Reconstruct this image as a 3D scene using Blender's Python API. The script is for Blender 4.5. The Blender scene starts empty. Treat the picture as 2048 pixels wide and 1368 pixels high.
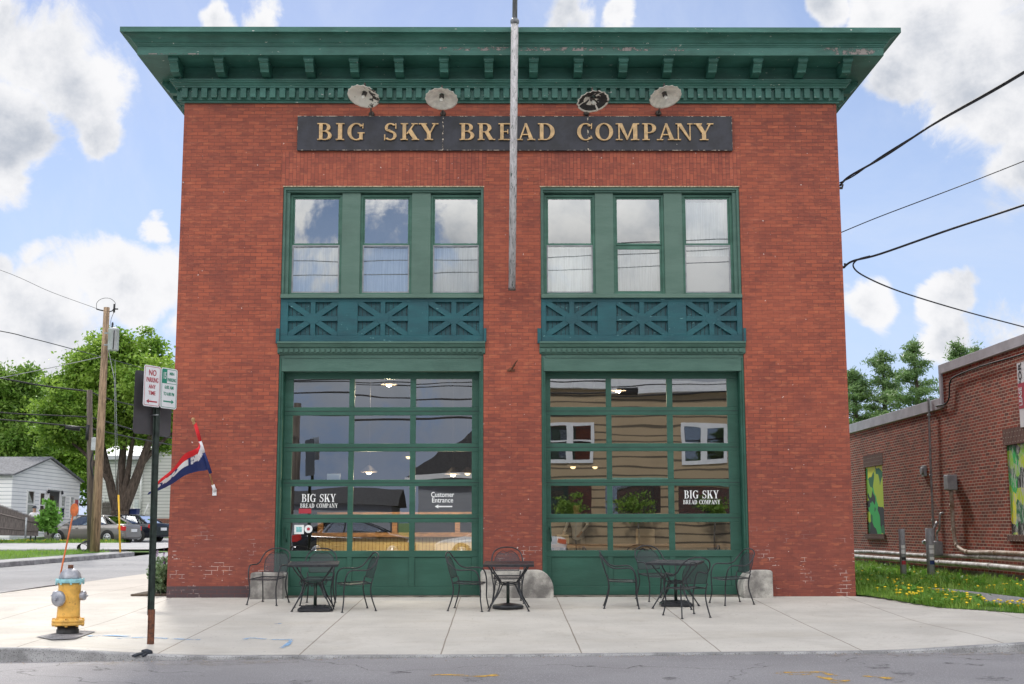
import bpy, math, random
import numpy as np
from mathutils import Vector, Matrix
random.seed(7); rng = np.random.default_rng(7)
PI = math.pi
scene = bpy.context.scene
col = scene.collection

# ------------------------------------------------------------------ camera
F, PITCH, YAW, ROLL, CX, CD, CH = 2528.15, 0.14533, 0.00792, -0.0018, -0.168, 22.400, 1.2046
_f = Vector((math.sin(YAW)*math.cos(PITCH), math.cos(YAW)*math.cos(PITCH), math.sin(PITCH)))
_r0 = Vector((math.cos(YAW), -math.sin(YAW), 0)); _u0 = _r0.cross(_f)
_r = _r0*math.cos(ROLL) + _u0*math.sin(ROLL); _u = -_r0*math.sin(ROLL) + _u0*math.cos(ROLL)
EYE = Vector((CX, -CD, CH))
cam_d = bpy.data.cameras.new("camera"); cam = bpy.data.objects.new("camera", cam_d); col.objects.link(cam)
cam_d.sensor_width = 36; cam_d.lens = F/2048*36; cam_d.clip_start = .1; cam_d.clip_end = 3000
cam.matrix_world = Matrix(((_r.x, _u.x, -_f.x, EYE.x), (_r.y, _u.y, -_f.y, EYE.y), (_r.z, _u.z, -_f.z, EYE.z), (0, 0, 0, 1)))
scene.camera = cam
def ray(px, py): return _r*((px-1024)/F) + _u*((684-py)/F) + _f
def at(px, py, Y):
    v = ray(px, py); return EYE + v*((Y+CD)/v.y)

# ------------------------------------------------------------------ node helper
class NT:
    def __init__(s, tree): s.t = tree; s.t.nodes.clear()
    def n(s, kind, **kw):
        nd = s.t.nodes.new(kind)
        for k, v in kw.items():
            if k.startswith('i_'):
                key = k[2:]; key = int(key) if key.isdigit() else key
                s.set(nd.inputs[key], v)
            else: setattr(nd, k, v)
        return nd
    def set(s, inp, v):
        if isinstance(v, bpy.types.NodeSocket): s.t.links.new(v, inp)
        elif isinstance(v, bpy.types.Node): s.t.links.new(v.outputs[0], inp)
        else:
            if isinstance(v, (tuple, list)) and len(v) == 3 and inp.type == 'RGBA': v = (*v, 1)
            inp.default_value = v
    def m(s, op, a, b=0., c=None, clamp=False):
        nd = s.t.nodes.new('ShaderNodeMath'); nd.operation = op; nd.use_clamp = clamp
        s.set(nd.inputs[0], a); s.set(nd.inputs[1], b)
        if c is not None: s.set(nd.inputs[2], c)
        return nd.outputs[0]
    def mix(s, f, a, b, bt='MIX'):
        nd = s.t.nodes.new('ShaderNodeMix'); nd.data_type = 'RGBA'; nd.blend_type = bt
        s.set(nd.inputs[0], f); s.set(nd.inputs[6], a); s.set(nd.inputs[7], b); return nd.outputs[2]
    def noise(s, vec, scale, detail=4, rough=.55, dist=0.):
        nd = s.n('ShaderNodeTexNoise', i_Scale=scale, i_Detail=detail, i_Roughness=rough, i_Distortion=dist)
        if vec is not None: s.set(nd.inputs['Vector'], vec)
        return nd.outputs[0]
    def ramp(s, v, lo, hi, a=0., b=1., smooth=True):
        nd = s.n('ShaderNodeMapRange'); nd.interpolation_type = 'SMOOTHSTEP' if smooth else 'LINEAR'
        s.set(nd.inputs[0], v); s.set(nd.inputs[1], lo); s.set(nd.inputs[2], hi); s.set(nd.inputs[3], a); s.set(nd.inputs[4], b)
        return nd.outputs[0]

# ------------------------------------------------------------------ world
EXPOSURE = 0.85
SUN_EL, SUN_AZ = math.radians(45), math.radians(-14)      # azimuth from +Y toward +X: the sun is behind the building, a little left
w = bpy.data.worlds.new("World"); scene.world = w; w.use_nodes = True
T = NT(w.node_tree)
g = T.n('ShaderNodeTexCoord').outputs['Generated']
sky = T.n('ShaderNodeTexSky'); sky.sky_type = 'NISHITA'; sky.sun_disc = False
sky.sun_elevation = SUN_EL; sky.sun_rotation = SUN_AZ; sky.air_density = 1.0; sky.dust_density = .2; sky.ozone_density = 2.0
blobs = [(55,110,150),(140,190,105),(40,290,80),(185,265,55),(0,240,120),(30,15,70),(435,42,42),(530,44,42),(1130,20,55),(1240,38,38),
 (85,510,50),(280,470,38),(5,540,45),(100,630,150),(205,590,110),(310,570,85),(30,650,110),(340,650,60),
 (1850,50,160),(1990,90,170),(1740,30,80),(1940,210,120),(1780,160,70),(2045,370,85),(1740,590,62),(1905,590,60),(1900,690,78),(2010,250,100),(20,345,65),(1640,15,50),
 (2250,200,300),(-250,300,250),(2300,650,250)]
sx = T.n('ShaderNodeSeparateXYZ'); T.set(sx.inputs[0], g)
warp = T.n('ShaderNodeTexNoise', i_Scale=9., i_Detail=6.); T.set(warp.inputs['Vector'], g)
off = T.n('ShaderNodeVectorMath', operation='MULTIPLY_ADD'); T.set(off.inputs[0], warp.outputs['Color']); off.inputs[1].default_value = (.09,)*3
T.set(off.inputs[2], g)
off2 = T.n('ShaderNodeVectorMath', operation='SUBTRACT'); T.set(off2.inputs[0], off.outputs[0]); off2.inputs[1].default_value = (.045,)*3
gv = off2.outputs[0]
acc = None
for (bx, by, br) in blobs:
    d = ray(bx, by).normalized()
    vm = T.n('ShaderNodeVectorMath', operation='DISTANCE'); T.set(vm.inputs[0], gv); vm.inputs[1].default_value = d
    mr = T.ramp(vm.outputs['Value'], 0., br/F*1.25, 1., 0., smooth=False)
    acc = mr if acc is None else T.m('MAXIMUM', acc, mr)
n1 = T.noise(g, 11., 12, .66, .6)
n2 = T.noise(g, 3.1, 9, .62, .3)
front = T.m('MULTIPLY', T.ramp(sx.outputs[1], .75, .45, 0., 1.), T.ramp(sx.outputs[2], .0, .32, .72, 1.))             # away from the photographed part of the sky: broken cloud
gen = T.m('MULTIPLY', T.ramp(n2, .40, .62, 0., .85), front)
dens = T.m('ADD', T.m('MAXIMUM', acc, gen), T.m('MULTIPLY', T.m('SUBTRACT', n1, .5), 1.5))
mask = T.ramp(dens, .20, .50)
thin = T.ramp(T.noise(g, 5.0, 8, .65, .8), .38, .78, .06, .48)  # thin high veil
shade = T.ramp(T.m('ADD', T.m('MULTIPLY', T.noise(g, 7.5, 9, .62), .8), T.m('MULTIPLY', dens, .16)), .42, .66)
ccol = T.mix(shade, (.53, .53, .54), (.27, .295, .34))
boost = T.m('ADD', 1., T.m('MULTIPLY', T.ramp(sx.outputs[1], .3, -.5, 0., 3.9), T.ramp(sx.outputs[2], .17, .42)))   # extra brightness added to high clouds behind the camera to light the shaded front
boost = T.m('MULTIPLY', boost, T.m('SUBTRACT', 1., T.m('MULTIPLY', T.ramp(sx.outputs[1], .1, -.3), T.ramp(sx.outputs[2], .15, .05, 0., .45))))           # low clouds on that side dimmed to darken the door reflections
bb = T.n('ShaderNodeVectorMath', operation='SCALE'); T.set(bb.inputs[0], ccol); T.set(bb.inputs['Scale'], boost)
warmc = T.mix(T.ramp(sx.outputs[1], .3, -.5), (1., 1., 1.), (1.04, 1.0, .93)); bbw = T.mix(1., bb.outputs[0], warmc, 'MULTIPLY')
bsky = T.n('ShaderNodeVectorMath', operation='SCALE'); T.set(bsky.inputs[0], sky.outputs[0]); bsky.inputs['Scale'].default_value = .068
tsky = T.mix(1., bsky.outputs[0], (1.09, .98, 1.0), 'MULTIPLY')
tsky = T.mix(T.ramp(sx.outputs[2], -.02, .42, .85, .0), tsky, (.29, .38, .56))     # pale blue air low over the horizon
s1 = T.mix(thin, tsky, (.42, .46, .54))
low_dim = T.m('MULTIPLY', T.ramp(sx.outputs[1], .1, -.3), T.ramp(sx.outputs[2], .17, .04, 0., .7)); s1 = T.mix(low_dim, s1, (.12, .18, .31))  # sky low behind the camera darkened for the reflections in the doors
s2 = T.mix(mask, s1, T.mix(T.m('MULTIPLY', low_dim, 1.2, clamp=True), bbw, (.26, .31, .42)))
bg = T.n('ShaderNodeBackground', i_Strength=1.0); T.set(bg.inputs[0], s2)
T.t.links.new(bg.outputs[0], T.n('ShaderNodeOutputWorld').inputs[0])

# ------------------------------------------------------------------ sun + view
sd = bpy.data.lights.new("sun", 'SUN'); sd.energy = 2.0; sd.angle = math.radians(6); sd.color = (1, .95, .87)
so = bpy.data.objects.new("sun", sd); col.objects.link(so)
sdir = Vector((math.sin(SUN_AZ)*math.cos(SUN_EL), math.cos(SUN_AZ)*math.cos(SUN_EL), math.sin(SUN_EL)))
so.rotation_euler = sdir.to_track_quat('Z', 'Y').to_euler()
vs = scene.view_settings; vs.view_transform = 'Standard'; vs.look = 'None'; vs.gamma = 1; vs.use_curve_mapping = False; vs.exposure = EXPOSURE
scene.render.engine = 'CYCLES'; scene.cycles.max_bounces = 7; scene.cycles.transparent_max_bounces = 24
scene.cycles.sample_clamp_indirect = 6

# ------------------------------------------------------------------ materials
M = {}
def newmat(name):
    m = bpy.data.materials.new(name); m.use_nodes = True; T = NT(m.node_tree); M[name] = m
    out = T.n('ShaderNodeOutputMaterial'); p = T.n('ShaderNodeBsdfPrincipled'); T.t.links.new(p.outputs[0], out.inputs[0])
    return m, T, p, out
def pm(name, c, rough=.6, var=.2, scale=6., c2=None, bump=0., bscale=None, metal=0., spec=.5, speck=None, thr=(.62, .68), sscale=40., detail=5, stretch=None):
    m, T, p, out = newmat(name)
    o = T.n('ShaderNodeTexCoord').outputs['Object']
    if stretch:
        mp = T.n('ShaderNodeMapping'); T.set(mp.inputs[0], o); mp.inputs['Scale'].default_value = stretch; o = mp.outputs[0]
    n = T.noise(o, scale, detail, .6)
    if c2 is None: c2 = tuple(min(1, x*(1-var*1.6)) for x in c)
    a = tuple(min(1, x*(1+var*.6)) for x in c)
    cc = T.mix(T.ramp(n, .34, .66), a, c2)
    if speck: cc = T.mix(T.ramp(T.noise(o, sscale, 3, .6), *thr), cc, speck)
    T.set(p.inputs['Base Color'], cc); p.inputs['Roughness'].default_value = rough; p.inputs['Metallic'].default_value = metal
    p.inputs['Specular IOR Level'].default_value = spec
    if bump:
        b = T.n('ShaderNodeBump', i_Strength=bump, i_Distance=.02); T.set(b.inputs['Height'], T.noise(o, bscale or scale*6, 5, .6)); T.set(p.inputs['Normal'], b.outputs[0])
    return m
def brickmat(name, c1, c2, mortar, bw=.205, rh=.0665, ms=.005, swap=False, old=False, bump=.35, worn=False):
    m, T, p, out = newmat(name)
    o = T.n('ShaderNodeTexCoord').outputs['Object']
    s = T.n('ShaderNodeSeparateXYZ'); T.set(s.inputs[0], o)
    u = T.m('ADD', s.outputs[0], s.outputs[1]); v = s.outputs[2]
    u = T.m('ADD', u, T.m('MULTIPLY', T.m('SUBTRACT', T.noise(o, 1.7, 2), .5), .012))
    v2 = T.m('ADD', v, T.m('MULTIPLY', T.m('SUBTRACT', T.noise(o, 2.3, 3), .5), .016))
    cb = T.n('ShaderNodeCombineXYZ')
    T.set(cb.inputs[0], v2 if swap else u); T.set(cb.inputs[1], u if swap else v2)
    b = T.n('ShaderNodeTexBrick', i_Scale=1., i_Bias=0.)
    b.inputs['Mortar Size'].default_value = ms; b.inputs['Mortar Smooth'].default_value = .3
    b.inputs['Brick Width'].default_value = bw; b.inputs['Row Height'].default_value = rh; b.offset = .5; b.squash = 1.0
    T.set(b.inputs['Vector'], cb.outputs[0]); T.set(b.inputs['Color1'], c1); T.set(b.inputs['Color2'], c2); T.set(b.inputs['Mortar'], mortar)
    c = b.outputs['Color']; fac = b.outputs['Fac']
    if old:
        low = T.ramp(T.m('ADD', v, T.m('MULTIPLY', T.noise(o, .9, 4), 1.6)), 1.3, 2.3, 1., 0.)
        bare = T.m('MULTIPLY', T.ramp(T.noise(o, 3.2, 4, .65), .545, .60), low)
        c = T.mix(T.m('MULTIPLY', fac, bare), c, (.62, .58, .54))
        big = T.ramp(T.noise(o, .55, 5, .62), .35, .68)
        c = T.mix(T.m('MULTIPLY', big, .45), c, (.40, .105, .058))
        c = T.mix(T.ramp(T.noise(o, 1.6, 6, .7), .48, .70, 0., .6), c, (.18, .045, .033))
        grime = T.ramp(T.m('ADD', v, T.m('MULTIPLY', T.noise(o, .6, 5, .65), 2.5)), 1.4, 5.6, .62, 0.)
        c = T.mix(T.m('MULTIPLY', grime, T.m('SUBTRACT', 1., T.m('MULTIPLY', fac, bare))), c, (.15, .042, .036))
        strk = T.n('ShaderNodeMapping'); T.set(strk.inputs[0], o); strk.inputs['Scale'].default_value = (2.2, 2.2, 14.)
        c = T.mix(T.ramp(T.noise(strk.outputs[0], 1.3, 5, .7), .5, .78, 0., .45), c, (.50, .17, .10))
        rain = T.n('ShaderNodeMapping'); T.set(rain.inputs[0], o); rain.inputs['Scale'].default_value = (3.5, 3.5, .35)
        c = T.mix(T.ramp(T.noise(rain.outputs[0], 1.5, 6, .65), .56, .75, 0., .35), c, (.14, .045, .035))
        pb_ = T.n('ShaderNodeMapping'); T.set(pb_.inputs[0], o); pb_.inputs['Scale'].default_value = (4.6, 4.6, 15.)
        c = T.mix(T.m('MULTIPLY', T.ramp(T.noise(pb_.outputs[0], 1., 1), .56, .66, 0., .34), T.m('SUBTRACT', 1., fac)), c, (.12, .036, .030))
        pb2 = T.n('ShaderNodeMapping'); T.set(pb2.inputs[0], o); pb2.inputs['Scale'].default_value = (4.6, 4.6, 15.); pb2.inputs['Location'].default_value = (7.3, 2.1, 5.7)
        c = T.mix(T.m('MULTIPLY', T.ramp(T.noise(pb2.outputs[0], 1., 1), .60, .68, 0., .30), T.m('SUBTRACT', 1., fac)), c, (.50, .16, .075))
        chips = T.ramp(T.noise(o, 15., 3, .5), .718, .74)
        c = T.mix(T.m('MULTIPLY', chips, .7), c, (.7, .62, .58))
        foot = T.m('MULTIPLY', T.ramp(v, .19, .2, 1., 0.), T.ramp(s.outputs[0], -4.6, -4.5, 1., 0.))
        c = T.mix(T.m('MULTIPLY', foot, T.m('SUBTRACT', 1., T.m('MULTIPLY', fac, .55))), c, (.075, .05, .055))
    else:
        c = T.mix(T.m('MULTIPLY', T.ramp(T.noise(o, .8, 4, .6), .4, .7), .3), c, (.06, .022, .018))
    T.set(p.inputs['Base Color'], c); p.inputs['Roughness'].default_value = .62 if old else .85
    p.inputs['Specular IOR Level'].default_value = .35
    h = T.m('ADD', T.m('MULTIPLY', fac, -1.), T.m('MULTIPLY', T.noise(o, 22., 4), .35))
    bp = T.n('ShaderNodeBump', i_Strength=bump, i_Distance=.012); T.set(bp.inputs['Height'], h); T.set(p.inputs['Normal'], bp.outputs[0])
    return m
brickmat('brick', (.365, .086, .043), (.215, .049, .031), (.12, .037, .028), old=True)
brickmat('brick_soldier', (.385, .092, .050), (.24, .054, .036), (.10, .032, .026), swap=True, old=True)
brickmat('brick_dark', (.36, .070, .040), (.13, .032, .025), (.50, .41, .33), ms=.0075, rh=.0675)
brickmat('brick_dark_soldier', (.12, .04, .034), (.08, .03, .027), (.30, .25, .21), ms=.008, swap=True)
def paint(name, c, chip=(.5, .52, .48), chipthr=(.70, .715), rough=.5, fade=None, cs=9.):
    m, T, p, out = newmat(name)
    o = T.n('ShaderNodeTexCoord').outputs['Object']
    mp = T.n('ShaderNodeMapping'); T.set(mp.inputs[0], o); mp.inputs['Scale'].default_value = (.5, 1, 2.2)
    n = T.noise(mp.outputs[0], 2.2, 7, .68)
    cc = T.mix(T.ramp(n, .32, .7), c, fade or tuple(min(1, x*1.45+.012) for x in c))
    cc = T.mix(T.ramp(T.noise(o, 1.1, 5, .6), .45, .7, 0., .45), cc, tuple(x*.62 for x in c))
    mp2 = T.n('ShaderNodeMapping'); T.set(mp2.inputs[0], o); mp2.inputs['Scale'].default_value = (1, 1, 2.5)
    cc = T.mix(T.ramp(T.noise(mp2.outputs[0], cs, 5, .62), *chipthr), cc, chip)
    T.set(p.inputs['Base Color'], cc); p.inputs['Roughness'].default_value = rough
    b = T.n('ShaderNodeBump', i_Strength=.25, i_Distance=.01); T.set(b.inputs['Height'], T.noise(mp.outputs[0], 18., 5)); T.set(p.inputs['Normal'], b.outputs[0])
    return m
paint('green_cornice', (.022, .105, .080), fade=(.048, .175, .142), chipthr=(.68, .70))
paint('green_trim', (.043, .112, .085), fade=(.068, .150, .118), chipthr=(.76, .77))
paint('green_pilaster', (.074, .145, .112), fade=(.095, .172, .136), chipthr=(.78, .79))
paint('green_sash', (.035, .115, .08), chipthr=(.76, .77))
paint('green_door', (.014, .078, .052), fade=(.025, .105, .074), chipthr=(.77, .78))
paint('teal_panel', (.003, .064, .082), fade=(.006, .098, .115), chip=(.14, .32, .33), chipthr=(.66, .69))
pm('caulk', (.55, .45, .30), .8, .4, 30)
pm('sign_board', (.020, .021, .032), .45, .3, 4, speck=(.5, .48, .44), thr=(.765, .775), sscale=14)
pm('sign_edge', (.05, .045, .05), .7, .3, 20, speck=(.6, .52, .42), thr=(.52, .58), sscale=16)
pm('gold', (.62, .40, .18), .38, .18, 9, spec=.6)
pm('enamel_white', (.80, .77, .70), .45, .12, 9)
def peeled(name, thr):
    m, T, p, out = newmat(name); o = T.n('ShaderNodeTexCoord').outputs['Object']
    T.set(p.inputs['Base Color'], T.mix(T.ramp(T.noise(o, 4.6, 6, .7), *thr), (.80, .77, .70), (.035, .035, .036))); p.inputs['Roughness'].default_value = .5
peeled('enamel_peeled', (.55, .57)); peeled('enamel_spotted', (.56, .585)); peeled('enamel_bare', (.36, .40))
pm('iron_dark', (.035, .034, .035), .7, .2, 9)
pm('iron', (.055, .052, .055), .55, .3, 12, c2=(.11, .085, .07), metal=.3)
pm('black_iron', (.028, .030, .036), .42, .25, 15, metal=.2)
pm('rust', (.16, .06, .03), .85, .4, 25, c2=(.07, .035, .025))
pm('flagpole_paint', (.52, .50, .51), .6, .2, 5, speck=(.03, .06, .045), thr=(.60, .63), sscale=9, stretch=(5, 5, .8), bump=.4)
pm('flagpole_metal', (.22, .23, .25), .5, .3, 5, stretch=(4, 4, .6))
pm('granite', (.36, .36, .365), .85, .25, 3, speck=(.11, .11, .11), thr=(.55, .65), sscale=70, bump=.5, bscale=40)
pm('granite_dirty', (.47, .45, .41), .9, .25, 2.6, c2=(.17, .16, .15), speck=(.12, .12, .12), thr=(.60, .70), sscale=90, bump=.6, bscale=30)
pm('white_siding', (.74, .76, .80), .55, .05, 2)
pm('grey_siding', (.58, .60, .60), .6, .06, 2)
pm('tan_siding', (.42, .33, .21), .7, .1, 2)
pm('shingle', (.16, .165, .18), .9, .3, 9, bump=.6, bscale=30)
pm('shingle_dark', (.035, .035, .04), .9, .3, 9)
pm('white_trim', (.78, .78, .78), .5, .04, 5)
pm('mint_trim', (.25, .50, .40), .6, .08, 5)
pm('door_black', (.012, .014, .02), .3, .2, 5)
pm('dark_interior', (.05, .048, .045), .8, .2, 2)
pm('interior_wall', (.05, .048, .045), .85, .2, 1)
pm('interior_floor', (.16, .12, .09), .6, .3, 3)
pm('curtain', (.80, .81, .83), .9, .12, 4, stretch=(14, 14, .4))
pm('screen_grey', (.34, .33, .35), .9, .06, 60)
pm('wood_counter', (.42, .22, .09), .5, .25, 6, stretch=(1, 6, 6))
pm('wood_pole', (.36, .25, .16), .85, .3, 3, speck=(.12, .08, .05), thr=(.6, .66), sscale=5, stretch=(5, 5, .5), bump=.4)
pm('wood_pole_old', (.15, .12, .10), .9, .3, 3, stretch=(6, 6, .4), bump=.4)
pm('wood_grey', (.15, .13, .12), .9, .35, 4, stretch=(12, 12, .8), bump=.4)
pm('wood_dowel', (.45, .27, .12), .5, .2, 10)
pm('cable', (.018, .018, .022), .6, .2, 5)
pm('galv', (.34, .36, .37), .45, .2, 12, metal=.5)
pm('transformer', (.50, .53, .56), .45, .1, 5)
pm('pipe_white', (.55, .55, .55), .5, .25, 5, c2=(.30, .27, .24))
pm('pipe_rusty', (.38, .33, .28), .6, .3, 6, c2=(.22, .13, .08))
pm('pipe_grey', (.30, .31, .33), .5, .15, 6)
pm('coping', (.46, .46, .50), .5, .1, 2)
pm('concrete_old', (.19, .17, .14), .9, .4, 3, bump=.4)
pm('hydrant_yellow', (.74, .42, .085), .55, .18, 5, speck=(.30, .14, .05), thr=(.62, .70), sscale=16, bump=.25, bscale=50)
pm('hydrant_silver', (.36, .37, .41), .42, .18, 9, metal=.45, bump=.2)
pm('hydrant_blue', (.26, .52, .56), .5, .15, 15)
pm('hydrant_black', (.03, .03, .03), .6, .3, 12)
pm('rod_orange', (.66, .17, .05), .5, .2, 9)
pm('yellow_plastic', (.80, .47, .02), .4, .08, 4)
pm('post_green', (.022, .035, .028), .4, .35, 12, metal=.3)
pm('sign_white', (.76, .77, .79), .35, .04, 3)
pm('sign_back', (.085, .082, .088), .4, .15, 2, metal=.3)
pm('sign_red', (.42, .03, .05), .4, .05, 3)
pm('sign_green', (.01, .24, .15), .4, .05, 3)
pm('decal_white', (.80, .82, .82), .5, .03, 3)
pm('decal_teal', (.25, .6, .62), .5, .2, 30)
pm('flag_red', (.72, .02, .03), .75, .1, 4)
pm('flag_white', (.80, .80, .84), .75, .05, 4)
pm('flag_blue', (.018, .035, .16), .75, .1, 4)
pm('glove', (.025, .032, .045), .7, .3, 20)
pm('bark', (.10, .075, .058), .95, .35, 3, stretch=(4, 4, .8), bump=.8, bscale=14)
pm('car_grey', (.24, .225, .215), .25, .04, 2, metal=.35)
pm('car_black', (.012, .014, .022), .12, .04, 2, metal=.2)
pm('car_white', (.7, .7, .7), .3, .04, 2)
pm('plastic_dark', (.02, .02, .02), .6, .2, 5)
pm('tyre', (.018, .018, .018), .85, .2, 5)
pm('rim', (.50, .51, .52), .3, .1, 5, metal=.6)
pm('tail_red', (.55, .02, .02), .2, .05, 5)
pm('head_clear', (.6, .62, .65), .15, .05, 5)
pm('bin_blue', (.012, .035, .16), .45, .1, 5)
pm('soil', (.11, .08, .055), .95, .4, 12, bump=.6)
pm('skin', (.48, .29, .21), .55, .06, 8)
pm('shirt_white', (.72, .72, .75), .85, .05, 6)
pm('cloth_dark', (.03, .035, .05), .85, .1, 6)
pm('chalk_blue', (.20, .42, .72), .9, .1, 4)
def alpha_paint(name, c, thr, sc=9.):
    m, T, p, out = newmat(name); o = T.n('ShaderNodeTexCoord').outputs['Object']
    p.inputs['Base Color'].default_value = (*c, 1); p.inputs['Roughness'].default_value = .9
    T.set(p.inputs['Alpha'], T.ramp(T.noise(o, sc, 6, .7), *thr))
alpha_paint('mark_yellow', (.60, .36, .05), (.44, .58)); alpha_paint('mark_blue', (.22, .42, .68), (.36, .66), 5.)
alpha_paint('sand', (.42, .37, .31), (.42, .9), 5.); alpha_paint('blot', (.09, .086, .09), (.40, .85), 9.)
# painted boards (abstract green shapes)
def mural(name, sc, seed):
    m, T, p, out = newmat(name); o = T.n('ShaderNodeTexCoord').outputs['Object']
    mp = T.n('ShaderNodeMapping'); T.set(mp.inputs[0], o); mp.inputs['Location'].default_value = (seed, seed*2, seed*3)
    wn = T.n('ShaderNodeTexNoise', i_Scale=1.6, i_Detail=1.); T.set(wn.inputs['Vector'], mp.outputs[0])
    ad = T.n('ShaderNodeVectorMath', operation='MULTIPLY_ADD'); T.set(ad.inputs[0], wn.outputs['Color']); ad.inputs[1].default_value = (.9,)*3; T.set(ad.inputs[2], mp.outputs[0])
    vo = T.n('ShaderNodeTexVoronoi', i_Scale=sc); T.set(vo.inputs['Vector'], ad.outputs[0])
    s = T.n('ShaderNodeSeparateColor'); T.set(s.inputs[0], vo.outputs['Color'])
    cr = T.n('ShaderNodeValToRGB'); cr.color_ramp.interpolation = 'CONSTANT'; T.set(cr.inputs[0], s.outputs[0])
    e = cr.color_ramp.elements; cols = [(0, (.01, .16, .05)), (.2, (.03, .48, .10)), (.38, (.50, .66, .03)), (.58, (.80, .80, .04)), (.80, (.012, .014, .016)), (.90, (.28, .58, .05))]
    e[0].position = 0; e[0].color = (*cols[0][1], 1); e[1].position = cols[1][0]; e[1].color = (*cols[1][1], 1)
    for q, c in cols[2:]:
        k = e.new(q); k.color = (*c, 1)
    cc = cr.outputs[0]
    if seed > 3:
        mp2 = T.n('ShaderNodeMapping'); T.set(mp2.inputs[0], o); mp2.inputs['Scale'].default_value = (6, 6, 1.3)
        cc = T.mix(T.ramp(T.noise(mp2.outputs[0], 4., 5, .7), .52, .56), cc, (.5, .52, .5))
    T.set(p.inputs['Base Color'], cc); p.inputs['Roughness'].default_value = .6
mural('mural_clean', 2.1, 1.3); mural('mural_worn', 2.6, 5.1)
# leaves
def leafmat(name, ca, cb, sc=.8):
    m, T, p, out = newmat(name); o = T.n('ShaderNodeTexCoord').outputs['Object']
    cc = T.mix(T.ramp(T.noise(o, sc, 4, .6), .35, .65), ca, cb)
    cc = T.mix(T.ramp(T.noise(o, 9., 2, .6), .45, .65, 0., .5), cc, tuple(x*1.5 for x in cb))
    T.set(p.inputs['Base Color'], cc); p.inputs['Roughness'].default_value = .5
    tr = T.n('ShaderNodeBsdfTranslucent'); T.set(tr.inputs[0], cc)
    mx = T.n('ShaderNodeMixShader', i_Fac=.42); T.t.links.new(p.outputs[0], mx.inputs[1]); T.t.links.new(tr.outputs[0], mx.inputs[2]); T.t.links.new(mx.outputs[0], out.inputs[0])
leafmat('leaf_maple', (.12, .25, .028), (.28, .42, .06)); leafmat('leaf_bright', (.14, .28, .03), (.28, .42, .06)); leafmat('leaf_pine', (.09, .18, .06), (.18, .28, .10))
leafmat('leaf_shrub', (.10, .26, .03), (.17, .36, .06)); leafmat('leaf_grass', (.12, .27, .03), (.26, .40, .07), 1.1); leafmat('leaf_lavender', (.11, .20, .08), (.20, .29, .15), 3.)
leafmat('leaf_far', (.10, .21, .03), (.22, .34, .06))
pm('dandelion', (.85, .60, .02), .7, .05, 5); pm('lavender_bloom', (.34, .22, .42), .8, .1, 5)
# glass
def glassmat(name, base, tint=(.92, .96, 1.), wav=.004, ws=1.2):
    m, T, p, out = newmat(name); T.t.nodes.remove(p)
    o = T.n('ShaderNodeTexCoord').outputs['Object']
    mp = T.n('ShaderNodeMapping'); T.set(mp.inputs[0], o); mp.inputs['Scale'].default_value = (.8, 1, 1.6)
    b = T.n('ShaderNodeBump', i_Strength=1., i_Distance=wav); T.set(b.inputs['Height'], T.noise(mp.outputs[0], ws, 1, .3))
    gl = T.n('ShaderNodeBsdfGlossy', i_Roughness=.0); gl.inputs['Color'].default_value = (*tint, 1); T.set(gl.inputs['Normal'], b.outputs[0])
    tr = T.n('ShaderNodeBsdfTransparent'); tr.inputs[0].default_value = (.86, .90, .89, 1) if name != 'glass_door' else (.66, .69, .68, 1)
    fr = T.n('ShaderNodeFresnel', i_IOR=1.5); fac = T.m('ADD', T.m('MULTIPLY', fr.outputs[0], 1.0), base, clamp=True)
    mx = T.n('ShaderNodeMixShader'); T.set(mx.inputs[0], fac); T.t.links.new(tr.outputs[0], mx.inputs[1]); T.t.links.new(gl.outputs[0], mx.inputs[2]); T.t.links.new(mx.outputs[0], out.inputs[0])
glassmat('glass_door', .27, wav=.0011); glassmat('glass_upper', .36, wav=.0006); glassmat('glass_car', .25, wav=0.)
# open iron mesh of the cafe furniture
def meshmat(name, open_):
    m, T, p, out = newmat(name); o = T.n('ShaderNodeTexCoord').outputs['UV']
    p.inputs['Base Color'].default_value = (.032, .034, .042, 1); p.inputs['Roughness'].default_value = .45; p.inputs['Metallic'].default_value = .2
    s = T.n('ShaderNodeSeparateXYZ'); T.set(s.inputs[0], o)
    k = 2*PI/.014
    a = T.m('SINE', T.m('MULTIPLY', T.m('ADD', s.outputs[0], s.outputs[1]), k)); b = T.m('SINE', T.m('MULTIPLY', T.m('SUBTRACT', s.outputs[0], s.outputs[1]), k))
    f = T.m('LESS_THAN', T.m('ABSOLUTE', T.m('MULTIPLY', a, b)), open_)
    T.set(p.inputs['Alpha'], f)
meshmat('iron_mesh', .46)
# lamps
m, T, p, out = newmat('bulb'); p.inputs['Emission Color'].default_value = (1, .72, .35, 1); p.inputs['Emission Strength'].default_value = 2.2
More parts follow.
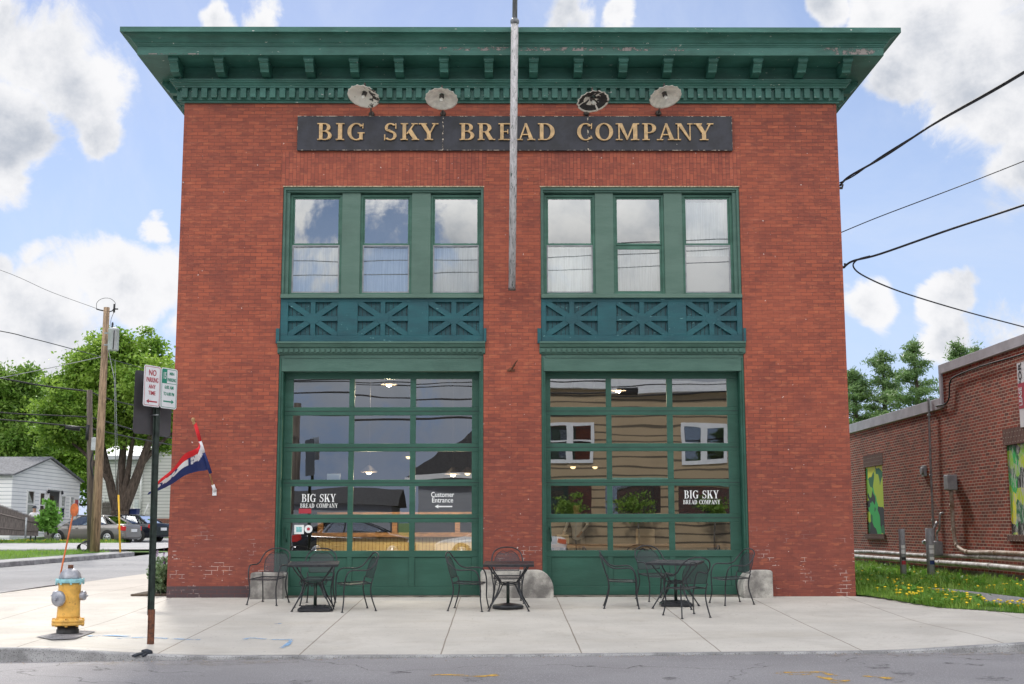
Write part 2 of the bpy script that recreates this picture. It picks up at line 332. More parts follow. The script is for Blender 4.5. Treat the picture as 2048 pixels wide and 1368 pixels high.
# concrete paving with joints
def concrete(name, c, xj, spacing, horiz):
    m, T, p, out = newmat(name); o = T.n('ShaderNodeTexCoord').outputs['Object']; s = T.n('ShaderNodeSeparateXYZ'); T.set(s.inputs[0], o)
    cc = T.mix(T.ramp(T.noise(o, .7, 6, .6), .35, .68), c, tuple(x*.84 for x in c))
    cc = T.mix(T.ramp(T.noise(o, 90., 3, .6), .55, .75, 0., .35), cc, (.20, .19, .17))
    cc = T.mix(T.ramp(T.noise(o, 2.3, 7, .7), .56, .72, 0., .34), cc, (.36, .32, .27))
    cc = T.mix(T.ramp(T.noise(o, 22., 2, .5), .675, .71, 0., .5), cc, (.20, .185, .17))
    cc = T.mix(T.ramp(T.noise(o, .45, 8, .72, 1.), .50, .66, 0., .28), cc, (.32, .29, .25))
    sp_ = T.n('ShaderNodeMapping'); T.set(sp_.inputs[0], o); sp_.inputs['Scale'].default_value = (.25, 1.4, 1); cc = T.mix(T.ramp(T.noise(sp_.outputs[0], 1.6, 7, .7), .48, .7, 0., .3), cc, (.44, .40, .33))
    def line(v, w, wob=.02):
        a = T.m('ADD', v, T.m('MULTIPLY', T.m('SUBTRACT', T.noise(o, 1.5, 3), .5), wob))
        return T.ramp(T.m('ABSOLUTE', a), w, w*1.7, 1., 0.)
    wx = T.m('SUBTRACT', T.m('FRACT', T.m('DIVIDE', T.m('SUBTRACT', s.outputs[0], xj), spacing)), .5)
    jl = line(T.m('MULTIPLY', wx, spacing), .0065)
    wy = T.m('SUBTRACT', T.m('FRACT', T.m('DIVIDE', T.m('SUBTRACT', s.outputs[1], horiz), 2.45)), .5)
    jy = T.m('MULTIPLY', line(T.m('MULTIPLY', wy, 2.45), .006), .35)
    j = T.m('MAXIMUM', jl, jy)
    if name == 'concrete': j = T.m('MAXIMUM', j, T.ramp(T.m('ABSOLUTE', T.m('ADD', s.outputs[1], 7.085)), .008, .02, 1., 0.))
    cc = T.mix(T.m('MULTIPLY', j, .7), cc, (.16, .12, .085))
    T.set(p.inputs['Base Color'], cc); p.inputs['Roughness'].default_value = .9
    b = T.n('ShaderNodeBump', i_Strength=.35, i_Distance=.01); T.set(b.inputs['Height'], T.m('SUBTRACT', T.noise(o, 60., 4), j)); T.set(p.inputs['Normal'], b.outputs[0])
concrete('concrete', (.56, .535, .49), -.90-.83, 1.67, -4.4+1.22)
concrete('concrete_kerb', (.36, .36, .37), 0., 2.4, 0.)
def asphalt(name, c, crack=True):
    m, T, p, out = newmat(name); o = T.n('ShaderNodeTexCoord').outputs['Object']
    cc = T.mix(T.ramp(T.noise(o, .35, 6, .6), .35, .65), tuple(x*1.1 for x in c), tuple(x*.86 for x in c))
    cc = T.mix(T.ramp(T.noise(o, 75., 3, .7), .50, .70, 0., .75), cc, tuple(x*2.1 for x in c))
    cc = T.mix(T.ramp(T.noise(o, 60., 2, .7), .62, .74, 0., .7), cc, tuple(x*.35 for x in c))
    if crack:
        vo = T.n('ShaderNodeTexVoronoi', i_Scale=.33, feature='DISTANCE_TO_EDGE')
        wn = T.n('ShaderNodeTexNoise', i_Scale=1.4, i_Detail=5.); T.set(wn.inputs['Vector'], o)
        ad = T.n('ShaderNodeVectorMath', operation='MULTIPLY_ADD'); T.set(ad.inputs[0], wn.outputs['Color']); ad.inputs[1].default_value = (.9,)*3; T.set(ad.inputs[2], o)
        T.set(vo.inputs['Vector'], ad.outputs[0])
        ck = T.m('MULTIPLY', T.ramp(vo.outputs['Distance'], .0015, .005, 1., 0.), T.ramp(T.noise(o, .5, 3), .48, .55))
        cc = T.mix(T.m('MULTIPLY', ck, .6), cc, (.03, .028, .027))
    T.set(p.inputs['Base Color'], cc); p.inputs['Roughness'].default_value = .88
    b = T.n('ShaderNodeBump', i_Strength=.5, i_Distance=.012); T.set(b.inputs['Height'], T.noise(o, 80., 3)); T.set(p.inputs['Normal'], b.outputs[0])
asphalt('asphalt', (.235, .228, .235)); asphalt('asphalt_side', (.25, .25, .255), True)
pm('grass_ground', (.10, .19, .03), .95, .3, 1.5, c2=(.045, .085, .018), bump=.8, bscale=25)

# ------------------------------------------------------------------ mesh builder
def wpos(o):
    p = Vector((0, 0, 0))
    while o: p += o.location; o = o.parent
    return p
class MB:
    def __init__(s): s.v = []; s.f = []; s.sm = []; s.mi = []; s.uv = None
    def add(s, vs, fs, smooth=False, mi=0):
        k = len(s.v); s.v += [tuple(a) for a in vs]; s.f += [tuple(i+k for i in f) for f in fs]; s.sm += [smooth]*len(fs); s.mi += [mi]*len(fs); return s
    def box(s, x0, x1, y0, y1, z0, z1, mi=0, mat=None):
        x0, x1 = min(x0, x1), max(x0, x1); y0, y1 = min(y0, y1), max(y0, y1); z0, z1 = min(z0, z1), max(z0, z1)
        vs = [(x0,y0,z0),(x1,y0,z0),(x1,y1,z0),(x0,y1,z0),(x0,y0,z1),(x1,y0,z1),(x1,y1,z1),(x0,y1,z1)]
        if mat is not None: vs = [mat @ Vector(v) for v in vs]
        return s.add(vs, [(0,3,2,1),(4,5,6,7),(0,1,5,4),(1,2,6,5),(2,3,7,6),(3,0,4,7)], False, mi)
    def quad(s, a, b, c, d, mi=0): return s.add([a, b, c, d], [(0, 1, 2, 3)], False, mi)
    def tube(s, pts, r, n=8, caps=True, mi=0, closed=False):
        pts = [Vector(p) for p in pts]; N = len(pts)
        rs = r if isinstance(r, (list, tuple)) else [r]*N
        t0 = (pts[1]-pts[0]).normalized(); up = Vector((0, 0, 1)) if abs(t0.z) < .9 else Vector((1, 0, 0))
        a = t0.cross(up).normalized(); vs = []
        for i, p in enumerate(pts):
            if closed: t = (pts[(i+1) % N]-pts[i-1]).normalized()
            else: t = (pts[min(i+1, N-1)]-pts[max(i-1, 0)]).normalized()
            a = (a - t*a.dot(t)); a = a.normalized() if a.length > 1e-6 else t.orthogonal().normalized()
            b = t.cross(a)
            for k in range(n):
                an = 2*PI*k/n; vs.append(p + (a*math.cos(an)+b*math.sin(an))*rs[i])
        fs = []
        for i in range(N if closed else N-1):
            j = (i+1) % N
            for k in range(n): fs.append((i*n+k, i*n+(k+1) % n, j*n+(k+1) % n, j*n+k))
        s.add(vs, fs, True, mi)
        if caps and not closed:
            k = len(s.v)-len(vs)
            s.f += [tuple(k+i for i in range(n-1, -1, -1)), tuple(k+(N-1)*n+i for i in range(n))]; s.sm += [False]*2; s.mi += [mi]*2
        return s
    def lathe(s, prof, n=20, o=(0, 0, 0), mat=None, mi=0, smooth=True, wob=None):
        vs = []
        for (r, z) in prof:
            for k in range(n):
                an = 2*PI*k/n; rr = r*(1+(wob*math.cos(an*wobn) if wob else 0)) if False else r
                v = Vector((rr*math.cos(an), rr*math.sin(an), z)); v = (mat @ v) if mat is not None else v
                vs.append(v+Vector(o))
        fs = [(i*n+k, i*n+(k+1) % n, (i+1)*n+(k+1) % n, (i+1)*n+k) for i in range(len(prof)-1) for k in range(n)]
        fs += [tuple(range(n-1, -1, -1)), tuple((len(prof)-1)*n+i for i in range(n))]
        s.add(vs, fs, smooth, mi); s.sm[-1] = False; s.sm[-2] = False
        return s
    def prism(s, poly, fn, d0, d1, mi=0):
        """poly: 2D points; fn(u, v, d) -> 3D point"""
        n = len(poly); vs = [fn(u, v, d0) for u, v in poly]+[fn(u, v, d1) for u, v in poly]
        fs = [tuple(range(n)), tuple(range(2*n-1, n-1, -1))]+[(i, i+n, (i+1) % n+n, (i+1) % n) for i in range(n)]
        return s.add(vs, fs, False, mi)
    def build(s, name, mats, parent=None, local=False, bevel=0, seg=2, autos=False):
        me = bpy.data.meshes.new(name)
        off = wpos(parent) if (parent is not None and not local) else Vector((0, 0, 0))
        vs = np.array([tuple(v) for v in s.v], dtype=float)-np.array(off)
        me.from_pydata(vs.tolist(), [], s.f)
        me.polygons.foreach_set('use_smooth', s.sm)
        if not isinstance(mats, (list, tuple)): mats = [mats]
        for m_ in mats: me.materials.append(M[m_])
        if len(mats) > 1: me.polygons.foreach_set('material_index', s.mi)
        import bmesh
        bm = bmesh.new(); bm.from_mesh(me); bmesh.ops.recalc_face_normals(bm, faces=bm.faces); bm.to_mesh(me); bm.free()
        o = bpy.data.objects.new(name, me); col.objects.link(o); o.parent = parent
        if bevel:
            b = o.modifiers.new('bevel', 'BEVEL'); b.width = bevel; b.segments = seg; b.limit_method = 'ANGLE'; b.angle_limit = .6
        return o
def thing(name, label, cat, loc=(0, 0, 0), rz=0, group=None):
    o = bpy.data.objects.new(name, None); col.objects.link(o); o.location = loc; o.rotation_euler = (0, 0, rz); o.empty_display_size = .2
    return tag(o, label, cat, group)
def tag(o, label, cat, group=None):
    o['label'] = label; o['category'] = cat
    if group: o['group'] = group
    return o
def struct(o): o['kind'] = 'structure'; return o
def copy_tree(o, parent=None):
    c = o.copy(); col.objects.link(c); c.parent = parent
    for ch in list(o.children): copy_tree(ch, c)
    return c
def catmull(pts, n=6):
    P = [Vector(p) for p in pts]; P = [P[0]*2-P[1]]+P+[P[-1]*2-P[-2]]; out = []
    for i in range(1, len(P)-2):
        for k in range(n):
            t = k/n; a, b, c, d = P[i-1:i+3]
            out.append(.5*((2*b)+(c-a)*t+(2*a-5*b+4*c-d)*t*t+(3*b-a-3*c+d)*t**3))
    return out+[P[-2]]
def text(body, name, mat, parent, size, fn, thick=.0015, bold=0.0, align='CENTER', sx=1.0):
    """flat lettering: fn(x, y, d) maps the text plane to 3D"""
    cu = bpy.data.curves.new(name, 'FONT'); cu.body = body; cu.size = size; cu.align_x = align; cu.align_y = 'CENTER'; cu.extrude = thick; cu.offset = bold; cu.resolution_u = 3
    tmp = bpy.data.objects.new(name, cu); col.objects.link(tmp)
    me = bpy.data.meshes.new_from_object(tmp.evaluated_get(bpy.context.evaluated_depsgraph_get()))
    bpy.data.objects.remove(tmp); bpy.data.curves.remove(cu)
    off = wpos(parent) if parent is not None else Vector((0, 0, 0))
    for v in me.vertices: v.co = Vector(fn(v.co.x*sx, v.co.y, v.co.z))-off
    me.materials.clear(); me.materials.append(M[mat]); me.name = name
    o = bpy.data.objects.new(name, me); col.objects.link(o); o.parent = parent; return o

# ------------------------------------------------------------------ ground heights (metres; the foot of the facade is 0)
KY = -7.1                                                   # kerb line of the front street
def sst(a, b, x): t = max(0, min(1, (x-a)/(b-a))); return t*t*(3-2*t)
def z_road(x, y): return -.30+.007*max(-14, min(14, x))+.0*(y)
def z_walk(x, y):
    base = .04*max(y, KY) if y < 0 else .006*y
    k = sst(-3.2, KY, y)
    lift = k*(.095*sst(-3.6, -6.0, x)+.16*sst(3.2, 7.2, x))
    return base+lift
def z_side(y): return -.22+.0133*min(y, 60)+(.0002*max(0, y-60) if y > 60 else 0)
def ground_hit(px, py, fn, d0=10, d1=140):
    v = ray(px, py); lo, hi = d0/v.y, d1/v.y
    for _ in range(50):
        mid = (lo+hi)/2; p = EYE+v*mid
        if p.z > fn(p.x, p.y): lo = mid
        else: hi = mid
    return EYE+v*lo
def sheet(name, xs, ys, fn, mat, keep=None, kind=True, skirt=0):
    mb = MB(); idx = {}
    for j, y in enumerate(ys):
        for i, x in enumerate(xs): idx[i, j] = len(mb.v); mb.v.append((x, y, fn(x, y)))
    for j in range(len(ys)-1):
        for i in range(len(xs)-1):
            if keep and not keep((xs[i]+xs[i+1])/2, (ys[j]+ys[j+1])/2): continue
            mb.f.append((idx[i, j], idx[i+1, j], idx[i+1, j+1], idx[i, j+1])); mb.sm.append(True); mb.mi.append(0)
    o = mb.build(name, mat)
    return struct(o) if kind else o
L = lambda a, b, n: list(np.linspace(a, b, n))
# one big sheet to the horizon
def z_gr(x, y):
    z = -.5+.0133*max(0, min(y, 60))
    if y > 60: z += .012*min(y-60, 60)
    return z
sheet('ground', [-1200, -400, -120, -60, -40, -30]+L(-20, 20, 9)+[40, 90, 400, 1200], [-1200, -300, -60, -25, 0, 10, 20, 40, 60, 90, 120, 300, 1500], z_gr, 'grass_ground')
sheet('road', [-60, -14]+L(-9, 14, 24)+[60], [-18.2, -12, KY-.14], z_road, 'asphalt')
# side street: bounded by the walk beside the shop and the far kerb
def xk(y): return -15.75+.155*(y-16.3) if y > 8 else -17.04  # far kerb line
def strip(name, rows, mat, n=1, kindo=True):
    mb = MB()
    for r in rows:
        for p in r: mb.v.append(tuple(p))
    m_ = len(rows[0])
    for i in range(len(rows)-1):
        for k in range(m_-1): mb.f.append((i*m_+k, i*m_+k+1, (i+1)*m_+k+1, (i+1)*m_+k)); mb.sm.append(True); mb.mi.append(0)
    o = mb.build(name, mat); return struct(o) if kindo else o
def curve_corner():                                         # outer edge of the corner walk, from the front kerb round to the side street
    pts = []
    for k in range(13):
        a = -PI/2-k/12*PI/2; pts.append((-6.0+3.5*math.cos(a), KY+3.5+3.5*math.sin(a)))
    return pts
corner = curve_corner()
def side_edge(y): return -9.5+.035*max(0, y)
ys = [-3.6, 0, 4, 8, 12, 16, 20, 26.5, 30, 36, 42, 50, 64]
def far_edge(y): return xk(y) if y < 27 else -14.1
strip('side_street', [[(x, y, z_side(y)+0*x) for x in (far_edge(y)-.0, -12, side_edge(y)+.02)] for y in ys], 'asphalt_side')
mb = MB(); mb.quad((-9.5, -3.6, -.268), (-17, -3.6, -.268), (-22, KY-.14, -.395), (-6.0, KY-.14, -.338)); mb.quad((-9.5, -3.6, -.272), (-6.1, KY-.14, -.342), (-6, -7.1, -.34), (-8, -4, -.30))
struct(mb.build('road', 'asphalt_side'))
# driveway where the cars stand, running off the side street
strip('driveway', [[(x, y, z_side(y)+.018) for x in (-46, -30, -24, -18, -14.2, -8, -2)] for y in (41.5, 46, 50, 58)], 'asphalt_side')
# corner sidewalk: polygon fan in a grid
def in_walk(x, y):
    if y > 0: return side_edge(y) < x < -5.9 and y < 34
    if x < -6.0 and y < KY+3.5: return (x+6.0)**2+(y-KY-3.5)**2 < 3.5**2
    if x < -9.5: return False
    return x < 26
xs = L(-9.5, -6, 29)+L(-5.5, 8, 28)+[9, 10, 12, 14, 18, 26]
yy = L(KY, 0, 29)+[1, 2, 4, 6, 9, 12, 18, 26, 34]
mb = MB(); idx = {}
def zw(x, y): return z_walk(x, y)
for j, y in enumerate(yy):
    for i, x in enumerate(xs):
        xx = x
        if y < KY+3.5 and x < -6.0:                          # snap to the arc
            lim = -6.0-math.sqrt(max(0, 3.5**2-(KY+3.5-y)**2)); xx = -6.0+(x+6.0)*(-6.0-lim)/3.5
        elif y > 0 and x < -6: xx = -6+(x+6)*(6+side_edge(y)*-1-12)/3.5 if False else -6+(x+6)*(-6-side_edge(y))/3.5
        idx[i, j] = len(mb.v); mb.v.append((xx, y, zw(xx, y)))
for j in range(len(yy)-1):
    for i in range(len(xs)-1):
        if yy[j] >= 0 and xs[i] >= -6.01: continue
        mb.f.append((idx[i, j], idx[i+1, j], idx[i+1, j+1], idx[i, j+1])); mb.sm.append(True); mb.mi.append(0)
struct(mb.build('sidewalk', 'concrete'))
# granite kerb, front street and round the corner
def kerb(name, path, ztop, zbot, wdt=.14, mat='granite', top=.004):
    mb = MB(); N = len(path)
    for i, (x, y) in enumerate(path):
        a = Vector(path[max(i-1, 0)]); b = Vector(path[min(i+1, N-1)]); t = (b-a).normalized(); nrm = Vector((t.y, -t.x))
        zt, zb = ztop(x, y), zbot(x, y)
        o2 = Vector((x, y))+nrm*wdt
        mb.v += [(x, y, zb), (x, y, zt+top), (o2.x-nrm.x*.012, o2.y-nrm.y*.012, zt+top), (o2.x, o2.y, zt+top-.015), (o2.x+nrm.x*.012, o2.y+nrm.y*.012, zb)]
    for i in range(N-1):
        for k in range(4): mb.f.append((i*5+k, i*5+k+1, (i+1)*5+k+1, (i+1)*5+k)); mb.sm.append(False); mb.mi.append(0)
    return struct(mb.build(name, mat))
path = [(x, y) for (x, y) in corner[::-1]]+[(x, KY) for x in L(-5.8, 26, 90)]
path = [(-9.5, 6), (-9.5, 0)]+path
kerb('kerb', path, lambda x, y: max(z_walk(x, y), z_road(x, y)+.02), lambda x, y: z_road(x, y)-.15)
far_path = [(far_edge(y), y) for y in [-2, 4, 8, 12, 16, 20, 24]]+[(-14.35, 25.7), (-14.35, 26.6), (-14.9, 27.6), (-16.0, 28.4), (-19, 29.2), (-26, 30)]
kerb('kerb', far_path, lambda x, y: z_side(y)+.15, lambda x, y: z_side(y)-.1)
# far walk, verge and lawn beyond the side street
def far_in(y):
    return far_edge(y)
strip('path', [[(far_edge(y)-.02-d, y, z_side(y)+.154) for d in (0, 1.0)] for y in (-2, 8, 16, 20, 24, 26.4)], 'concrete_kerb')
strip('grass_verge', [[(far_edge(y)-1.0-d, y, z_side(y)+.156+.02*math.sin(d)) for d in (0, .8, 1.7, 3.2)] for y in (-2, 8, 16, 20, 24, 26.4)]+[[(-15.4-d, 27.6, z_side(27.6)+.15) for d in (0, 1, 2, 3)]], 'grass_ground')
strip('path', [[(x, y, z_side(y)+.165+.0) for x in (-60, -36, -24, -19, -14.3)] for y in (29.5, 34, 40)], 'concrete_kerb')
strip('lawn', [[(x, y, z_side(y)+.13+(.05 if y > 40 else 0)) for x in (-90, -40, -24, -18.6)] for y in (8, 20, 29.4)], 'grass_ground')
strip('lawn', [[(x, y, z_side(y)+.12+zz) for x in (-90, -40, -30, -25)] for y, zz in ((40, 0), (43, .1), (60, .3))], 'grass_ground')
strip('lawn', [[(x, y, z_side(y)+zz) for x in (-30, -20, -14, -2)] for y, zz in ((57.5, .0), (62, .25), (80, .5), (110, .8))], 'grass_ground')
# yard beside the shop on the right
def yard_in(x, y):
    if x < 6.02: return False
    edge = -0.05-2.0*sst(6.0, 6.9, x)-1.0*sst(6.7, 8.2, x)
    return y > edge
def z_yard(x, y): return z_walk(x, max(y, -3.2))+.010+.03*sst(-2.5, 1, y)
sheet('yard', L(6.02, 10.05, 40)+L(10.4, 26, 12), L(-3.1, 0, 40)+L(.3, 36, 30), lambda x, y: z_yard(x, y), 'grass_ground', keep=yard_in)
PATHP = [ground_hit(a_, b_, z_yard) for a_, b_ in ((1846, 1176), (1900, 1179), (1960, 1186), (2060, 1198), (2160, 1206), (2160, 1216), (2060, 1211), (1985, 1209), (1925, 1201), (1870, 1186))]
PATHP = [(p.x, p.y) for p in PATHP]
mb = MB(); mb.v = [(x, y, z_yard(x, y)+.014) for x, y in PATHP]; n_ = len(PATHP)
for i in range(4): mb.f.append((i, i+1, n_-2-i, n_-1-i)); mb.sm.append(False); mb.mi.append(0)
struct(mb.build('path', 'asphalt_side'))
def in_poly(x, y, P):
    c = False; j = len(P)-1
    for i in range(len(P)):
        if (P[i][1] > y) != (P[j][1] > y) and x < (P[j][0]-P[i][0])*(y-P[i][1])/(P[j][1]-P[i][1])+P[i][0]: c = not c
        j = i
    return c
# opposite side of the front street (seen only in the glass)
mb = MB(); mb.box(-60, 60, -25.9, -18.2, -.4, -.14); struct(mb.build('sidewalk', 'concrete_kerb'))
mb = MB(); mb.box(-60, 60, -40, -25.9, -.4, -.15); struct(mb.build('parking_lot', 'asphalt'))

# worn marks painted on the paving
def ribbon(name, pts, wd, mat, zfn, up=.004):
    P = catmull([(x, y, 0) for x, y in pts], 4); mb = MB()
    for i, p in enumerate(P):
        t = (P[min(i+1, len(P)-1)]-P[max(i-1, 0)]).normalized(); nn = Vector((-t.y, t.x, 0))*wd*(.7+.6*random.random())/2
        for q in (p+nn, p-nn): mb.v.append((q.x, q.y, zfn(q.x, q.y)+up))
    for i in range(len(P)-1): mb.f.append((2*i, 2*i+1, 2*i+3, 2*i+2)); mb.sm.append(False); mb.mi.append(0)
    return struct(mb.build(name, mat))
def pxl(pts, fn): return [tuple(ground_hit(a, b, fn))[:2] for a, b in pts]
for pts, wd in (([(484, 1282), (500, 1277), (540, 1280), (585, 1280)], .07), ([(583, 1281), (575, 1290), (562, 1297)], .06)):
    ribbon('paint_mark', pxl(pts, z_walk), wd, 'chalk_blue' if False else 'mark_blue', z_walk, .009)
for pts in ([(175, 1273), (215, 1272), (260, 1274)], [(235, 1278), (290, 1276), (400, 1281)], [(549, 1249), (562, 1248)]):
    ribbon('paint_mark', pxl(pts, z_walk), .09, 'mark_blue', z_walk, .009)
for pts in ([(1540, 1347), (1580, 1345), (1640, 1345), (1670, 1352)], [(1560, 1349), (1600, 1350), (1630, 1347)], [(1640, 1353), (1665, 1360), (1700, 1362)], [(1665, 1366), (1690, 1364)]):
    ribbon('paint_mark', pxl(pts, z_road), .10, 'mark_yellow', z_road)
for pts in ([(860, 1352), (900, 1350), (960, 1353), (1000, 1350)], [(1730, 1352), (1790, 1358)]):
    ribbon('paint_mark', pxl(pts, z_road), .12, 'mark_yellow', z_road, .004)
for a, b, rx, ry in ((604, 1364, .13, .05), (798, 1345, .14, .04), (948, 1360, .12, .05), (1755, 1335, .12, .04), (1810, 1348, .12, .05), (1790, 1362, .1, .04), (1990, 1358, .18, .05), (1950, 1330, .12, .03), (1905, 1327, .1, .03), (1340, 1358, .1, .04), (1765, 1330, .08, .03)):
    c = ground_hit(a, b, z_road); mb = MB(); n = 14
    mb.v = [(c.x+rx*math.cos(2*PI*k/n)*random.uniform(.7, 1.2), c.y+ry*4*math.sin(2*PI*k/n)*random.uniform(.7, 1.2), 0) for k in range(n)]
    mb.v = [(x, y, z_road(x, y)+.004) for x, y, _ in mb.v]; mb.f = [tuple(range(n))]; mb.sm = [False]; mb.mi = [0]
    struct(mb.build('oil_stain', 'blot'))
ribbon('sand', [(-5.2, KY-.35), (-4.5, KY-.45), (-3.5, KY-.5), (-2.5, KY-.38)], .42, 'sand', z_road, .003)
ribbon('sand', [(3.5, KY-.32), (5, KY-.35), (7, KY-.3)], .30, 'sand', z_road, .003)
# patch of asphalt round the hydrant
HYD = ground_hit(135, 1268, z_walk)
pc = [ground_hit(a, b, z_walk) for a, b in ((72, 1275), (105, 1281), (150, 1279), (192, 1264), (150, 1262), (120, 1266))]
mb = MB(); mb.v = [(p.x, p.y, z_walk(p.x, p.y)+.012) for p in pc]; mb.f = [tuple(range(6))]; mb.sm = [False]; mb.mi = [0]; struct(mb.build('asphalt_patch', 'asphalt'))

# ------------------------------------------------------------------ serif capitals (height 1), as overlapping strokes
def rect(a, b, c, d): return [(a, b), (c, b), (c, d), (a, d)]
def band(cx, cy, rx, ry, th, tv, a0, a1, n=18):
    o_ = [(cx+rx*math.cos(math.radians(a0+(a1-a0)*k/n)), cy+ry*math.sin(math.radians(a0+(a1-a0)*k/n))) for k in range(n+1)]
    i_ = [(cx+(rx-th)*math.cos(math.radians(a0+(a1-a0)*k/n)), cy+(ry-tv)*math.sin(math.radians(a0+(a1-a0)*k/n))) for k in range(n+1)]
    return [[o_[k], o_[k+1], i_[k+1], i_[k]] for k in range(n)]
def diag(x0, y0, x1, y1, w_): return [(x0, y0), (x0+w_, y0), (x1+w_, y1), (x1, y1)]
S_ = .055
def stem(x, w_=.17, l=.09, r=.09, top=True, bot=True):
    out = [rect(x, 0, x+w_, 1)]
    if bot: out.append(rect(x-l, 0, x+w_+r, S_))
    if top: out.append(rect(x-l, 1-S_, x+w_+r, 1))
    return out
GL = {
 'I': (.36, lambda: stem(.095)),
 'B': (.72, lambda: stem(.09, r=0)+[rect(.26, 1-S_, .38, 1), rect(.26, .50, .40, .55), rect(.26, 0, .38, S_)]+band(.36, .755, .28, .245, .17, .05, -90, 90)+band(.37, .27, .34, .27, .18, .055, -90, 90)),
 'G': (.82, lambda: band(.45, .5, .44, .51, .19, .055, 42, 305)+[rect(.60, .03, .77, .42), rect(.52, .40, .86, .455), diag(.74, .70, .76, .98, .05)]),
 'S': (.60, lambda: band(.30, .735, .27, .27, .13, .06, 35, 235)+band(.29, .27, .29, .28, .14, .06, -145, 55)+[[(.10, .62), (.22, .50), (.52, .36), (.42, .52), (.24, .64)], diag(.52, .68, .52, .99, .05), diag(.0, .0, .0, .33, .05)]),
 'K': (.82, lambda: stem(.09)+[diag(.26, .36, .62, 1, .075), [(.34, .52), (.50, .66), (.84, .0), (.62, .0)], rect(.50, 1-S_, .80, 1), rect(.52, 0, .88, S_)]),
 'Y': (.82, lambda: [rect(.34, 0, .51, .45), rect(.24, 0, .61, S_), [(.05, 1), (.25, 1), (.51, .42), (.34, .40)], [(.45, .44), (.50, .40), (.74, 1), (.66, 1)], rect(-.02, 1-S_, .34, 1), rect(.56, 1-S_, .84, 1)]),
 'R': (.82, lambda: stem(.09)+[rect(.26, 1-S_, .38, 1), rect(.26, .46, .38, .51)]+band(.37, .73, .32, .27, .18, .055, -90, 90)+[[(.34, .48), (.54, .50), (.80, 0), (.58, 0)], rect(.60, 0, .88, S_)]),
 'E': (.68, lambda: stem(.09, r=0)+[rect(.26, 1-S_, .62, 1), rect(.26, 0, .64, S_), rect(.26, .48, .48, .53), rect(.57, .76, .62, 1), rect(.60, 0, .66, .27), rect(.44, .38, .49, .63)]),
 'A': (.82, lambda: [[(.10, 0), (.17, 0), (.46, .98), (.39, 1)], [(.37, 1), (.47, 1), (.80, 0), (.60, 0)], rect(.20, .30, .62, .355), rect(-.02, 0, .28, S_), rect(.50, 0, .88, S_)]),
 'D': (.80, lambda: stem(.09, r=0)+[rect(.26, 1-S_, .36, 1), rect(.26, 0, .36, S_)]+band(.34, .5, .44, .5, .19, .055, -90, 90)),
 'C': (.76, lambda: band(.44, .5, .43, .51, .19, .055, 45, 315)+[diag(.70, .68, .72, .99, .05), diag(.73, .10, .68, .26, .05)]),
 'O': (.84, lambda: band(.42, .5, .42, .52, .18, .055, 0, 360, 30)),
 'M': (1.02, lambda: [rect(.11, 0, .17, 1), rect(0, 0, .29, S_), rect(0, 1-S_, .24, 1), [(.10, 1), (.28, 1), (.55, .10), (.48, 0)], [(.46, .03), (.52, .02), (.84, 1), (.76, 1)], rect(.76, 0, .94, 1), rect(.66, 0, 1.03, S_), rect(.78, 1-S_, 1.03, 1)]),
 'P': (.68, lambda: stem(.09)+[rect(.26, 1-S_, .36, 1), rect(.26, .42, .36, .47)]+band(.35, .71, .31, .29, .18, .055, -90, 90)),
 'N': (.86, lambda: [rect(.10, 0, .16, 1), rect(0, 0, .27, S_), rect(0, 1-S_, .2, 1), [(.06, 1), (.28, 1), (.76, .02), (.72, -.03), (.68, 0)], rect(.70, 0, .76, 1), rect(.60, 1-S_, .87, 1)]),
}
def glyph(mb, ch, x0, x1, z0, z1, fn, d0, d1):
    w_, g_ = GL[ch]; sx_ = (x1-x0)/w_; k = 0
    for poly in g_():
        mb.prism([(x0+u*sx_, z0+v*(z1-z0)) for u, v in poly], fn, d0+.0004*(k % 7), d1)
        k += 1
def word(s, x0, x1, z0, z1, fn, mat, parent, name, d0, d1, gap=.10):
    tot = sum((GL[c][0] if c != ' ' else .45) for c in s)+gap*(len(s)-1); k = (x1-x0)/tot; x = x0; mb = MB()
    for c in s:
        w_ = GL[c][0] if c != ' ' else .45
        if c != ' ': glyph(mb, c, x, x+w_*k, z0, z1, fn, d0, d1)
        x += (w_+gap)*k
    return mb.build(name, mat, parent)

# ------------------------------------------------------------------ the brick building
BL, BR = (-4.15, -.50), (.53, 4.16); HB = 7.36; HW = 8.93; DEP = 14.
shop = thing('brick_building', 'red brick two storey bakery with green cornice and two green glazed bay doors', 'building', (0, 0, 0))
mb = MB()
def fq(x0, x1, z0, z1, y=0): mb.quad((x0, y, z0), (x1, y, z0), (x1, y, z1), (x0, y, z1))
for x0, x1 in ((-6, BL[0]), (BL[1], BR[0]), (BR[1], 6)): fq(x0, x1, -.6, HB)
fq(-6, 6, HB, HW)
for x0, x1 in (BL, BR):
    mb.quad((x0, 0, -.3), (x0, .42, -.3), (x0, .42, HB), (x0, 0, HB)); mb.quad((x1, 0, -.3), (x1, .42, -.3), (x1, .42, HB), (x1, 0, HB))
    mb.quad((x0, 0, HB), (x1, 0, HB), (x1, .42, HB), (x0, .42, HB))
for x in (-6, 6): mb.quad((x, 0, -.9), (x, DEP, -.9), (x, DEP, HW+.9), (x, 0, HW+.9))
mb.quad((-6, DEP, -.6), (6, DEP, -.6), (6, DEP, 9.9), (-6, DEP, 9.9))
wall = mb.build('wall', 'brick', shop)
for a, b, fl in ((BL[0], BL[1], .0), (BR[0], BR[1], .0)):
    mb = MB(); mb.prism([(a-.02, HB+.0), (b+.02, HB+.0), (b+.06, 7.99), (a-.06, 7.99)], lambda u, v, d: (u, d, v), -.006, .03); mb.build('brick_arch', 'brick_soldier', shop)
mb = MB(); mb.box(-6.02, 6.02, -.02, DEP+.02, 9.75, 9.9); mb.build('roof', 'shingle_dark', shop)
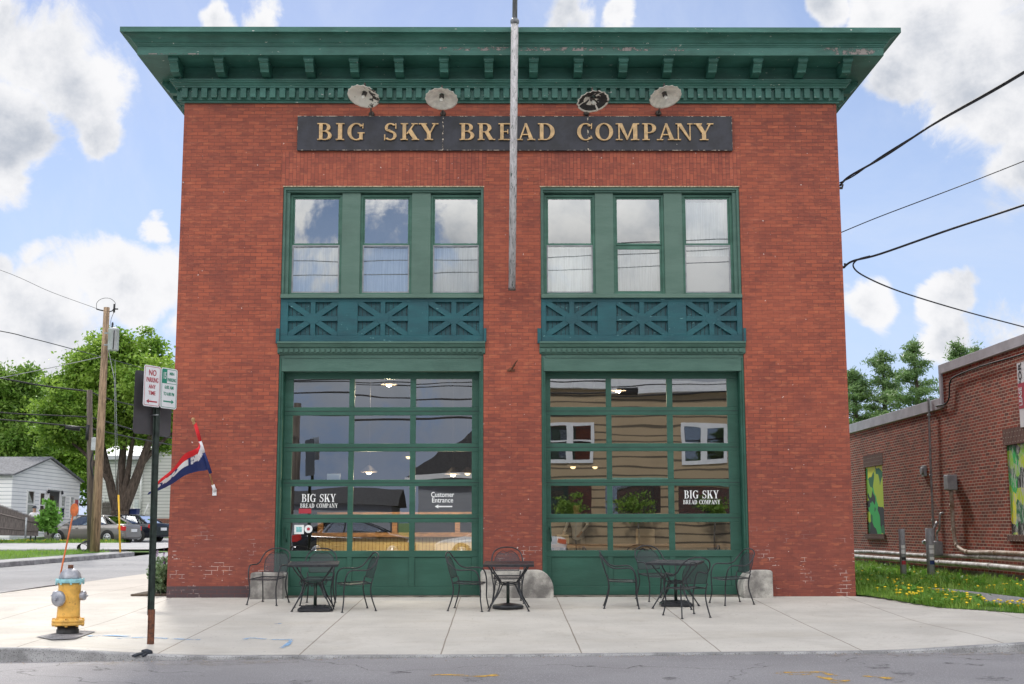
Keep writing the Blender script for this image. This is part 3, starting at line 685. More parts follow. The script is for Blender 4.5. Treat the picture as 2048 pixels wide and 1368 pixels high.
# cornice: profile swept along the front and mitred round both sides
cor = bpy.data.objects.new('cornice', None)
prof = [(0, 8.92), (.045, 8.92), (.045, 8.955), (.075, 8.96), (.075, 9.17), (.15, 9.172), (.15, 9.20), (.17, 9.215), (.185, 9.24), (.215, 9.255), (.215, 9.275), (.235, 9.285), (.235, 9.31), (.10, 9.33), (.10, 9.57),
        (.70, 9.585), (.70, 9.735), (.715, 9.74), (.715, 9.752), (.735, 9.765), (.735, 9.785), (.76, 9.80), (.775, 9.83), (.80, 9.86), (.84, 9.885), (.885, 9.90), (.90, 9.905), (.90, 9.915), (.95, 9.918), (.95, 10.01), (.60, 10.06), (0, 10.08)]
mb = MB(); n = len(prof)
for (o_, z) in prof: mb.v += [(-6-o_, DEP, z), (-6-o_, -o_, z), (6+o_, -o_, z), (6+o_, DEP, z)]
for i in range(n-1):
    for k in range(3): mb.f.append((4*i+k, 4*i+k+1, 4*(i+1)+k+1, 4*(i+1)+k)); mb.sm.append(False); mb.mi.append(0)
mb.f += [(4*(n-1)+0, 4*(n-1)+1, 4*(n-1)+2, 4*(n-1)+3)]; mb.sm.append(False); mb.mi.append(0)
cornice = mb.build('cornice', 'green_cornice', shop)
mb = MB()
for i in range(68):
    x = -5.97+i*(11.94/67); mb.box(x-.054, x+.054, -.145, -.07, 8.985, 9.168)
for i in range(76):
    y = .05+i*.178
    for s in (-1, 1): mb.box(s*6.07, s*6.145, y-.054, y+.054, 8.985, 9.168)
mb.build('dentil_band', 'green_cornice', cornice, bevel=.004, seg=1)
def bracket(x, side=0, y=0):
    mb = MB()
    pr = [(.10, 9.572), (.60, 9.582), (.60, 9.50), (.58, 9.49), (.56, 9.485), (.545, 9.455), (.515, 9.425), (.48, 9.40), (.46, 9.37), (.46, 9.355), (.30, 9.345), (.20, 9.335), (.10, 9.325)]
    if not side:
        mb.prism(pr, lambda u, v, d: (x+d, -u, v), -.078, .078); mb.box(x-.092, x+.092, -.615, -.5, 9.515, 9.588)
    else:
        mb.prism(pr, lambda u, v, d: (side*(6+u), y+d, v), -.078, .078); mb.box(side*6.5, side*6.615, y-.092, y+.092, 9.515, 9.588)
    mb.build('bracket', 'green_cornice', cornice, bevel=.005, seg=1)
for i in range(16): bracket(-6.08+i*12.16/15)
for s in (-1, 1):
    for i in range(4): bracket(0, s, .75+i*.81)
# rotten bare strips on the lower fascia
pm('bare_wood', (.30, .25, .24), .85, .4, 6, c2=(.12, .10, .10), stretch=(1, 1, 10))
alpha_paint('bare_patch', (.30, .26, .25), (.48, .60), 5.)
mb = MB(); mb.quad((-1.45, -.7035, 9.665), (3.2, -.7035, 9.665), (3.2, -.7035, 9.732), (-1.45, -.7035, 9.732)); mb.build('bare_wood', 'bare_patch', cornice); mb = MB()
mb.quad((5.6, -.7035, 9.60), (6.65, -.7035, 9.60), (6.65, -.7035, 9.73), (5.6, -.7035, 9.73)); mb.build('bare_wood', 'bare_patch', cornice); mb = MB()
mb.quad((-6.5, -.7035, 9.59), (-5.6, -.7035, 9.59), (-5.6, -.7035, 9.61), (-6.5, -.7035, 9.61))
mb.build('bare_wood', 'bare_patch', cornice)

def bay(x0, x1, left):
    cx = (x0+x1)/2; K = lambda x, y: CX+(x-CX)*(CD+y)/CD      # position measured on the facade plane, carried back to depth y
    KZ = lambda z, y: CH+(z-CH)*(CD+y)/CD
    # ---- upper window group
    wd = [(-4.03, -3.08), (-2.75, -1.81), (-1.47, -.545)] if left else [(.60, 1.53), (1.86, 2.79), (3.12, 4.04)]
    zs, zt = 5.36, 7.23
    mb = MB()
    mb.box(x0, x1, .06, .3, zt+.02, HB-.02); mb.box(x0, wd[0][0], .06, .3, zs, zt+.02); mb.box(wd[2][1], x1, .06, .3, zs, zt+.02)
    mb.box(x0+.0, x1-.0, .02, .06, HB-.07, HB-.012); mb.box(x0+.002, x0+.05, .02, .06, zs, HB-.07); mb.box(x1-.05, x1-.002, .02, .06, zs, HB-.07)
    mb.box(x0+.05, x1-.05, .045, .0595, HB-.10, HB-.07)
    mb.build('window_surround', 'green_trim', shop, bevel=.004, seg=1)
    for i in (0, 1):
        m2 = MB(); m2.box(wd[i][1], wd[i+1][0], .085, .3, zs, zt+.02); m2.build('mullion', 'green_pilaster', shop)
    m2 = MB(); m2.box(x0-.01, x1+.01, HB*0-.004, .05, HB-.018, HB+.003); m2.build('caulk_line', 'caulk', shop)
    m2 = MB(); m2.prism([(-.05, 5.28), (-.05, 5.345), (.0, 5.36), (.30, 5.38), (.3, 5.28)], lambda u, v, d: (d, u, v), x0+.005, x1-.005); m2.build('sill', 'green_pilaster', shop, bevel=.004, seg=1)
    for i, (a, b) in enumerate(wd):
        f = MB(); yf = .13
        f.box(a, a+.045, yf, yf+.12, zs+.01, zt); f.box(b-.045, b, yf, yf+.12, zs+.01, zt); f.box(a+.045, b-.045, yf, yf+.12, zt-.04, zt); f.box(a+.045, b-.045, yf, yf+.12, zs+.01, zs+.045)
        win = f.build('window', 'green_sash', shop)
        zm = 6.31
        u = MB(); y2 = .155; a1, b1 = a+.046, b-.046
        u.box(a1, a1+.03, y2, y2+.04, zm-.02, zt-.041); u.box(b1-.03, b1, y2, y2+.04, zm-.02, zt-.041); u.box(a1+.03, b1-.03, y2, y2+.04, zt-.075, zt-.041); u.box(a1+.03, b1-.03, y2, y2+.04, zm-.02, zm+.015)
        u.build('upper_sash', 'green_sash', win, bevel=.003, seg=1)
        g_ = MB(); g_.quad((a1+.03, y2+.02, zm+.015), (b1-.03, y2+.02, zm+.015), (b1-.03, y2+.02, zt-.075), (a1+.03, y2+.02, zt-.075)); g_.build('pane', 'glass_upper', win)
        # lower half: screen frame (light) except the middle window on the right
        scr = left or i != 1
        l_ = MB(); y3 = .17; t = .022 if scr else .035; zb = zs+.046; zt2 = zm-.021
        if scr: y3 = .14
        l_.box(a1, a1+t, y3, y3+.03, zb, zt2); l_.box(b1-t, b1, y3, y3+.03, zb, zt2); l_.box(a1+t, b1-t, y3, y3+.03, zb, zb+t); l_.box(a1+t, b1-t, y3, y3+.03, zt2-t*(1 if scr else 2), zt2)
        l_.build('screen_frame' if scr else 'lower_sash', 'pipe_grey' if scr else 'green_sash', win)
        g_ = MB(); g_.quad((a1+t, y3+.02, zb+t), (b1-t, y3+.02, zb+t), (b1-t, y3+.02, zt2-t), (a1+t, y3+.02, zt2-t)); g_.build('pane', 'glass_upper', win)
        # curtain or blind behind
        m2 = MB(); top = zt-.1 if (not left and i == 2) else zm-.03
        nn = 30; lo = zs+.03
        for k in range(nn+1):
            x = a1+(b1-a1)*k/nn; y = .29+.012*math.sin(k*1.3+i); m2.v += [(x, y, lo), (x, y, top)]
        for k in range(nn): m2.f.append((2*k, 2*k+2, 2*k+3, 2*k+1)); m2.sm.append(True); m2.mi.append(0)
        m2.build('curtain', 'curtain', win)
        if not left and i == 2:
            m2 = MB(); m2.box(a1+.022, b1-.022, .20, .205, zs+.06, 6.09); m2.build('blind', 'screen_grey', win)
    # dark room behind
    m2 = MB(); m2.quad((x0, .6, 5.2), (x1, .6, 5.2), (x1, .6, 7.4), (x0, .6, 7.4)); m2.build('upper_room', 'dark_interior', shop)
    # ---- teal panel with crossed battens
    z0, z1 = 4.49, 5.29; m2 = MB(); m2.box(x0+.001, x1-.001, .075, .12, z0, z1)
    bd = m2.build('panel_boards', 'teal_panel', shop)
    m2 = MB()
    for k in range(46):
        x = x0+.05+k*(x1-x0-.1)/45; m2.box(x-.004, x+.004, .071, .0748, z0+.02, z1-.02)
    m2.build('board_gap', 'shingle_dark', bd)
    xs3 = [(-4.01, -3.12), (-2.76, -1.86), (-1.49, -.58)] if left else [(.62, 1.55), (1.885, 2.81), (3.145, 4.06)]
    m2 = MB(); yb0, yb1 = .012, .074; a0, a1z = z0+.12, z1-.075
    m2.box(x0+.003, x1-.003, yb0, yb1, z0, a0); m2.box(x0+.003, x1-.003, yb0, yb1, a1z, z1-.0)
    ed = [x0+.003]+[v for p_ in xs3 for v in p_]+[x1-.003]
    for k in range(0, 8, 2): m2.box(ed[k], ed[k+1], yb0, yb1, a0, a1z)
    zc = (a0+a1z)/2
    for (a, b) in xs3:
        xc = (a+b)/2
        m2.box(xc-.045, xc+.045, yb0+.003, yb1, a0, a1z); m2.box(a, b, yb0+.005, yb1, zc-.045, zc+.045)
        for s in (1, -1):
            pa, pb = Vector((a, zc-s*(zc-a0))), Vector((b, zc+s*(a1z-zc))); t = (pb-pa).normalized(); nn = Vector((-t.y, t.x))*.045
            yy_ = yb0+.007+(.002 if s > 0 else 0)
            pl = [pa+nn, pa-nn, pb-nn, pb+nn]
            pl = [Vector((min(max(q.x, a), b), min(max(q.y, a0), a1z))) for q in pl]
            m2.prism([(pa.x, pa.y), (min(pa.x+.10, b), pa.y), (pb.x, pb.y-s*.055), (pb.x, pb.y), (pb.x-.10, pb.y), (pa.x, pa.y+s*.055)], lambda u, v, d: (u, d, v), yy_, yb1)
        m2.prism([(xc-.11, zc-.045), (xc-.045, zc-.10), (xc+.045, zc-.10), (xc+.11, zc-.045), (xc+.11, zc+.045), (xc+.045, zc+.10), (xc-.045, zc+.10), (xc-.11, zc+.045)], lambda u, v, d: (u, d, v), yb0+.001, yb1)
    m2.build('crossed_battens', 'teal_panel', shop, bevel=.003, seg=1)
    m2 = MB(); m2.box(x0-.065, x0-.001, -.02, .03, z0-.03, z0+.24); m2.box(x1+.001, x1+.05, -.02, .03, z0+.0, z0+.24); m2.build('panel_end', 'teal_panel', shop)
    # ---- small cornice with fine dentils
    m2 = MB(); m2.prism([(.1, 4.485), (-.085, 4.485), (-.09, 4.455), (-.07, 4.44), (-.06, 4.42), (-.05, 4.40), (-.04, 4.385), (-.02, 4.375), (-.02, 4.285), (.0, 4.275), (.0, 4.26), (.1, 4.26)], lambda u, v, d: (d, u, v), x0-.03, x1+.03)
    lc = m2.build('lower_cornice', 'green_trim', shop, bevel=.003, seg=1)
    m2 = MB(); nd = 39; p = (x1-x0)/nd
    for k in range(nd):
        x = x0+p*k+p*.08; m2.box(x, x+p*.62, -.048, -.0205, 4.30, 4.36)
    m2.build('dentil_band', 'green_trim', lc)
    # ---- lintel board and casing
    m2 = MB(); m2.box(x0+.002, x1-.002, .035, .4, 3.965, 4.258); m2.box(x0+.09, x1-.09, .02, .0349, 4.20, 4.255); m2.build('lintel_board', 'green_trim', shop)
    m2 = MB()
    for s, xe in ((1, x0), (-1, x1)):
        m2 = MB(); m2.box(xe+s*.002, xe+s*.075, .05, .4, -.02, 3.964); m2.box(xe+s*.002, xe+s*.04, .02, .0499, -.02, 4.2)
        m2.build('door_casing', 'green_door', shop, bevel=.003, seg=1)
    # ---- the overhead door
    Y = .26; dx0, dx1 = x0+.0755, x1-.0755
    cols = [(-3.88, -2.885), (-2.79, -1.80), (-1.70, -.705)] if left else [(.69, 1.68), (1.775, 2.76), (2.865, 3.84)]
    rows = [(.80, 1.285), (1.43, 1.92), (2.035, 2.53), (2.67, 3.17), (3.315, 3.82)]
    cols = [(K(a, Y), K(b, Y)) for a, b in cols]; rows = [(KZ(a, Y), KZ(b, Y)) for a, b in rows]
    d = MB(); zz = [.02, .10]+[]
    hz = [(.02, .17)]+[(.68, rows[0][0])]+[(rows[i][1], rows[i+1][0]) for i in range(4)]+[(rows[4][1], 3.966)]
    for (a, b) in hz: d.box(dx0, dx1, Y, Y+.05, a, b)
    for i in range(5):
        e_ = [dx0, cols[0][0], cols[0][1], cols[1][0], cols[1][1], cols[2][0], cols[2][1], dx1]
        for k in range(0, 8, 2): d.box(e_[k], e_[k+1], Y+.0, Y+.05, rows[i][0], rows[i][1])
    e_ = [dx0, dx0+.28, cols[1][1]-.02, cols[2][0]+.02, dx1-.28, dx1]
    e_ = [dx0, cols[0][0], (cols[0][1]+cols[1][0])/2-.045, (cols[0][1]+cols[1][0])/2+.045, (cols[1][1]+cols[2][0])/2-.05, (cols[1][1]+cols[2][0])/2+.05, cols[2][1], dx1]
    for k in range(0, 8, 2): d.box(e_[k], e_[k+1], Y, Y+.05, .17, .68)
    d.box(e_[1], e_[-2], Y+.022, Y+.05, .17, .68)
    door = d.build('overhead_door', 'green_door', shop, bevel=.006, seg=2)
    m2 = MB()
    for (a, b) in hz[2:-1]: m2.box(dx0+.002, dx1-.002, Y-.0025, Y+.0, (a+b)/2-.004, (a+b)/2+.004)
    m2.build('section_joint', 'shingle_dark', door)
    for (ra, rb) in rows:
        for (ca, cb) in cols:
            m2 = MB(); t1, t2 = [random.uniform(-.0015, .0015) for _ in range(2)]
            m2.quad((ca, Y+.03+t1, ra), (cb, Y+.03-t1, ra+0), (cb, Y+.03-t1+t2, rb), (ca, Y+.03+t1+t2, rb)); m2.build('pane', 'glass_door', door)
    hx = dx0+.07; m2 = MB(); m2.box(hx-.02, hx+.02, Y-.012, Y-.001, .98, 1.22); m2.tube([(hx, Y-.02, 1.2), (hx+.015, Y-.05, 1.15), (hx+.02, Y-.045, 1.05), (hx+.03, Y-.02, .95)], .012, 6)
    m2.build('handle', 'green_door', door)
    m2 = MB(); m2.box(x0+.01, x1-.01, -.03, .45, -.12, .018); m2.build('threshold', 'concrete_old', shop)
    return cols, rows, door, Y
colsL, rowsL, doorL, YD = bay(*BL, True); colsR, rowsR, doorR, _ = bay(*BR, False)
# interior
mb = MB(); mb.box(-5.6, 5.6, .45, 9, -.05, .02); mb.build('floor', 'interior_floor', shop)
mb = MB()
mb.quad((-5.6, 9, 0), (5.6, 9, 0), (5.6, 9, 4.6), (-5.6, 9, 4.6)); mb.quad((-5.6, .45, 0), (-5.6, 9, 0), (-5.6, 9, 4.6), (-5.6, .45, 4.6)); mb.quad((5.6, .45, 0), (5.6, 9, 0), (5.6, 9, 4.6), (5.6, .45, 4.6))
mb.quad((-5.6, .45, 4.6), (5.6, .45, 4.6), (5.6, 9, 4.6), (-5.6, 9, 4.6))
mb.build('inner_wall', 'interior_wall', shop)

# door lettering (white, stuck on the glass)
fnL = lambda u, v, d: (u, YD+.022+d, v)
def glass_word(door, s, x0, x1, z0, z1, name='lettering'):
    kx = lambda x: CX+(x-CX)*(CD+YD)/CD; kz = lambda z: CH+(z-CH)*(CD+YD)/CD
    o = word(s, kx(x0), kx(x1), kz(z0), kz(z1), fnL, 'decal_white', door, name, 0, .004)
def px2(px, py): p = at(px, py, 0); return p.x, p.z
for door, xa, xb, xc, xd, za in ((doorL, 603, 671, 600, 675, 0), (doorR, 1369, 1438, 1367, 1441, -6)):
    glass_word(door, 'BIG SKY', px2(xa, 997)[0], px2(xb, 997)[0], px2(0, 1005+za)[1], px2(0, 989+za)[1])
    glass_word(door, 'BREAD COMPANY', px2(xc, 1012)[0], px2(xd, 1012)[0], px2(0, 1016.5+za)[1], px2(0, 1008+za)[1])
tx = lambda cx_, cz_, k=1: (lambda x, y, d: (cx_+x, YD+.022-d, cz_+y))
for s, a, b in (('Customer', 885, 989.5), ('Entrance', 885, 1000.5)):
    x, z = px2(a, b); text(s, 'lettering', 'decal_white', doorL, .125, tx(x*1.011, CH+(z-CH)*1.011), bold=.001, sx=.80 if s == 'Customer' else .86)
x, z = px2(885, 1012.5)
mb = MB(); mb.prism([(x-.15, z), (x-.085, z+.035), (x-.09, z+.012), (x+.16, z+.012), (x+.16, z-.012), (x-.09, z-.012), (x-.085, z-.035)], fnL, 0, .003); mb.build('arrow', 'decal_white', doorL)
mb = MB(); x, z = px2(593, 1059); mb.box(x-.085, x+.085, YD+.02, YD+.023, z-.08, z+.08); mb.build('sticker', 'decal_white', doorL)
mb = MB(); mb.box(x-.05, x+.05, YD+.016, YD+.0195, z-.045, z+.045); mb.build('sticker', 'decal_teal', doorL)
x, z = px2(612, 1058); mb = MB(); mb.lathe([(.07, 0), (.07, .003)], 20, (x, YD+.023, z), Matrix.Rotation(PI/2, 3, 'X')); mb.build('sticker', 'decal_white', doorL)
mb = MB(); mb.lathe([(.028, 0), (.028, .003)], 12, (x, YD+.019, z), Matrix.Rotation(PI/2, 3, 'X')); mb.build('sticker', 'sign_red', doorL)
x, z = px2(605, 1022); mb = MB(); mb.box(x-.11, x+.11, YD+.02, YD+.023, z-.04, z+.045); mb.build('sticker', 'sign_red', doorL)
x, z = px2(663, 953); mb = MB(); mb.box(x-.12, x+.12, YD+.033, YD+.036, z-.07, z+.06); mb.build('notice', 'decal_white', doorL)

# ------------------------------------------------------------------ interior things
ct = thing('counter', 'light beadboard counter with orange wooden top behind the left glass door', 'counter', (-2.2, 2.6, .02))
kk = lambda x, y: CX+(x-CX)*(CD+y)/CD
m2 = MB(); xa, xb = kk(-3.42, 2.4), kk(-.4, 2.4); m2.box(xa, xb, 2.45, 3.1, .02, 1.02)
pm('beadboard', (.85, .66, .30), .6, .08, 3)
m2.build('front_panel', 'beadboard', ct)
m2 = MB()
for k in range(48): x = xa+.04+k*(xb-xa-.08)/47; m2.box(x-.004, x+.004, 2.446, 2.4499, .05, 1.0)
m2.build('bead_line', 'wood_counter', ct)
m2 = MB(); m2.box(xa-.08, xb+.03, 2.36, 3.2, 1.02, 1.10); m2.build('counter_top', 'wood_counter', ct)
m2 = MB(); m2.box(xa-.12, xa-.0005, 2.46, 3.1, .02, 1.019); m2.build('end_post', 'cloth_dark', ct)
for i, xx in enumerate((-3.35, -2.05, -.95)):
    m2 = MB(); m2.box(kk(xx, 2.9)-.05, kk(xx, 2.9)+.05, 2.85, 2.95, 1.10, 1.42); m2.build('shelf_post', 'wood_counter', ct)
m2 = MB(); m2.box(xa-.05, xb, 2.8, 3.0, 1.42, 1.50); m2.build('upper_shelf', 'wood_counter', ct)
for i, (px, py, Yd) in enumerate(((778, 773, 1.5), (738, 948, 1.4), (817, 917, 5.), (906, 952, 1.6), (935, 950, 4.), (1237, 785, 3.), (1146, 937, 5.), (1190, 937, 6.5))):
    p = at(px, py, Yd)
    desc = ['pendant lamp glowing behind the top middle pane of the left door', 'pendant lamp low behind the third row of the left door', 'pendant lamp in the middle pane of the left door', 'pendant lamp behind the gable reflection, left one of two', 'pendant lamp nearest the right edge of the left door', 'pendant lamp glowing behind the top middle pane of the right door', 'pendant lamp by the left edge of the right door', 'pendant lamp second from the left edge of the right door'][i]
    t = thing('pendant_lamp', desc, 'lamp', tuple(p), group='pendant lamps inside the shop')
    m2 = MB(); m2.lathe([(.03, .16), (.06, .13), (.15, .05), (.16, .035), (.15, .04), (.05, .11)], 14, tuple(p)); m2.build('shade', 'iron', t)
    m2 = MB(); m2.lathe([(.02, .10), (.05, .06), (.06, .03), (.04, .0), (.01, -.01)], 12, tuple(p)); m2.build('bulb', 'bulb', t)
    m2 = MB(); m2.tube([tuple(p+Vector((0, 0, .15))), (p.x, p.y, 4.6)], .008, 5); m2.build('cord', 'cable', t)
    if i in (0, 1, 3, 5):
        ld = bpy.data.lights.new('lamp_light', 'POINT'); ld.energy = 60; ld.color = (1, .78, .5); ld.shadow_soft_size = .08
        lo = bpy.data.objects.new('lamp_light', ld); col.objects.link(lo); lo.location = p-Vector((0, 0, .15))
tb = thing('work_table', 'pale work table with tan cartons behind the right glass door', 'table', (2.3, 3.2, .02))
m2 = MB(); m2.box(kk(.7, 3), kk(3.9, 3), 2.8, 3.8, .80, .86); m2.build('table_top', 'wood_counter', tb)
m2 = MB()
for x in (kk(.8, 3), kk(3.8, 3)):
    for y in (2.85, 3.7): m2.box(x-.04, x+.04, y, y+.08, .02, .80)
m2.build('leg', 'wood_counter', tb)
for i, (a, b, zt_) in enumerate(((.80, 1.0, 1.05), (2.2, 2.5, 1.16))):
    m2 = MB(); m2.box(kk(a, 3), kk(b, 3), 2.95, 3.3, .862, zt_)
    tag(m2.build('carton', 'tan_siding', bevel=.01), ['small tan carton at the left end of the work table', 'tan carton on the middle of the work table inside the right door'][i], 'box')

# ------------------------------------------------------------------ shop sign
sg = thing('shop_sign', 'long black sign board with gold letters reading BIG SKY BREAD COMPANY above the windows', 'sign', (0, 0, 8.0))
xs_, = [(-3.91, at(886, 268, -.05).x, at(1176, 268, -.05).x, 4.055)]
for i in range(3):
    m2 = MB(); m2.box(xs_[i]+.004, xs_[i+1]-.004, -.06, -.002, 8.012, 8.662); m2.build('board', 'sign_board', sg, bevel=.004, seg=1)
m2 = MB(); e = .012
m2.box(-3.91, 4.055, -.0625, -.0602, 8.012, 8.020); m2.box(-3.91, 4.055, -.0625, -.0602, 8.654, 8.662); m2.box(-3.909, -3.90, -.0625, -.0602, 8.021, 8.653); m2.box(4.046, 4.054, -.0625, -.0602, 8.021, 8.653)
for i in (1, 2): m2.box(xs_[i]-.012, xs_[i]+.012, -.0625, -.0602, 8.021, 8.653)
m2.build('worn_edge', 'sign_edge', sg)
LT = [('B', 634, 664), ('I', 671, 689), ('G', 694, 727.5), ('S', 768, 794), ('K', 801, 836), ('Y', 838, 876), ('B', 919, 949), ('R', 955, 988), ('E', 997, 1024), ('A', 1034, 1068), ('D', 1076, 1110), ('C', 1154, 1184), ('O', 1191, 1226), ('M', 1232, 1278), ('P', 1285, 1313), ('A', 1315, 1349), ('N', 1352, 1385), ('Y', 1389, 1426)]
for ch, a, b in LT:
    m2 = MB(); p0 = at(a, 284, -.1); p1 = at(b, 250, -.1)
    z0_, z1_ = (8.20, 8.515)
    if ch in 'GSCO': z0_ -= .003
    glyph(m2, ch, p0.x, p1.x, z0_, z1_, lambda u, v, d: (u, d, v), -.10, -.061); m2.build('letter', 'gold', sg)

# ------------------------------------------------------------------ gooseneck lamps
def gooseneck(i, px, py, mx, my, tiltx, tilty, mat, label):
    c = at(px, py, -.62); mt = at(mx, my, -.03)
    t = thing('gooseneck_lamp', label, 'lamp', (mt.x, 0, mt.z), group='gooseneck lamps over the shop sign')
    R_ = Matrix.Rotation(tilty, 3, 'Y') @ Matrix.Rotation(tiltx, 3, 'X')
    n = 48; m2 = MB(); rings = [(.045, .10), (.07, .085), (.16, .055), (.26, .012), (.292, .0)]
    vs = []
    for k, (r, z) in enumerate(rings+[(r, z-.004) for r, z in rings[::-1]]):
        for q in range(n):
            an = 2*PI*q/n; fl = 1+.022*math.cos(an*16)*(r/.29); zf = z+.008*math.cos(an*16)*(r/.29)
            vs.append(c+R_ @ Vector((r*fl*math.cos(an), r*fl*math.sin(an), zf)))
    m2.add(vs, [(a*n+b, a*n+(b+1) % n, (a+1)*n+(b+1) % n, (a+1)*n+b) for a in range(len(rings)*2-1) for b in range(n)], True)
    nr = len(rings)*2-1
    if mat == 'enamel_bare':
        for q in range(nr*n):
            if q//n in (2, nr-3) and random.random() < .93 or (q//n in (1, nr-2) and random.random() < .25): m2.mi[q] = 1
        m2.build('lamp_shade', ['enamel_spotted', 'iron_dark'], t)
    else: m2.build('lamp_shade', mat, t)
    m2 = MB(); m2.lathe([(.015, .10), (.04, .09), (.045, .03), (.025, .025)], 14, c, R_); m2.build('socket', 'iron', t)
    m2 = MB(); m2.lathe([(.012, .03), (.032, .0), (.035, -.03), (.02, -.055), (.004, -.06)], 14, c, R_); m2.build('bulb', 'enamel_white', t)
    top = c+R_ @ Vector((0, 0, .10))
    P = catmull([mt, mt+Vector((0, -.10, .0)), mt+Vector((-.0, -.20, .10)), Vector((mt.x*.4+c.x*.6, -.32, c.z+.18)), Vector((c.x, -.48, c.z+.30)), top+Vector((0, .03, .08)), top], 6)
    m2 = MB(); m2.tube(P, .014, 8); m2.build('arm', 'iron', t)
    m2 = MB(); m2.lathe([(.055, 0), (.055, .02), (.035, .035), (.03, .06)], 14, (mt.x, -.001, mt.z), Matrix.Rotation(PI/2, 3, 'X')); m2.build('wall_mount', 'iron', t)
gooseneck(0, 727, 193, 743, 228, -0.40, .20, 'enamel_spotted', 'leftmost white scalloped lamp over the sign, tilted down to the right with dark peeled patches')
gooseneck(1, 883, 198, 886, 227, -0.38, .05, 'enamel_white', 'cleanest white scalloped lamp, second from the left above the letters SKY')
gooseneck(2, 1186, 203, 1173, 226, -0.36, -.16, 'enamel_bare', 'most peeled lamp with a broad black ring, above the letter C of COMPANY')
gooseneck(3, 1331, 194, 1317, 226, -0.40, -.20, 'enamel_peeled' if False else 'enamel_white', 'rightmost white scalloped lamp over the sign, tilted down to the left')

# ------------------------------------------------------------------ broken flagpole on the front
pa, pb = at(1024, 579, -.30), at(1029.5, 42, -1.09)
fp = thing('flagpole', 'peeling white wooden flagpole hanging down the middle of the facade', 'flagpole', tuple(pa))
mb = MB(); mb.tube([pa, pa.lerp(pb, .5), pb], [.063, .066, .066], 18); mb.build('lower_pole', 'flagpole_paint', fp)
pc_ = pb+(pb-pa).normalized()*1.6
mb = MB(); mb.tube([pb, pc_], [.046, .042], 14); mb.build('upper_pole', 'flagpole_metal', fp)
mb = MB(); d_ = (pb-pa).normalized(); mb.tube([pb-d_*.05, pb-d_*.02, pb+d_*.01, pb+d_*.05], [.072, .078, .078, .05], 16); mb.build('collar', 'flagpole_metal', fp)
mb = MB(); mb.tube([pa-d_*.02, pa+d_*.03], [.067, .067], 16); mb.build('end_cap', 'iron', fp)
hk = at(1024, 737, -.03)
mb = MB(); mb.tube(catmull([hk+Vector((-.05, .02, -.03)), hk, hk+Vector((.05, -.12, .07)), hk+Vector((.10, -.2, .13))], 4), [.03]*4+[.02]*4+[.012]*4+[.003], 8); mb.box(hk.x-.09, hk.x+.05, -.02, .0, hk.z-.05, hk.z-.02)
tag(mb.build('iron_hook', 'rust'), 'rusty iron spike sticking out of the brick pier between the two bays', 'hook')

# ------------------------------------------------------------------ granite guard stones at the door jambs
def guard(name, x0, x1, h, y0, round_l, round_r, label, rr):
    pts = []
    if round_l: pts += [(x0+rr-rr*math.cos(a), h-rr*1.15+rr*1.15*math.sin(a)) for a in L(0, PI/2, 10)]
    else: pts += [(x0, h-.03), (x0+.03, h)]
    if round_r: pts += [(x1-rr+rr*math.sin(a), h-rr*1.15+rr*1.15*math.cos(a)) for a in L(0, PI/2, 10)]
    else: pts += [(x1-.03, h), (x1, h-.03)]
    pts = [(x0, -.35)]+pts+[(x1, -.35)]
    m2 = MB(); m2.prism(pts, lambda u, v, d: (u, d, v), y0, .30); return tag(m2.build(name, 'granite_dirty', bevel=.025, seg=3), label, 'stone', 'granite guard stones at the door jambs')
guard('guard_stone', -4.50, -3.94, .44, -.30, False, False, 'square grey granite block at the left jamb of the left door', .1)
guard('guard_stone', -.545, .72, .47, -.22, False, True, 'wide granite block with a rounded right end under the middle pier', .30)
guard('guard_stone', 3.98, 4.50, .46, -.28, True, False, 'granite block with a rounded left end at the right jamb of the right door', .26)

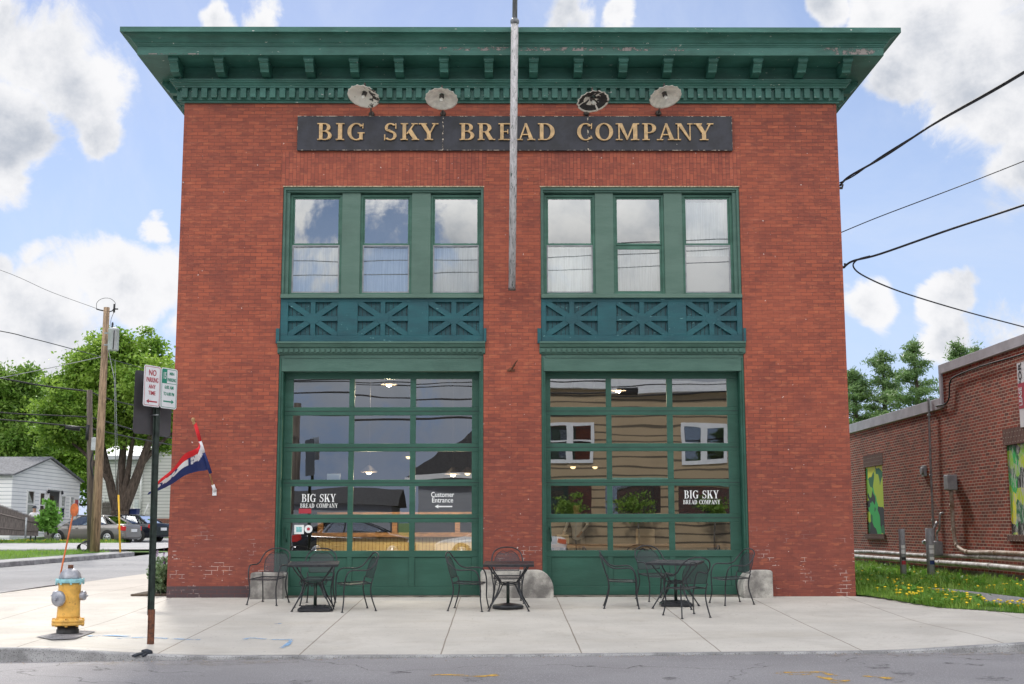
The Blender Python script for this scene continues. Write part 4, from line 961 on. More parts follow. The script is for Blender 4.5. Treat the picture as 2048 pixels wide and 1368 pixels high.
# ------------------------------------------------------------------ cafe chairs and tables
def netface(mb, rows):                                       # rows of points -> mesh sheet with UV in metres
    k = len(mb.v); m_ = len(rows[0])
    for r in rows: mb.v += [tuple(p) for p in r]
    for i in range(len(rows)-1):
        for j in range(m_-1): mb.f.append((k+i*m_+j, k+i*m_+j+1, k+(i+1)*m_+j+1, k+(i+1)*m_+j)); mb.sm.append(True); mb.mi.append(0)
def add_uv(o, ax=(0, 1)):
    me = o.data; uv = me.uv_layers.new(name='uv')
    for l in me.loops: v = me.vertices[l.vertex_index].co; uv.data[l.index].uv = (v[ax[0]], v[ax[1]])
def foot(mb, x, y): mb.lathe([(.021, .0), (.023, .006), (.010, .014)], 10, (x, y, 0))
def make_chair():
    t = thing('patio_chair', 'x', 'chair')
    # seat: metal mesh sheet with rolled front edge
    m2 = MB(); rows = []
    for i in range(9):
        v = i/8; y = -.22+v*.44; wd_ = .235-.02*v
        z = .425-.018*math.sin(v*PI)-(.03*(1-v/.12)**2 if v < .12 else 0)
        rows.append([(-wd_+2*wd_*k/8, y, z-.010*math.sin(k/8*PI)) for k in range(9)])
    netface(m2, rows); o = m2.build('seat', 'iron_mesh', t, local=True); add_uv(o)
    m2 = MB(); m2.tube([(-.235, -.215, .412), (.235, -.215, .412), (.215, .22, .425), (-.215, .22, .425)], .008, 6, closed=True); m2.build('seat_frame', 'black_iron', t, local=True)
    # back: arched frame leaning back
    def bk(u, z): return (u, .215+(z-.43)*.30+.02*(1-(u/.24)**2), z)
    arch = [bk(-.225, .47), bk(-.235, .60), bk(-.235, .72), bk(-.19, .81), bk(-.10, .862), bk(0, .878), bk(.10, .862), bk(.19, .81), bk(.235, .72), bk(.235, .60), bk(.225, .47)]
    A = catmull(arch, 4)
    m2 = MB(); rows = []
    for i in range(10):
        z = .50+i*.033; hw = .205 if z < .68 else max(.06, .205*math.sqrt(max(0, 1-((z-.68)/.17)**2)))
        hw = max(hw, .09); rows.append([bk(-hw+2*hw*k/8, z) for k in range(9)])
    netface(m2, rows); o = m2.build('backrest', 'iron_mesh', t, local=True); add_uv(o, (0, 2))
    m2 = MB(); m2.tube(catmull([bk(-.20, .50), bk(-.21, .66), bk(-.17, .76), bk(-.08, .822), bk(0, .80), bk(.08, .822), bk(.17, .76), bk(.21, .66), bk(.20, .50)], 4), .006, 6)
    m2.tube([bk(-.20, .50), bk(.20, .50)], .006, 6); m2.build('back_frame', 'black_iron', t, local=True)
    # outer hoop runs over the back, down the arms and into the front legs
    m2 = MB()
    left = [(-.235, -.235, .30), (-.262, -.225, .47), (-.272, -.19, .585), (-.278, -.12, .635), (-.282, 0, .635), (-.276, .11, .632), (-.262, .20, .665), (-.25, .27, .74), (-.21, .325, .82), (-.12, .345, .872)]
    P = left+[(0, .352, .888)]+[(-x, y, z) for x, y, z in left[::-1]]
    m2.tube(catmull(P, 4), .011, 8); m2.build('arm_hoop', 'black_iron', t, local=True)
    for s in (-1, 1):
        m2 = MB(); m2.tube(catmull([(s*.235, -.235, .31), (s*.232, -.232, .20), (s*.245, -.245, .10), (s*.262, -.262, .012)], 4), .011, 8); foot(m2, s*.262, -.262); m2.build('leg', 'black_iron', t, local=True)
        m2 = MB(); m2.tube(catmull([(s*.225, .235, .50), (s*.215, .215, .42), (s*.205, .205, .30), (s*.215, .24, .15), (s*.235, .285, .012)], 4), .011, 8); foot(m2, s*.235, .285); m2.build('leg', 'black_iron', t, local=True)
    return t
def make_table(sz=.78):
    t = thing('patio_table', 'x', 'table'); h = sz/2; H_ = .72
    m2 = MB(); netface(m2, [[(-h+sz*k/6, -h+sz*i/6, H_) for k in range(7)] for i in range(7)]); o = m2.build('table_top', 'iron_mesh_top', t, local=True); add_uv(o)
    m2 = MB(); m2.box(-h-.006, h+.006, -h-.006, -h+.012, H_-.035, H_+.004); m2.box(-h-.006, h+.006, h-.012, h+.006, H_-.035, H_+.004); m2.box(-h-.006, -h+.012, -h+.0125, h-.0125, H_-.035, H_+.004); m2.box(h-.012, h+.006, -h+.0125, h-.0125, H_-.035, H_+.004); m2.build('rim', 'black_iron', t, local=True, bevel=.004, seg=1)
    for sx_ in (-1, 1):
        for sy_ in (-1, 1):
            m2 = MB(); P = catmull([(sx_*.32, sy_*.32, H_-.02), (sx_*.26, sy_*.26, .60), (sx_*.155, sy_*.155, .45), (sx_*.15, sy_*.15, .36), (sx_*.21, sy_*.21, .20), (sx_*.31, sy_*.31, .012)], 5); m2.tube(P, .011, 8); foot(m2, sx_*.31, sy_*.31)
            m2.tube(catmull([(sx_*.24, sy_*.24, .14), (sx_*.16, sy_*.16, .25), (sx_*.10, sy_*.10, .385)], 4), .008, 6)
            m2.tube(catmull([(sx_*.11, sy_*.11, .40), (sx_*.15, sy_*.13, .46), (sx_*.20, sy_*.17, .45), (sx_*.20, sy_*.18, .40), (sx_*.165, sy_*.15, .39)], 4), .006, 6); m2.build('leg', 'black_iron', t, local=True)
    m2 = MB(); m2.tube([(.125*math.cos(a), .125*math.sin(a), .385) for a in L(0, 2*PI*15/16, 16)], .008, 6, closed=True); m2.tube([(.125*math.cos(a), .125*math.sin(a), .415) for a in L(0, 2*PI*15/16, 16)], .008, 6, closed=True); m2.build('ring', 'black_iron', t, local=True)
    return t
meshmat('iron_mesh_top', .80)
def gp(px, py): return ground_hit(px, py, z_walk)
chair0 = make_chair(); used = [False]
def put(root, used, px, py, ang, label, group, dx=0, dy=0):
    o = root if not used[0] else copy_tree(root); used[0] = True
    p = gp(px, py); o.location = (p.x+dx, p.y+dy, z_walk(p.x+dx, p.y+dy)+.004); o.rotation_euler = (math.atan(.04)*math.cos(ang), -math.atan(.04)*math.sin(ang)*-1*0, ang)
    # stand it on the slope of the walk
    n_ = Vector((0, -.04, 1)).normalized(); q = Vector((0, 0, 1)).rotation_difference(n_) @ Matrix.Rotation(ang, 4, 'Z').to_quaternion()
    o.rotation_euler = q.to_euler(); o['label'] = label; o['group'] = group; return o
G1 = 'black wrought iron patio chairs'
# angle 0 faces the street (-y); positive turns counter-clockwise seen from above
CH_ = [(537, 1208, -.25, 'black iron armchair standing at the far left in front of the square granite block'),
 (637, 1209, .0, 'black iron armchair behind the leftmost table, facing the street'),
 (708, 1221, -1.18, 'black iron armchair on the right side of the leftmost table'),
 (938, 1220, 1.38, 'black iron armchair on the left side of the middle table, facing right'),
 (1015, 1205, .02, 'black iron armchair behind the middle table against the granite block'),
 (1244, 1215, 1.50, 'black iron armchair on the left side of the right table, its back to the door'),
 (1312, 1200, .35, 'black iron armchair behind the right table, next to the glass door'),
 (1374, 1233, PI+.35, 'black iron armchair nearest the street, its back turned to the viewer at the right table'),
 (1463, 1208, -1.25, 'black iron armchair at the far right, in front of the rounded granite block')]
for px, py, a, lab in CH_: put(chair0, used, px, py, a, lab, G1)
table0 = make_table(); ut = [False]
for px, py, a, lab in ((626, 1219, .10, 'square black mesh table in front of the left door'), (1018, 1219, -.02, 'square black mesh table in front of the brick pier, over a round base'), (1352, 1215, -.34, 'square black mesh table in front of the right door, turned slightly')):
    put(table0, ut, px, py, a, lab, 'square black patio tables')
def umb_base(px, py, a, kind, label, ph=.42):
    p = gp(px, py); t = thing('umbrella_base', label, 'umbrella base', (p.x, p.y, z_walk(p.x, p.y)+.004), a, 'umbrella bases under the tables')
    m2 = MB()
    if kind == 'round': m2.lathe([(.245, 0), (.25, .03), (.235, .055), (.12, .075), (.045, .085)], 28)
    else:
        m2.lathe([(.36, 0), (.36, .035), (.30, .06), (.26, .062)], 4, mat=Matrix.Rotation(PI/4, 3, 'Z'), smooth=False)
        for k in range(8):
            an = k*PI/4; m2.tube([(.05*math.cos(an), .05*math.sin(an), .066), (.22*math.cos(an), .22*math.sin(an), .068)], .012, 6)
        m2.tube([(.14*math.cos(q), .14*math.sin(q), .070) for q in L(0, 2*PI*15/16, 16)], .010, 6, closed=True)
    m2.build('base_plate', 'black_iron', t, local=True)
    m2 = MB(); m2.tube([(0, 0, .05), (0, 0, ph)], .026, 12); m2.build('sleeve', 'post_green', t, local=True)
    m2 = MB(); m2.tube([(-.03, -.02, ph-.05), (-.065, -.035, ph-.05)], .006, 6); m2.lathe([(.016, 0), (.016, .012)], 8, (-.066, -.036, ph-.05), Matrix.Rotation(PI/2, 3, 'Y')); m2.build('knob', 'black_iron', t, local=True)
umb_base(630, 1221, .08, 'square', 'square cast iron umbrella base under the leftmost table')
umb_base(1016, 1217, 0, 'round', 'round dark umbrella base under the middle table')
umb_base(1352, 1211, -.06, 'square', 'square dark green umbrella base under the right table')

# ------------------------------------------------------------------ fire hydrant
h = thing('fire_hydrant', 'yellow fire hydrant with silver bonnet, blue band and tall orange marker rod', 'hydrant', (HYD.x, HYD.y, z_walk(HYD.x, HYD.y)))
def hb(m2, name, mat, **k): return m2.build(name, mat, h, local=True, **k)
m2 = MB(); m2.lathe([(.135, -.02), (.14, 0), (.14, .06), (.132, .065), (.132, .11)], 24); hb(m2, 'foot_pipe', 'hydrant_black')
m2 = MB(); m2.lathe([(.195, .115), (.205, .12), (.205, .145), (.195, .15), (.195, .153), (.205, .158), (.205, .18), (.195, .185), (.165, .195), (.16, .21)], 28)
for k in range(8):
    a = k*PI/4+.2; m2.lathe([(.018, .10), (.018, .205)], 6, (.183*math.cos(a), .183*math.sin(a), 0), smooth=False)
hb(m2, 'flange', 'hydrant_yellow')
m2 = MB(); m2.lathe([(.15, .20), (.145, .24), (.14, .35), (.14, .5), (.142, .62), (.15, .66)], 28); barrel = hb(m2, 'barrel', 'hydrant_yellow')
m2 = MB(); m2.lathe([(.175, .655), (.18, .66), (.18, .70), (.175, .705)], 28)
for k in range(8):
    a = k*PI/4+.4; m2.lathe([(.013, .635), (.013, .712)], 6, (.168*math.cos(a), .168*math.sin(a), 0), smooth=False)
hb(m2, 'band', 'hydrant_blue')
m2 = MB(); m2.lathe([(.145, .70), (.142, .73), (.125, .78), (.09, .82), (.055, .835), (.045, .84)], 28); hb(m2, 'bonnet', 'hydrant_silver')
m2 = MB(); m2.lathe([(.036, .835), (.036, .885)], 5, smooth=False); hb(m2, 'operating_nut', 'rust')
def nozzle(ang, z, r, out, mat, name):
    R_ = Matrix.Rotation(ang, 3, 'Z') @ Matrix.Rotation(PI/2, 3, 'Y')
    m2 = MB(); m2.lathe([(r*1.0, .09), (r*.92, .13), (r*.92, out-.03)], 20, (0, 0, z), R_); hb(m2, 'nozzle', 'hydrant_yellow')
    m2 = MB(); m2.lathe([(r*1.05, out-.045), (r*1.18, out-.035), (r*1.18, out), (r*1.1, out+.012), (r*.5, out+.016), (r*.28, out+.018)], 22, (0, 0, z), R_); c_ = hb(m2, name, mat)
    m2 = MB(); m2.lathe([(r*.26, out+.01), (r*.24, out+.05)], 5, (0, 0, z), R_, smooth=False)
    o_ = m2.build('cap_nut', mat, c_, local=True)
nozzle(-PI/2-.42, .46, .085, .21, 'hydrant_silver', 'steamer_cap')
nozzle(-.08, .49, .052, .20, 'hydrant_silver', 'hose_cap'); nozzle(PI-.12, .49, .050, .20, 'hydrant_silver', 'hose_cap')
m2 = MB()
m2.tube(catmull([(-.11, .03, .71), (-.135, .02, .70), (-.13, .02, .80), (-.085, .03, 1.10), (-.02, .04, 1.52)], 4), .011, 8)
m2.lathe([(.085, -.004), (.085, .004)], 24, (.0, .035, 1.60), Matrix.Rotation(.55, 3, 'Z') @ Matrix.Rotation(PI/2, 3, 'X') @ Matrix.Diagonal((.62, 1.0, 1.0)).to_3x3())
hb(m2, 'marker_rod', 'rod_orange')

# ------------------------------------------------------------------ parking sign on its post
PB = gp(300, 1288); PB.z = z_walk(PB.x, PB.y)
st = thing('street_sign', 'dark steel post with two small white parking signs and one large grey sign back', 'sign', tuple(PB))
top = at(314, 800, PB.y+.05)
ld_ = (top-PB).normalized()
def channel(mb, a, b, w_=.05):
    t = (b-a).normalized(); X_ = Vector((.80, .6, 0)).normalized(); X_ = (X_-t*X_.dot(t)).normalized(); Y_ = t.cross(X_)
    prof_ = [(-.045, -.0), (-.028, 0), (-.020, -.028), (.020, -.028), (.028, 0), (.045, 0), (.045, .005), (.024, .005), (.016, -.023), (-.016, -.023), (-.024, .005), (-.045, .005)]
    n_ = len(prof_); vs = [a+X_*u+Y_*v for u, v in prof_]+[b+X_*u+Y_*v for u, v in prof_]
    mb.add(vs, [(i, (i+1) % n_, (i+1) % n_+n_, i+n_) for i in range(n_)]+[(0, 1, 10, 11), (1, 2, 9, 10), (2, 3, 8, 9), (3, 4, 7, 8), (4, 5, 6, 7)])
ztop = at(316, 742, PB.y).z
m2 = MB(); channel(m2, PB+ld_*.35, PB+ld_*((ztop-PB.z)/ld_.z)); m2.build('post', 'post_green', st)
m2 = MB(); channel(m2, PB-Vector((0, 0, .1))+Vector((.012, -.012, 0)), PB+ld_*.42+Vector((.012, -.012, 0))); m2.build('post_stub', 'rust', st)
dirS = Vector((.44, .90, 0)).normalized(); nS = Vector((dirS.y, -dirS.x, 0))       # nS points at the street
c0 = at(316, 775, PB.y-.02)+nS*.04
def sfn(ox, oz, dd): return lambda u, v, d: c0+dirS*(ox+u)+Vector((0, 0, oz+v))+nS*(dd+d)
def rrect(w_, h_, r, n=5):
    P = []
    for cx_, cy_, a0 in ((w_/2-r, h_/2-r, 0), (-w_/2+r, h_/2-r, 90), (-w_/2+r, -h_/2+r, 180), (w_/2-r, -h_/2+r, 270)):
        for k in range(n+1): a = math.radians(a0+90*k/n); P.append((cx_+r*math.cos(a), cy_+r*math.sin(a)))
    return P
W1, H1 = .31, .52
def plate(ox, cmat, name):
    m2 = MB(); m2.prism(rrect(W1-.004, H1, .03), sfn(ox, 0, 0), 0, .003); p_ = m2.build(name, 'sign_white', st)
    P = rrect(W1-.03, H1-.026, .022); Q = rrect(W1-.042, H1-.038, .018); m2 = MB(); n_ = len(P)
    for k in range(n_): m2.prism([P[k], P[(k+1) % n_], Q[(k+1) % n_], Q[k]], sfn(ox, 0, .003), .0005, .0015)
    m2.build('border', cmat, p_); return p_
pA = plate(-.158, 'sign_red', 'no_parking_plate')
for s, y, z_, b in (('NO', .165, .105, .0012), ('PARKING', .075, .085, .0008), ('ANY', -.01, .072, .0006), ('TIME', -.09, .072, .0006)):
    text(s, 'lettering', 'sign_red', pA, z_, (lambda y: lambda u, v, d: sfn(-.158, y, .005)(u, v, d))(y), bold=b, sx=.62 if s == 'PARKING' else .85)
def arrow(ox, oz, s, mat, par):
    m2 = MB(); P = [(-.10, 0), (-.05, .028), (-.055, .009), (.10, .009), (.10, -.009), (-.055, -.009), (-.05, -.028)]
    m2.prism([(s*u, v) for u, v in P], sfn(ox, oz, .004), 0, .001); m2.build('arrow', mat, par)
arrow(-.158, -.195, 1, 'sign_red', pA)
pB = plate(.158, 'sign_green', 'time_limit_plate')
m2 = MB(); m2.prism(rect(-.137, .065, -.045, .242), sfn(.158, 0, .004), 0, .0012); m2.prism(rect(-.137, .060, .137, .066), sfn(.158, 0, .004), 0, .0011); m2.build('number_field', 'sign_green', pB)
text('15', 'lettering', 'sign_white', pB, .12, sfn(.158-.092, .155, .007), bold=.001, sx=.52)
for s, ox, y, z_, sx_ in (('MIN', .045, .19, .055, .9), ('PARKING', .045, .11, .062, .62), ('6:00 AM', 0, .01, .062, .80), ('TO 6:00 PM', 0, -.075, .062, .66)):
    text(s, 'lettering', 'sign_green', pB, z_, sfn(.158+ox, y, .005), bold=.0004, sx=sx_)
arrow(.158, -.17, -1, 'sign_green', pB)
m2 = MB(); m2.prism(rrect(.70, .80, .05), lambda u, v, d: c0+dirS*(u+.03)+Vector((0, 0, v-.20))-nS*(.135+d), 0, .003); m2.build('large_sign', 'sign_back', st, bevel=0)
m2 = MB()
for dz in (-.35, .1): m2.tube([c0+Vector((0, 0, dz))-nS*.14, c0+Vector((0, 0, dz))-nS*.02], .008, 6)
m2.build('bolt', 'galv', st)
# glove on the kerb
gb = ground_hit(288, 1308, lambda x, y: z_walk(x, y)+.0)
gb = Vector((gb.x, KY-.10, z_road(gb.x, KY)+.055))
m2 = MB(); R_ = Matrix.Rotation(.45, 3, 'Z'); 
def gl(pts, r): m2.tube([gb+R_ @ Vector(p) for p in catmull(pts, 3)], r, 7)
gl([(.10, .03, .02), (.04, .015, .03), (-.01, 0, .03)], [.03, .036, .04, .044, .044, .042, .04][:7])
for k, (dy, ln) in enumerate(((-.035, .09), (-.012, .11), (.012, .105), (.034, .085))): gl([(-.0, dy*.8, .025), (-.05, dy, .022), (-.02-ln, dy*1.2, .0)], [.014]*6+[.009])
gl([(.04, -.03, .02), (.0, -.065, .01), (-.03, -.085, .0)], [.016]*6+[.01])
tag(m2.build('glove', 'glove'), 'crumpled dark work glove lying on the kerb by the sign post', 'glove')

# ------------------------------------------------------------------ OPEN flag on the left pier
mt = at(430, 983, -.02); tip = at(387, 842, -.62)
fl = thing('flag', 'red, white and blue OPEN flag on a wooden pole, blowing left from the brick wall', 'flag', tuple(mt))
m2 = MB(); m2.box(mt.x-.045, mt.x+.025, -.02, -.001, mt.z-.07, mt.z+.05); m2.tube([mt+Vector((0, -.0, 0)), mt+(tip-mt).normalized()*.13], .028, 10); m2.build('bracket', 'sign_white', fl)
m2 = MB(); m2.tube([mt+(tip-mt).normalized()*.05, tip], .013, 8); m2.build('pole', 'wood_dowel', fl)
m2 = MB(); dd = (tip-mt).normalized(); rot = Vector((0, 0, 1)).rotation_difference(dd).to_matrix(); m2.lathe([(.02, -.06), (.034, -.045), (.02, -.025), (.02, -.02), (.03, .0), (.034, .02), (.03, .045), (.012, .06)], 12, tip, rot); m2.build('finial', 'wood_dowel', fl)
A0, A1 = at(394, 858, -.55), at(418, 939, -.20)
top_e = [at(394, 858, -.55), at(397, 888, -.50), at(392, 898, -.52), at(368, 909, -.6), at(345, 937, -.62), at(322, 958, -.6), at(303, 977, -.58)]
mid_e = [at(403, 893, -.40), at(401, 905, -.46), at(392, 917, -.42), at(368, 927, -.5), at(346, 950, -.5), at(322, 968, -.52), at(299, 982, -.5)]
bot_e = [at(419, 939, -.20), at(408, 941, -.26), at(394, 943, -.2), at(371, 951, -.3), at(346, 966, -.32), at(322, 979, -.36), at(296, 990, -.40)]
TT, MM_, BB_ = catmull(top_e, 6), catmull(mid_e, 6), catmull(bot_e, 6); NU = len(TT); NV = 18
def clothp(i, v):
    a, b, c = TT[i], MM_[i], BB_[i]; p = a*(1-v)*(1-2*v)+b*4*v*(1-v)+c*v*(2*v-1)
    p = p + Vector((0, .035*math.sin(v*5+i*.35), 0))*min(1, i/6); return p
m2 = MB()
for i in range(NU):
    for j in range(NV+1): m2.v.append(clothp(i, j/NV))
for i in range(NU-1):
    for j in range(NV):
        v = (j+.5)/NV; u = i/NU
        zig = .05*math.sin(u*14)
        mi = 0 if v < .38+zig*.6 and not (u > .86) else (2 if v > .66+zig*.5 else 1)
        m2.f.append((i*(NV+1)+j, i*(NV+1)+j+1, (i+1)*(NV+1)+j+1, (i+1)*(NV+1)+j)); m2.sm.append(True); m2.mi.append(mi)
m2.build('cloth', ['flag_red', 'flag_white', 'flag_blue'], fl)
m2 = MB(); q_ = [mt.lerp(tip, k) for k in (.93, .66, .48, .27)]; q_ = [at(390, 846, -.60), at(400, 882, -.47), at(407, 905, -.385), at(421, 946, -.19)]
for k in range(3): m2.tube([q_[k], q_[k].lerp(q_[k+1], .5), q_[k+1]], [.026, .032, .028], 10, mi=k)
m2.build('sleeve', ['flag_red', 'flag_white', 'flag_blue'], fl)
def cfn(u0):
    def f(u, v, d):
        k = max(0, min(NU-1.001, (u0+u)*NU)); i = int(k); t = k-i; vv = max(0, min(1, .52-v)); p = clothp(i, vv).lerp(clothp(min(i+1, NU-1), vv), t); return p+Vector((0, -.006-d, 0))
    return f
wl_ = MB()
for k, (ch, u) in enumerate((('N', .03), ('E', .26), ('P', .50), ('O', .74))): 
    for poly in GL[ch][1](): wl_.prism([( (1-a)*.13 if False else 0+.19-a*.17, b*.34-.17) for a, b in poly], cfn(u), 0, .001)
wl_.build('lettering', 'flag_blue', fl)

# ------------------------------------------------------------------ trees, plants
def leaves_obj(name, pts, nrm_up, size, mat, parent=None, aspect=.6, jitter=.35):
    n = len(pts); a = rng.normal(size=(n, 3)); a /= np.linalg.norm(a, axis=1)[:, None]
    nn = rng.normal(size=(n, 3)); nn[:, 2] += nrm_up; nn /= np.linalg.norm(nn, axis=1)[:, None]
    a -= nn*(a*nn).sum(1)[:, None]; a /= np.linalg.norm(a, axis=1)[:, None]; b = np.cross(nn, a)
    s = size*(1+jitter*rng.normal(size=n)).clip(.4, 1.8)[:, None]
    off = np.array(wpos(parent)) if parent is not None else 0
    V = np.stack([pts-a*s, pts-b*s*aspect+a*s*.1, pts+a*s, pts+b*s*aspect+a*s*.1], 1).reshape(-1, 3)-off
    me = bpy.data.meshes.new(name); me.vertices.add(4*n); me.vertices.foreach_set('co', V.ravel()); me.loops.add(4*n); me.loops.foreach_set('vertex_index', np.arange(4*n)); me.polygons.add(n); me.polygons.foreach_set('loop_start', np.arange(0, 4*n, 4)); me.update(calc_edges=True)
    me.materials.append(M[mat]); o = bpy.data.objects.new(name, me); col.objects.link(o); o.parent = parent; return o
def clumps(ells, nc, per, rc, shell=.55):
    out = []; tot = sum(e[3]*e[4]*e[5] for e in ells)
    for (x, y, z, rx, ry, rz) in ells:
        k = max(3, int(nc*rx*ry*rz/tot))
        d = rng.normal(size=(k, 3)); d /= np.linalg.norm(d, axis=1)[:, None]; r = (shell+(1-shell)*rng.random(k))[:, None]
        cs = np.array((x, y, z))+d*r*np.array((rx, ry, rz))
        for c in cs:
            m_ = int(per*rng.uniform(.6, 1.4)); q = rng.normal(size=(m_, 3))*rc*rng.uniform(.6, 1.2)*np.array((1, 1, .55)); out.append(c+q)
    return np.concatenate(out)
def limb(mb, pts, r0, r1, n=8): P = catmull(pts, 4); mb.tube(P, [r0+(r1-r0)*i/(len(P)-1) for i in range(len(P))], n)
def tree(label, base, ells, trunk, leaf, nc, per, rc, ls, group=None, name='tree', up=.7, shell=.55):
    t = thing(name, label, 'tree', tuple(base), group=group)
    m2 = MB()
    for pts, r0, r1 in trunk: limb(m2, [Vector(base)+Vector(p) for p in pts], r0, r1)
    m2.build('trunk', 'bark', t)
    leaves_obj('crown', clumps([(base[0]+e[0], base[1]+e[1], base[2]+e[2], *e[3:]) for e in ells], nc, per, rc, shell), up, ls, leaf, t)
    return t
def P3(px, py, Y): return at(px, py, Y)
bt = P3(238, 1040, 55); bt.z = z_side(55)+.2
sc_ = (CD+55)/F                                             # metres per photo pixel at that distance
def pe(px, py, rx, ry, dy=0): p = at(px, py, 55+dy); return (p.x-bt.x, dy, p.z-bt.z, rx*sc_, (rx+ry)/2*sc_*.8, ry*sc_)
tr_l = [([(0, 0, -.3), (0, 0, .8), (.02, 0, 1.5)], .62, .55), ([(0, 0, 1.2), (-.5, .1, 2.6), (-1.0, .3, 4.2), (-1.5, .5, 6.0), (-2.2, .5, 8.2)], .36, .10), ([(0, 0, 1.4), (-.1, .3, 3.2), (-.1, .6, 5.5), (.0, .8, 8.5), (-.2, .9, 10)], .34, .08), ([(.1, 0, 1.3), (.8, -.1, 3.0), (1.4, -.2, 4.8), (2.1, -.2, 7.0), (2.6, 0, 9)], .38, .10), ([(.05, 0, 1.5), (.35, .1, 3.4), (.5, .2, 5.2), (.9, .3, 8)], .26, .08), ([(-.45, .1, 2.6), (-.9, -.2, 3.6), (-2.2, -.3, 5.0), (-3.6, 0, 6)], .2, .06), ([(1.2, -.2, 4.2), (2.2, .3, 5.6), (3.4, .5, 6.6)], .18, .06)]
tree('large green maple with a forked grey trunk behind the utility poles', bt,
     [pe(225, 745, 95, 75), pe(285, 720, 75, 65, 1), pe(160, 800, 85, 65, -1), pe(240, 835, 95, 60), pe(320, 820, 60, 95, 2), pe(120, 850, 55, 55, 0), pe(190, 730, 50, 50), pe(250, 690, 45, 30), pe(170, 880, 60, 30, 1), pe(310, 770, 60, 70, -2)],
     tr_l, 'leaf_maple', 620, 150, .40, .105, name='maple_tree', shell=.35)
def simple_tree(label, px, base_py, Y, blobs_, leaf, nc, per, rc, ls, group, name='tree', r=.3):
    b = at(px, base_py, Y); k = (CD+Y)/F; E_ = []
    for (qx, qy, rx, ry) in blobs_: p = at(qx, qy, Y); E_.append((p.x-b.x, rng.uniform(-1.5, 1.5), p.z-b.z, rx*k, (rx+ry)*.45*k, ry*k))
    tops = [([(0, 0, -.5), (0, 0, E_[0][2]*.5), (E_[0][0]*.6, 0, E_[0][2])], r, .08)]+[([(0, 0, E_[0][2]*.3), (e[0]*.5, 0, e[2]*.75), (e[0], e[1], e[2])], r*.5, .05) for e in E_[1:]]
    tree(label, b, E_, tops, leaf, nc, per, rc, ls, group, name, shell=.3)
GT = 'leafy trees behind the white bungalow'
simple_tree('bright green tree rising over the ridge at the left edge of the photo', 30, 1040, 82, [(25, 770, 60, 45), (0, 830, 60, 60), (60, 860, 60, 60), (-30, 780, 60, 60), (30, 900, 70, 40)], 'leaf_far', 300, 130, .55, .14, GT)
simple_tree('broad green tree behind the apex of the bungalow roof', 130, 1040, 90, [(100, 880, 60, 50), (150, 920, 70, 50), (85, 800, 35, 40), (60, 930, 60, 40), (190, 930, 60, 60), (195, 1000, 40, 50)], 'leaf_bright', 300, 130, .6, .15, GT)
simple_tree('dark green tree showing between the maple trunk and the grey house', 275, 1040, 100, [(270, 900, 60, 60), (320, 880, 50, 60), (220, 920, 50, 50), (330, 940, 40, 40)], 'leaf_maple', 240, 120, .65, .16, GT)
GP = 'pine trees behind the neighbouring brick building'
def pine(label, px, top_py, wpx, Y, seed, base=930):
    b = at(px, base, Y); k = (CD+Y)/F; Hh = (at(px, top_py, Y).z-b.z); t = thing('pine_tree', label, 'tree', tuple(b), group=GP)
    m2 = MB(); limb(m2, [b, b+Vector((.1, 0, Hh*.5)), b+Vector((0, 0, Hh))], .28, .04); pts = []
    for i in range(30):
        f = .30+.68*(i/29); z = Hh*f; ln = wpx*k*(1.02-f)**.8*rng.uniform(.6, 1.25)*1.6+.15; an = rng.uniform(0, 2*PI); e = Vector((math.cos(an)*ln, math.sin(an)*ln, ln*rng.uniform(.05, .45)))
        s0 = b+Vector((0, 0, z)); limb(m2, [s0, s0+e*.5+Vector((0, 0, -.05)), s0+e], .05, .012, 5)
        for q in range(6):
            if rng.random() < .15: continue
            c = s0+e*(.35+.65*q/5); sg_ = .16+.07*ln; pts.append(np.array(c)+rng.normal(size=(int(36+14*ln), 3))*np.array((sg_, sg_, .11)))
    for q in range(4): pts.append(np.array(b+Vector((0, 0, Hh-.2*q)))+rng.normal(size=(40, 3))*np.array((.14+.06*q, .14+.06*q, .25)))
    m2.build('trunk', 'bark', t); leaves_obj('crown', np.concatenate(pts), .3, .12, 'leaf_pine', t, aspect=.22)
pine('pine tree half hidden by the right edge of the red building', 1712, 745, 55, 55, 1)
pine('middle pine tree behind the low brick wall', 1772, 708, 52, 55, 2)
pine('tallest, bushiest pine tree, left of the stepped parapet', 1838, 688, 62, 52, 3)
pine('pine tree whose tip shows above the higher parapet', 1930, 690, 40, 55, 4)
pine('small pine top showing at the far right over the parapet', 1965, 696, 35, 58, 5)
def shrub(label, px, py, Y, w_, h_, leaf, n, ls, name='shrub'):
    b = at(px, py, Y); k = (CD+Y)/F; t = thing(name, label, 'bush', tuple(b)); m2 = MB()
    for q in range(7): an = q*.9; limb(m2, [b+Vector((0, 0, -.1)), b+Vector((math.cos(an)*w_*.15*k, math.sin(an)*.2, h_*.4*k)), b+Vector((math.cos(an)*w_*.35*k, math.sin(an)*.4, h_*.8*k))], .03, .01, 5)
    m2.build('stem', 'bark', t)
    leaves_obj('foliage', clumps([(b.x, b.y, b.z+h_*.42*k, w_*.42*k, w_*.4*k, h_*.42*k), (b.x+.1, b.y, b.z+h_*.75*k, w_*.22*k, w_*.2*k, h_*.25*k)], n, 40, .13*w_/45, .0+.2), .6, ls, leaf, t); return t
shrub('round green bush in front of the bungalow door, right of the picket fence', 96, 1066, 40.5, 44, 62, 'leaf_shrub', 90, .09)
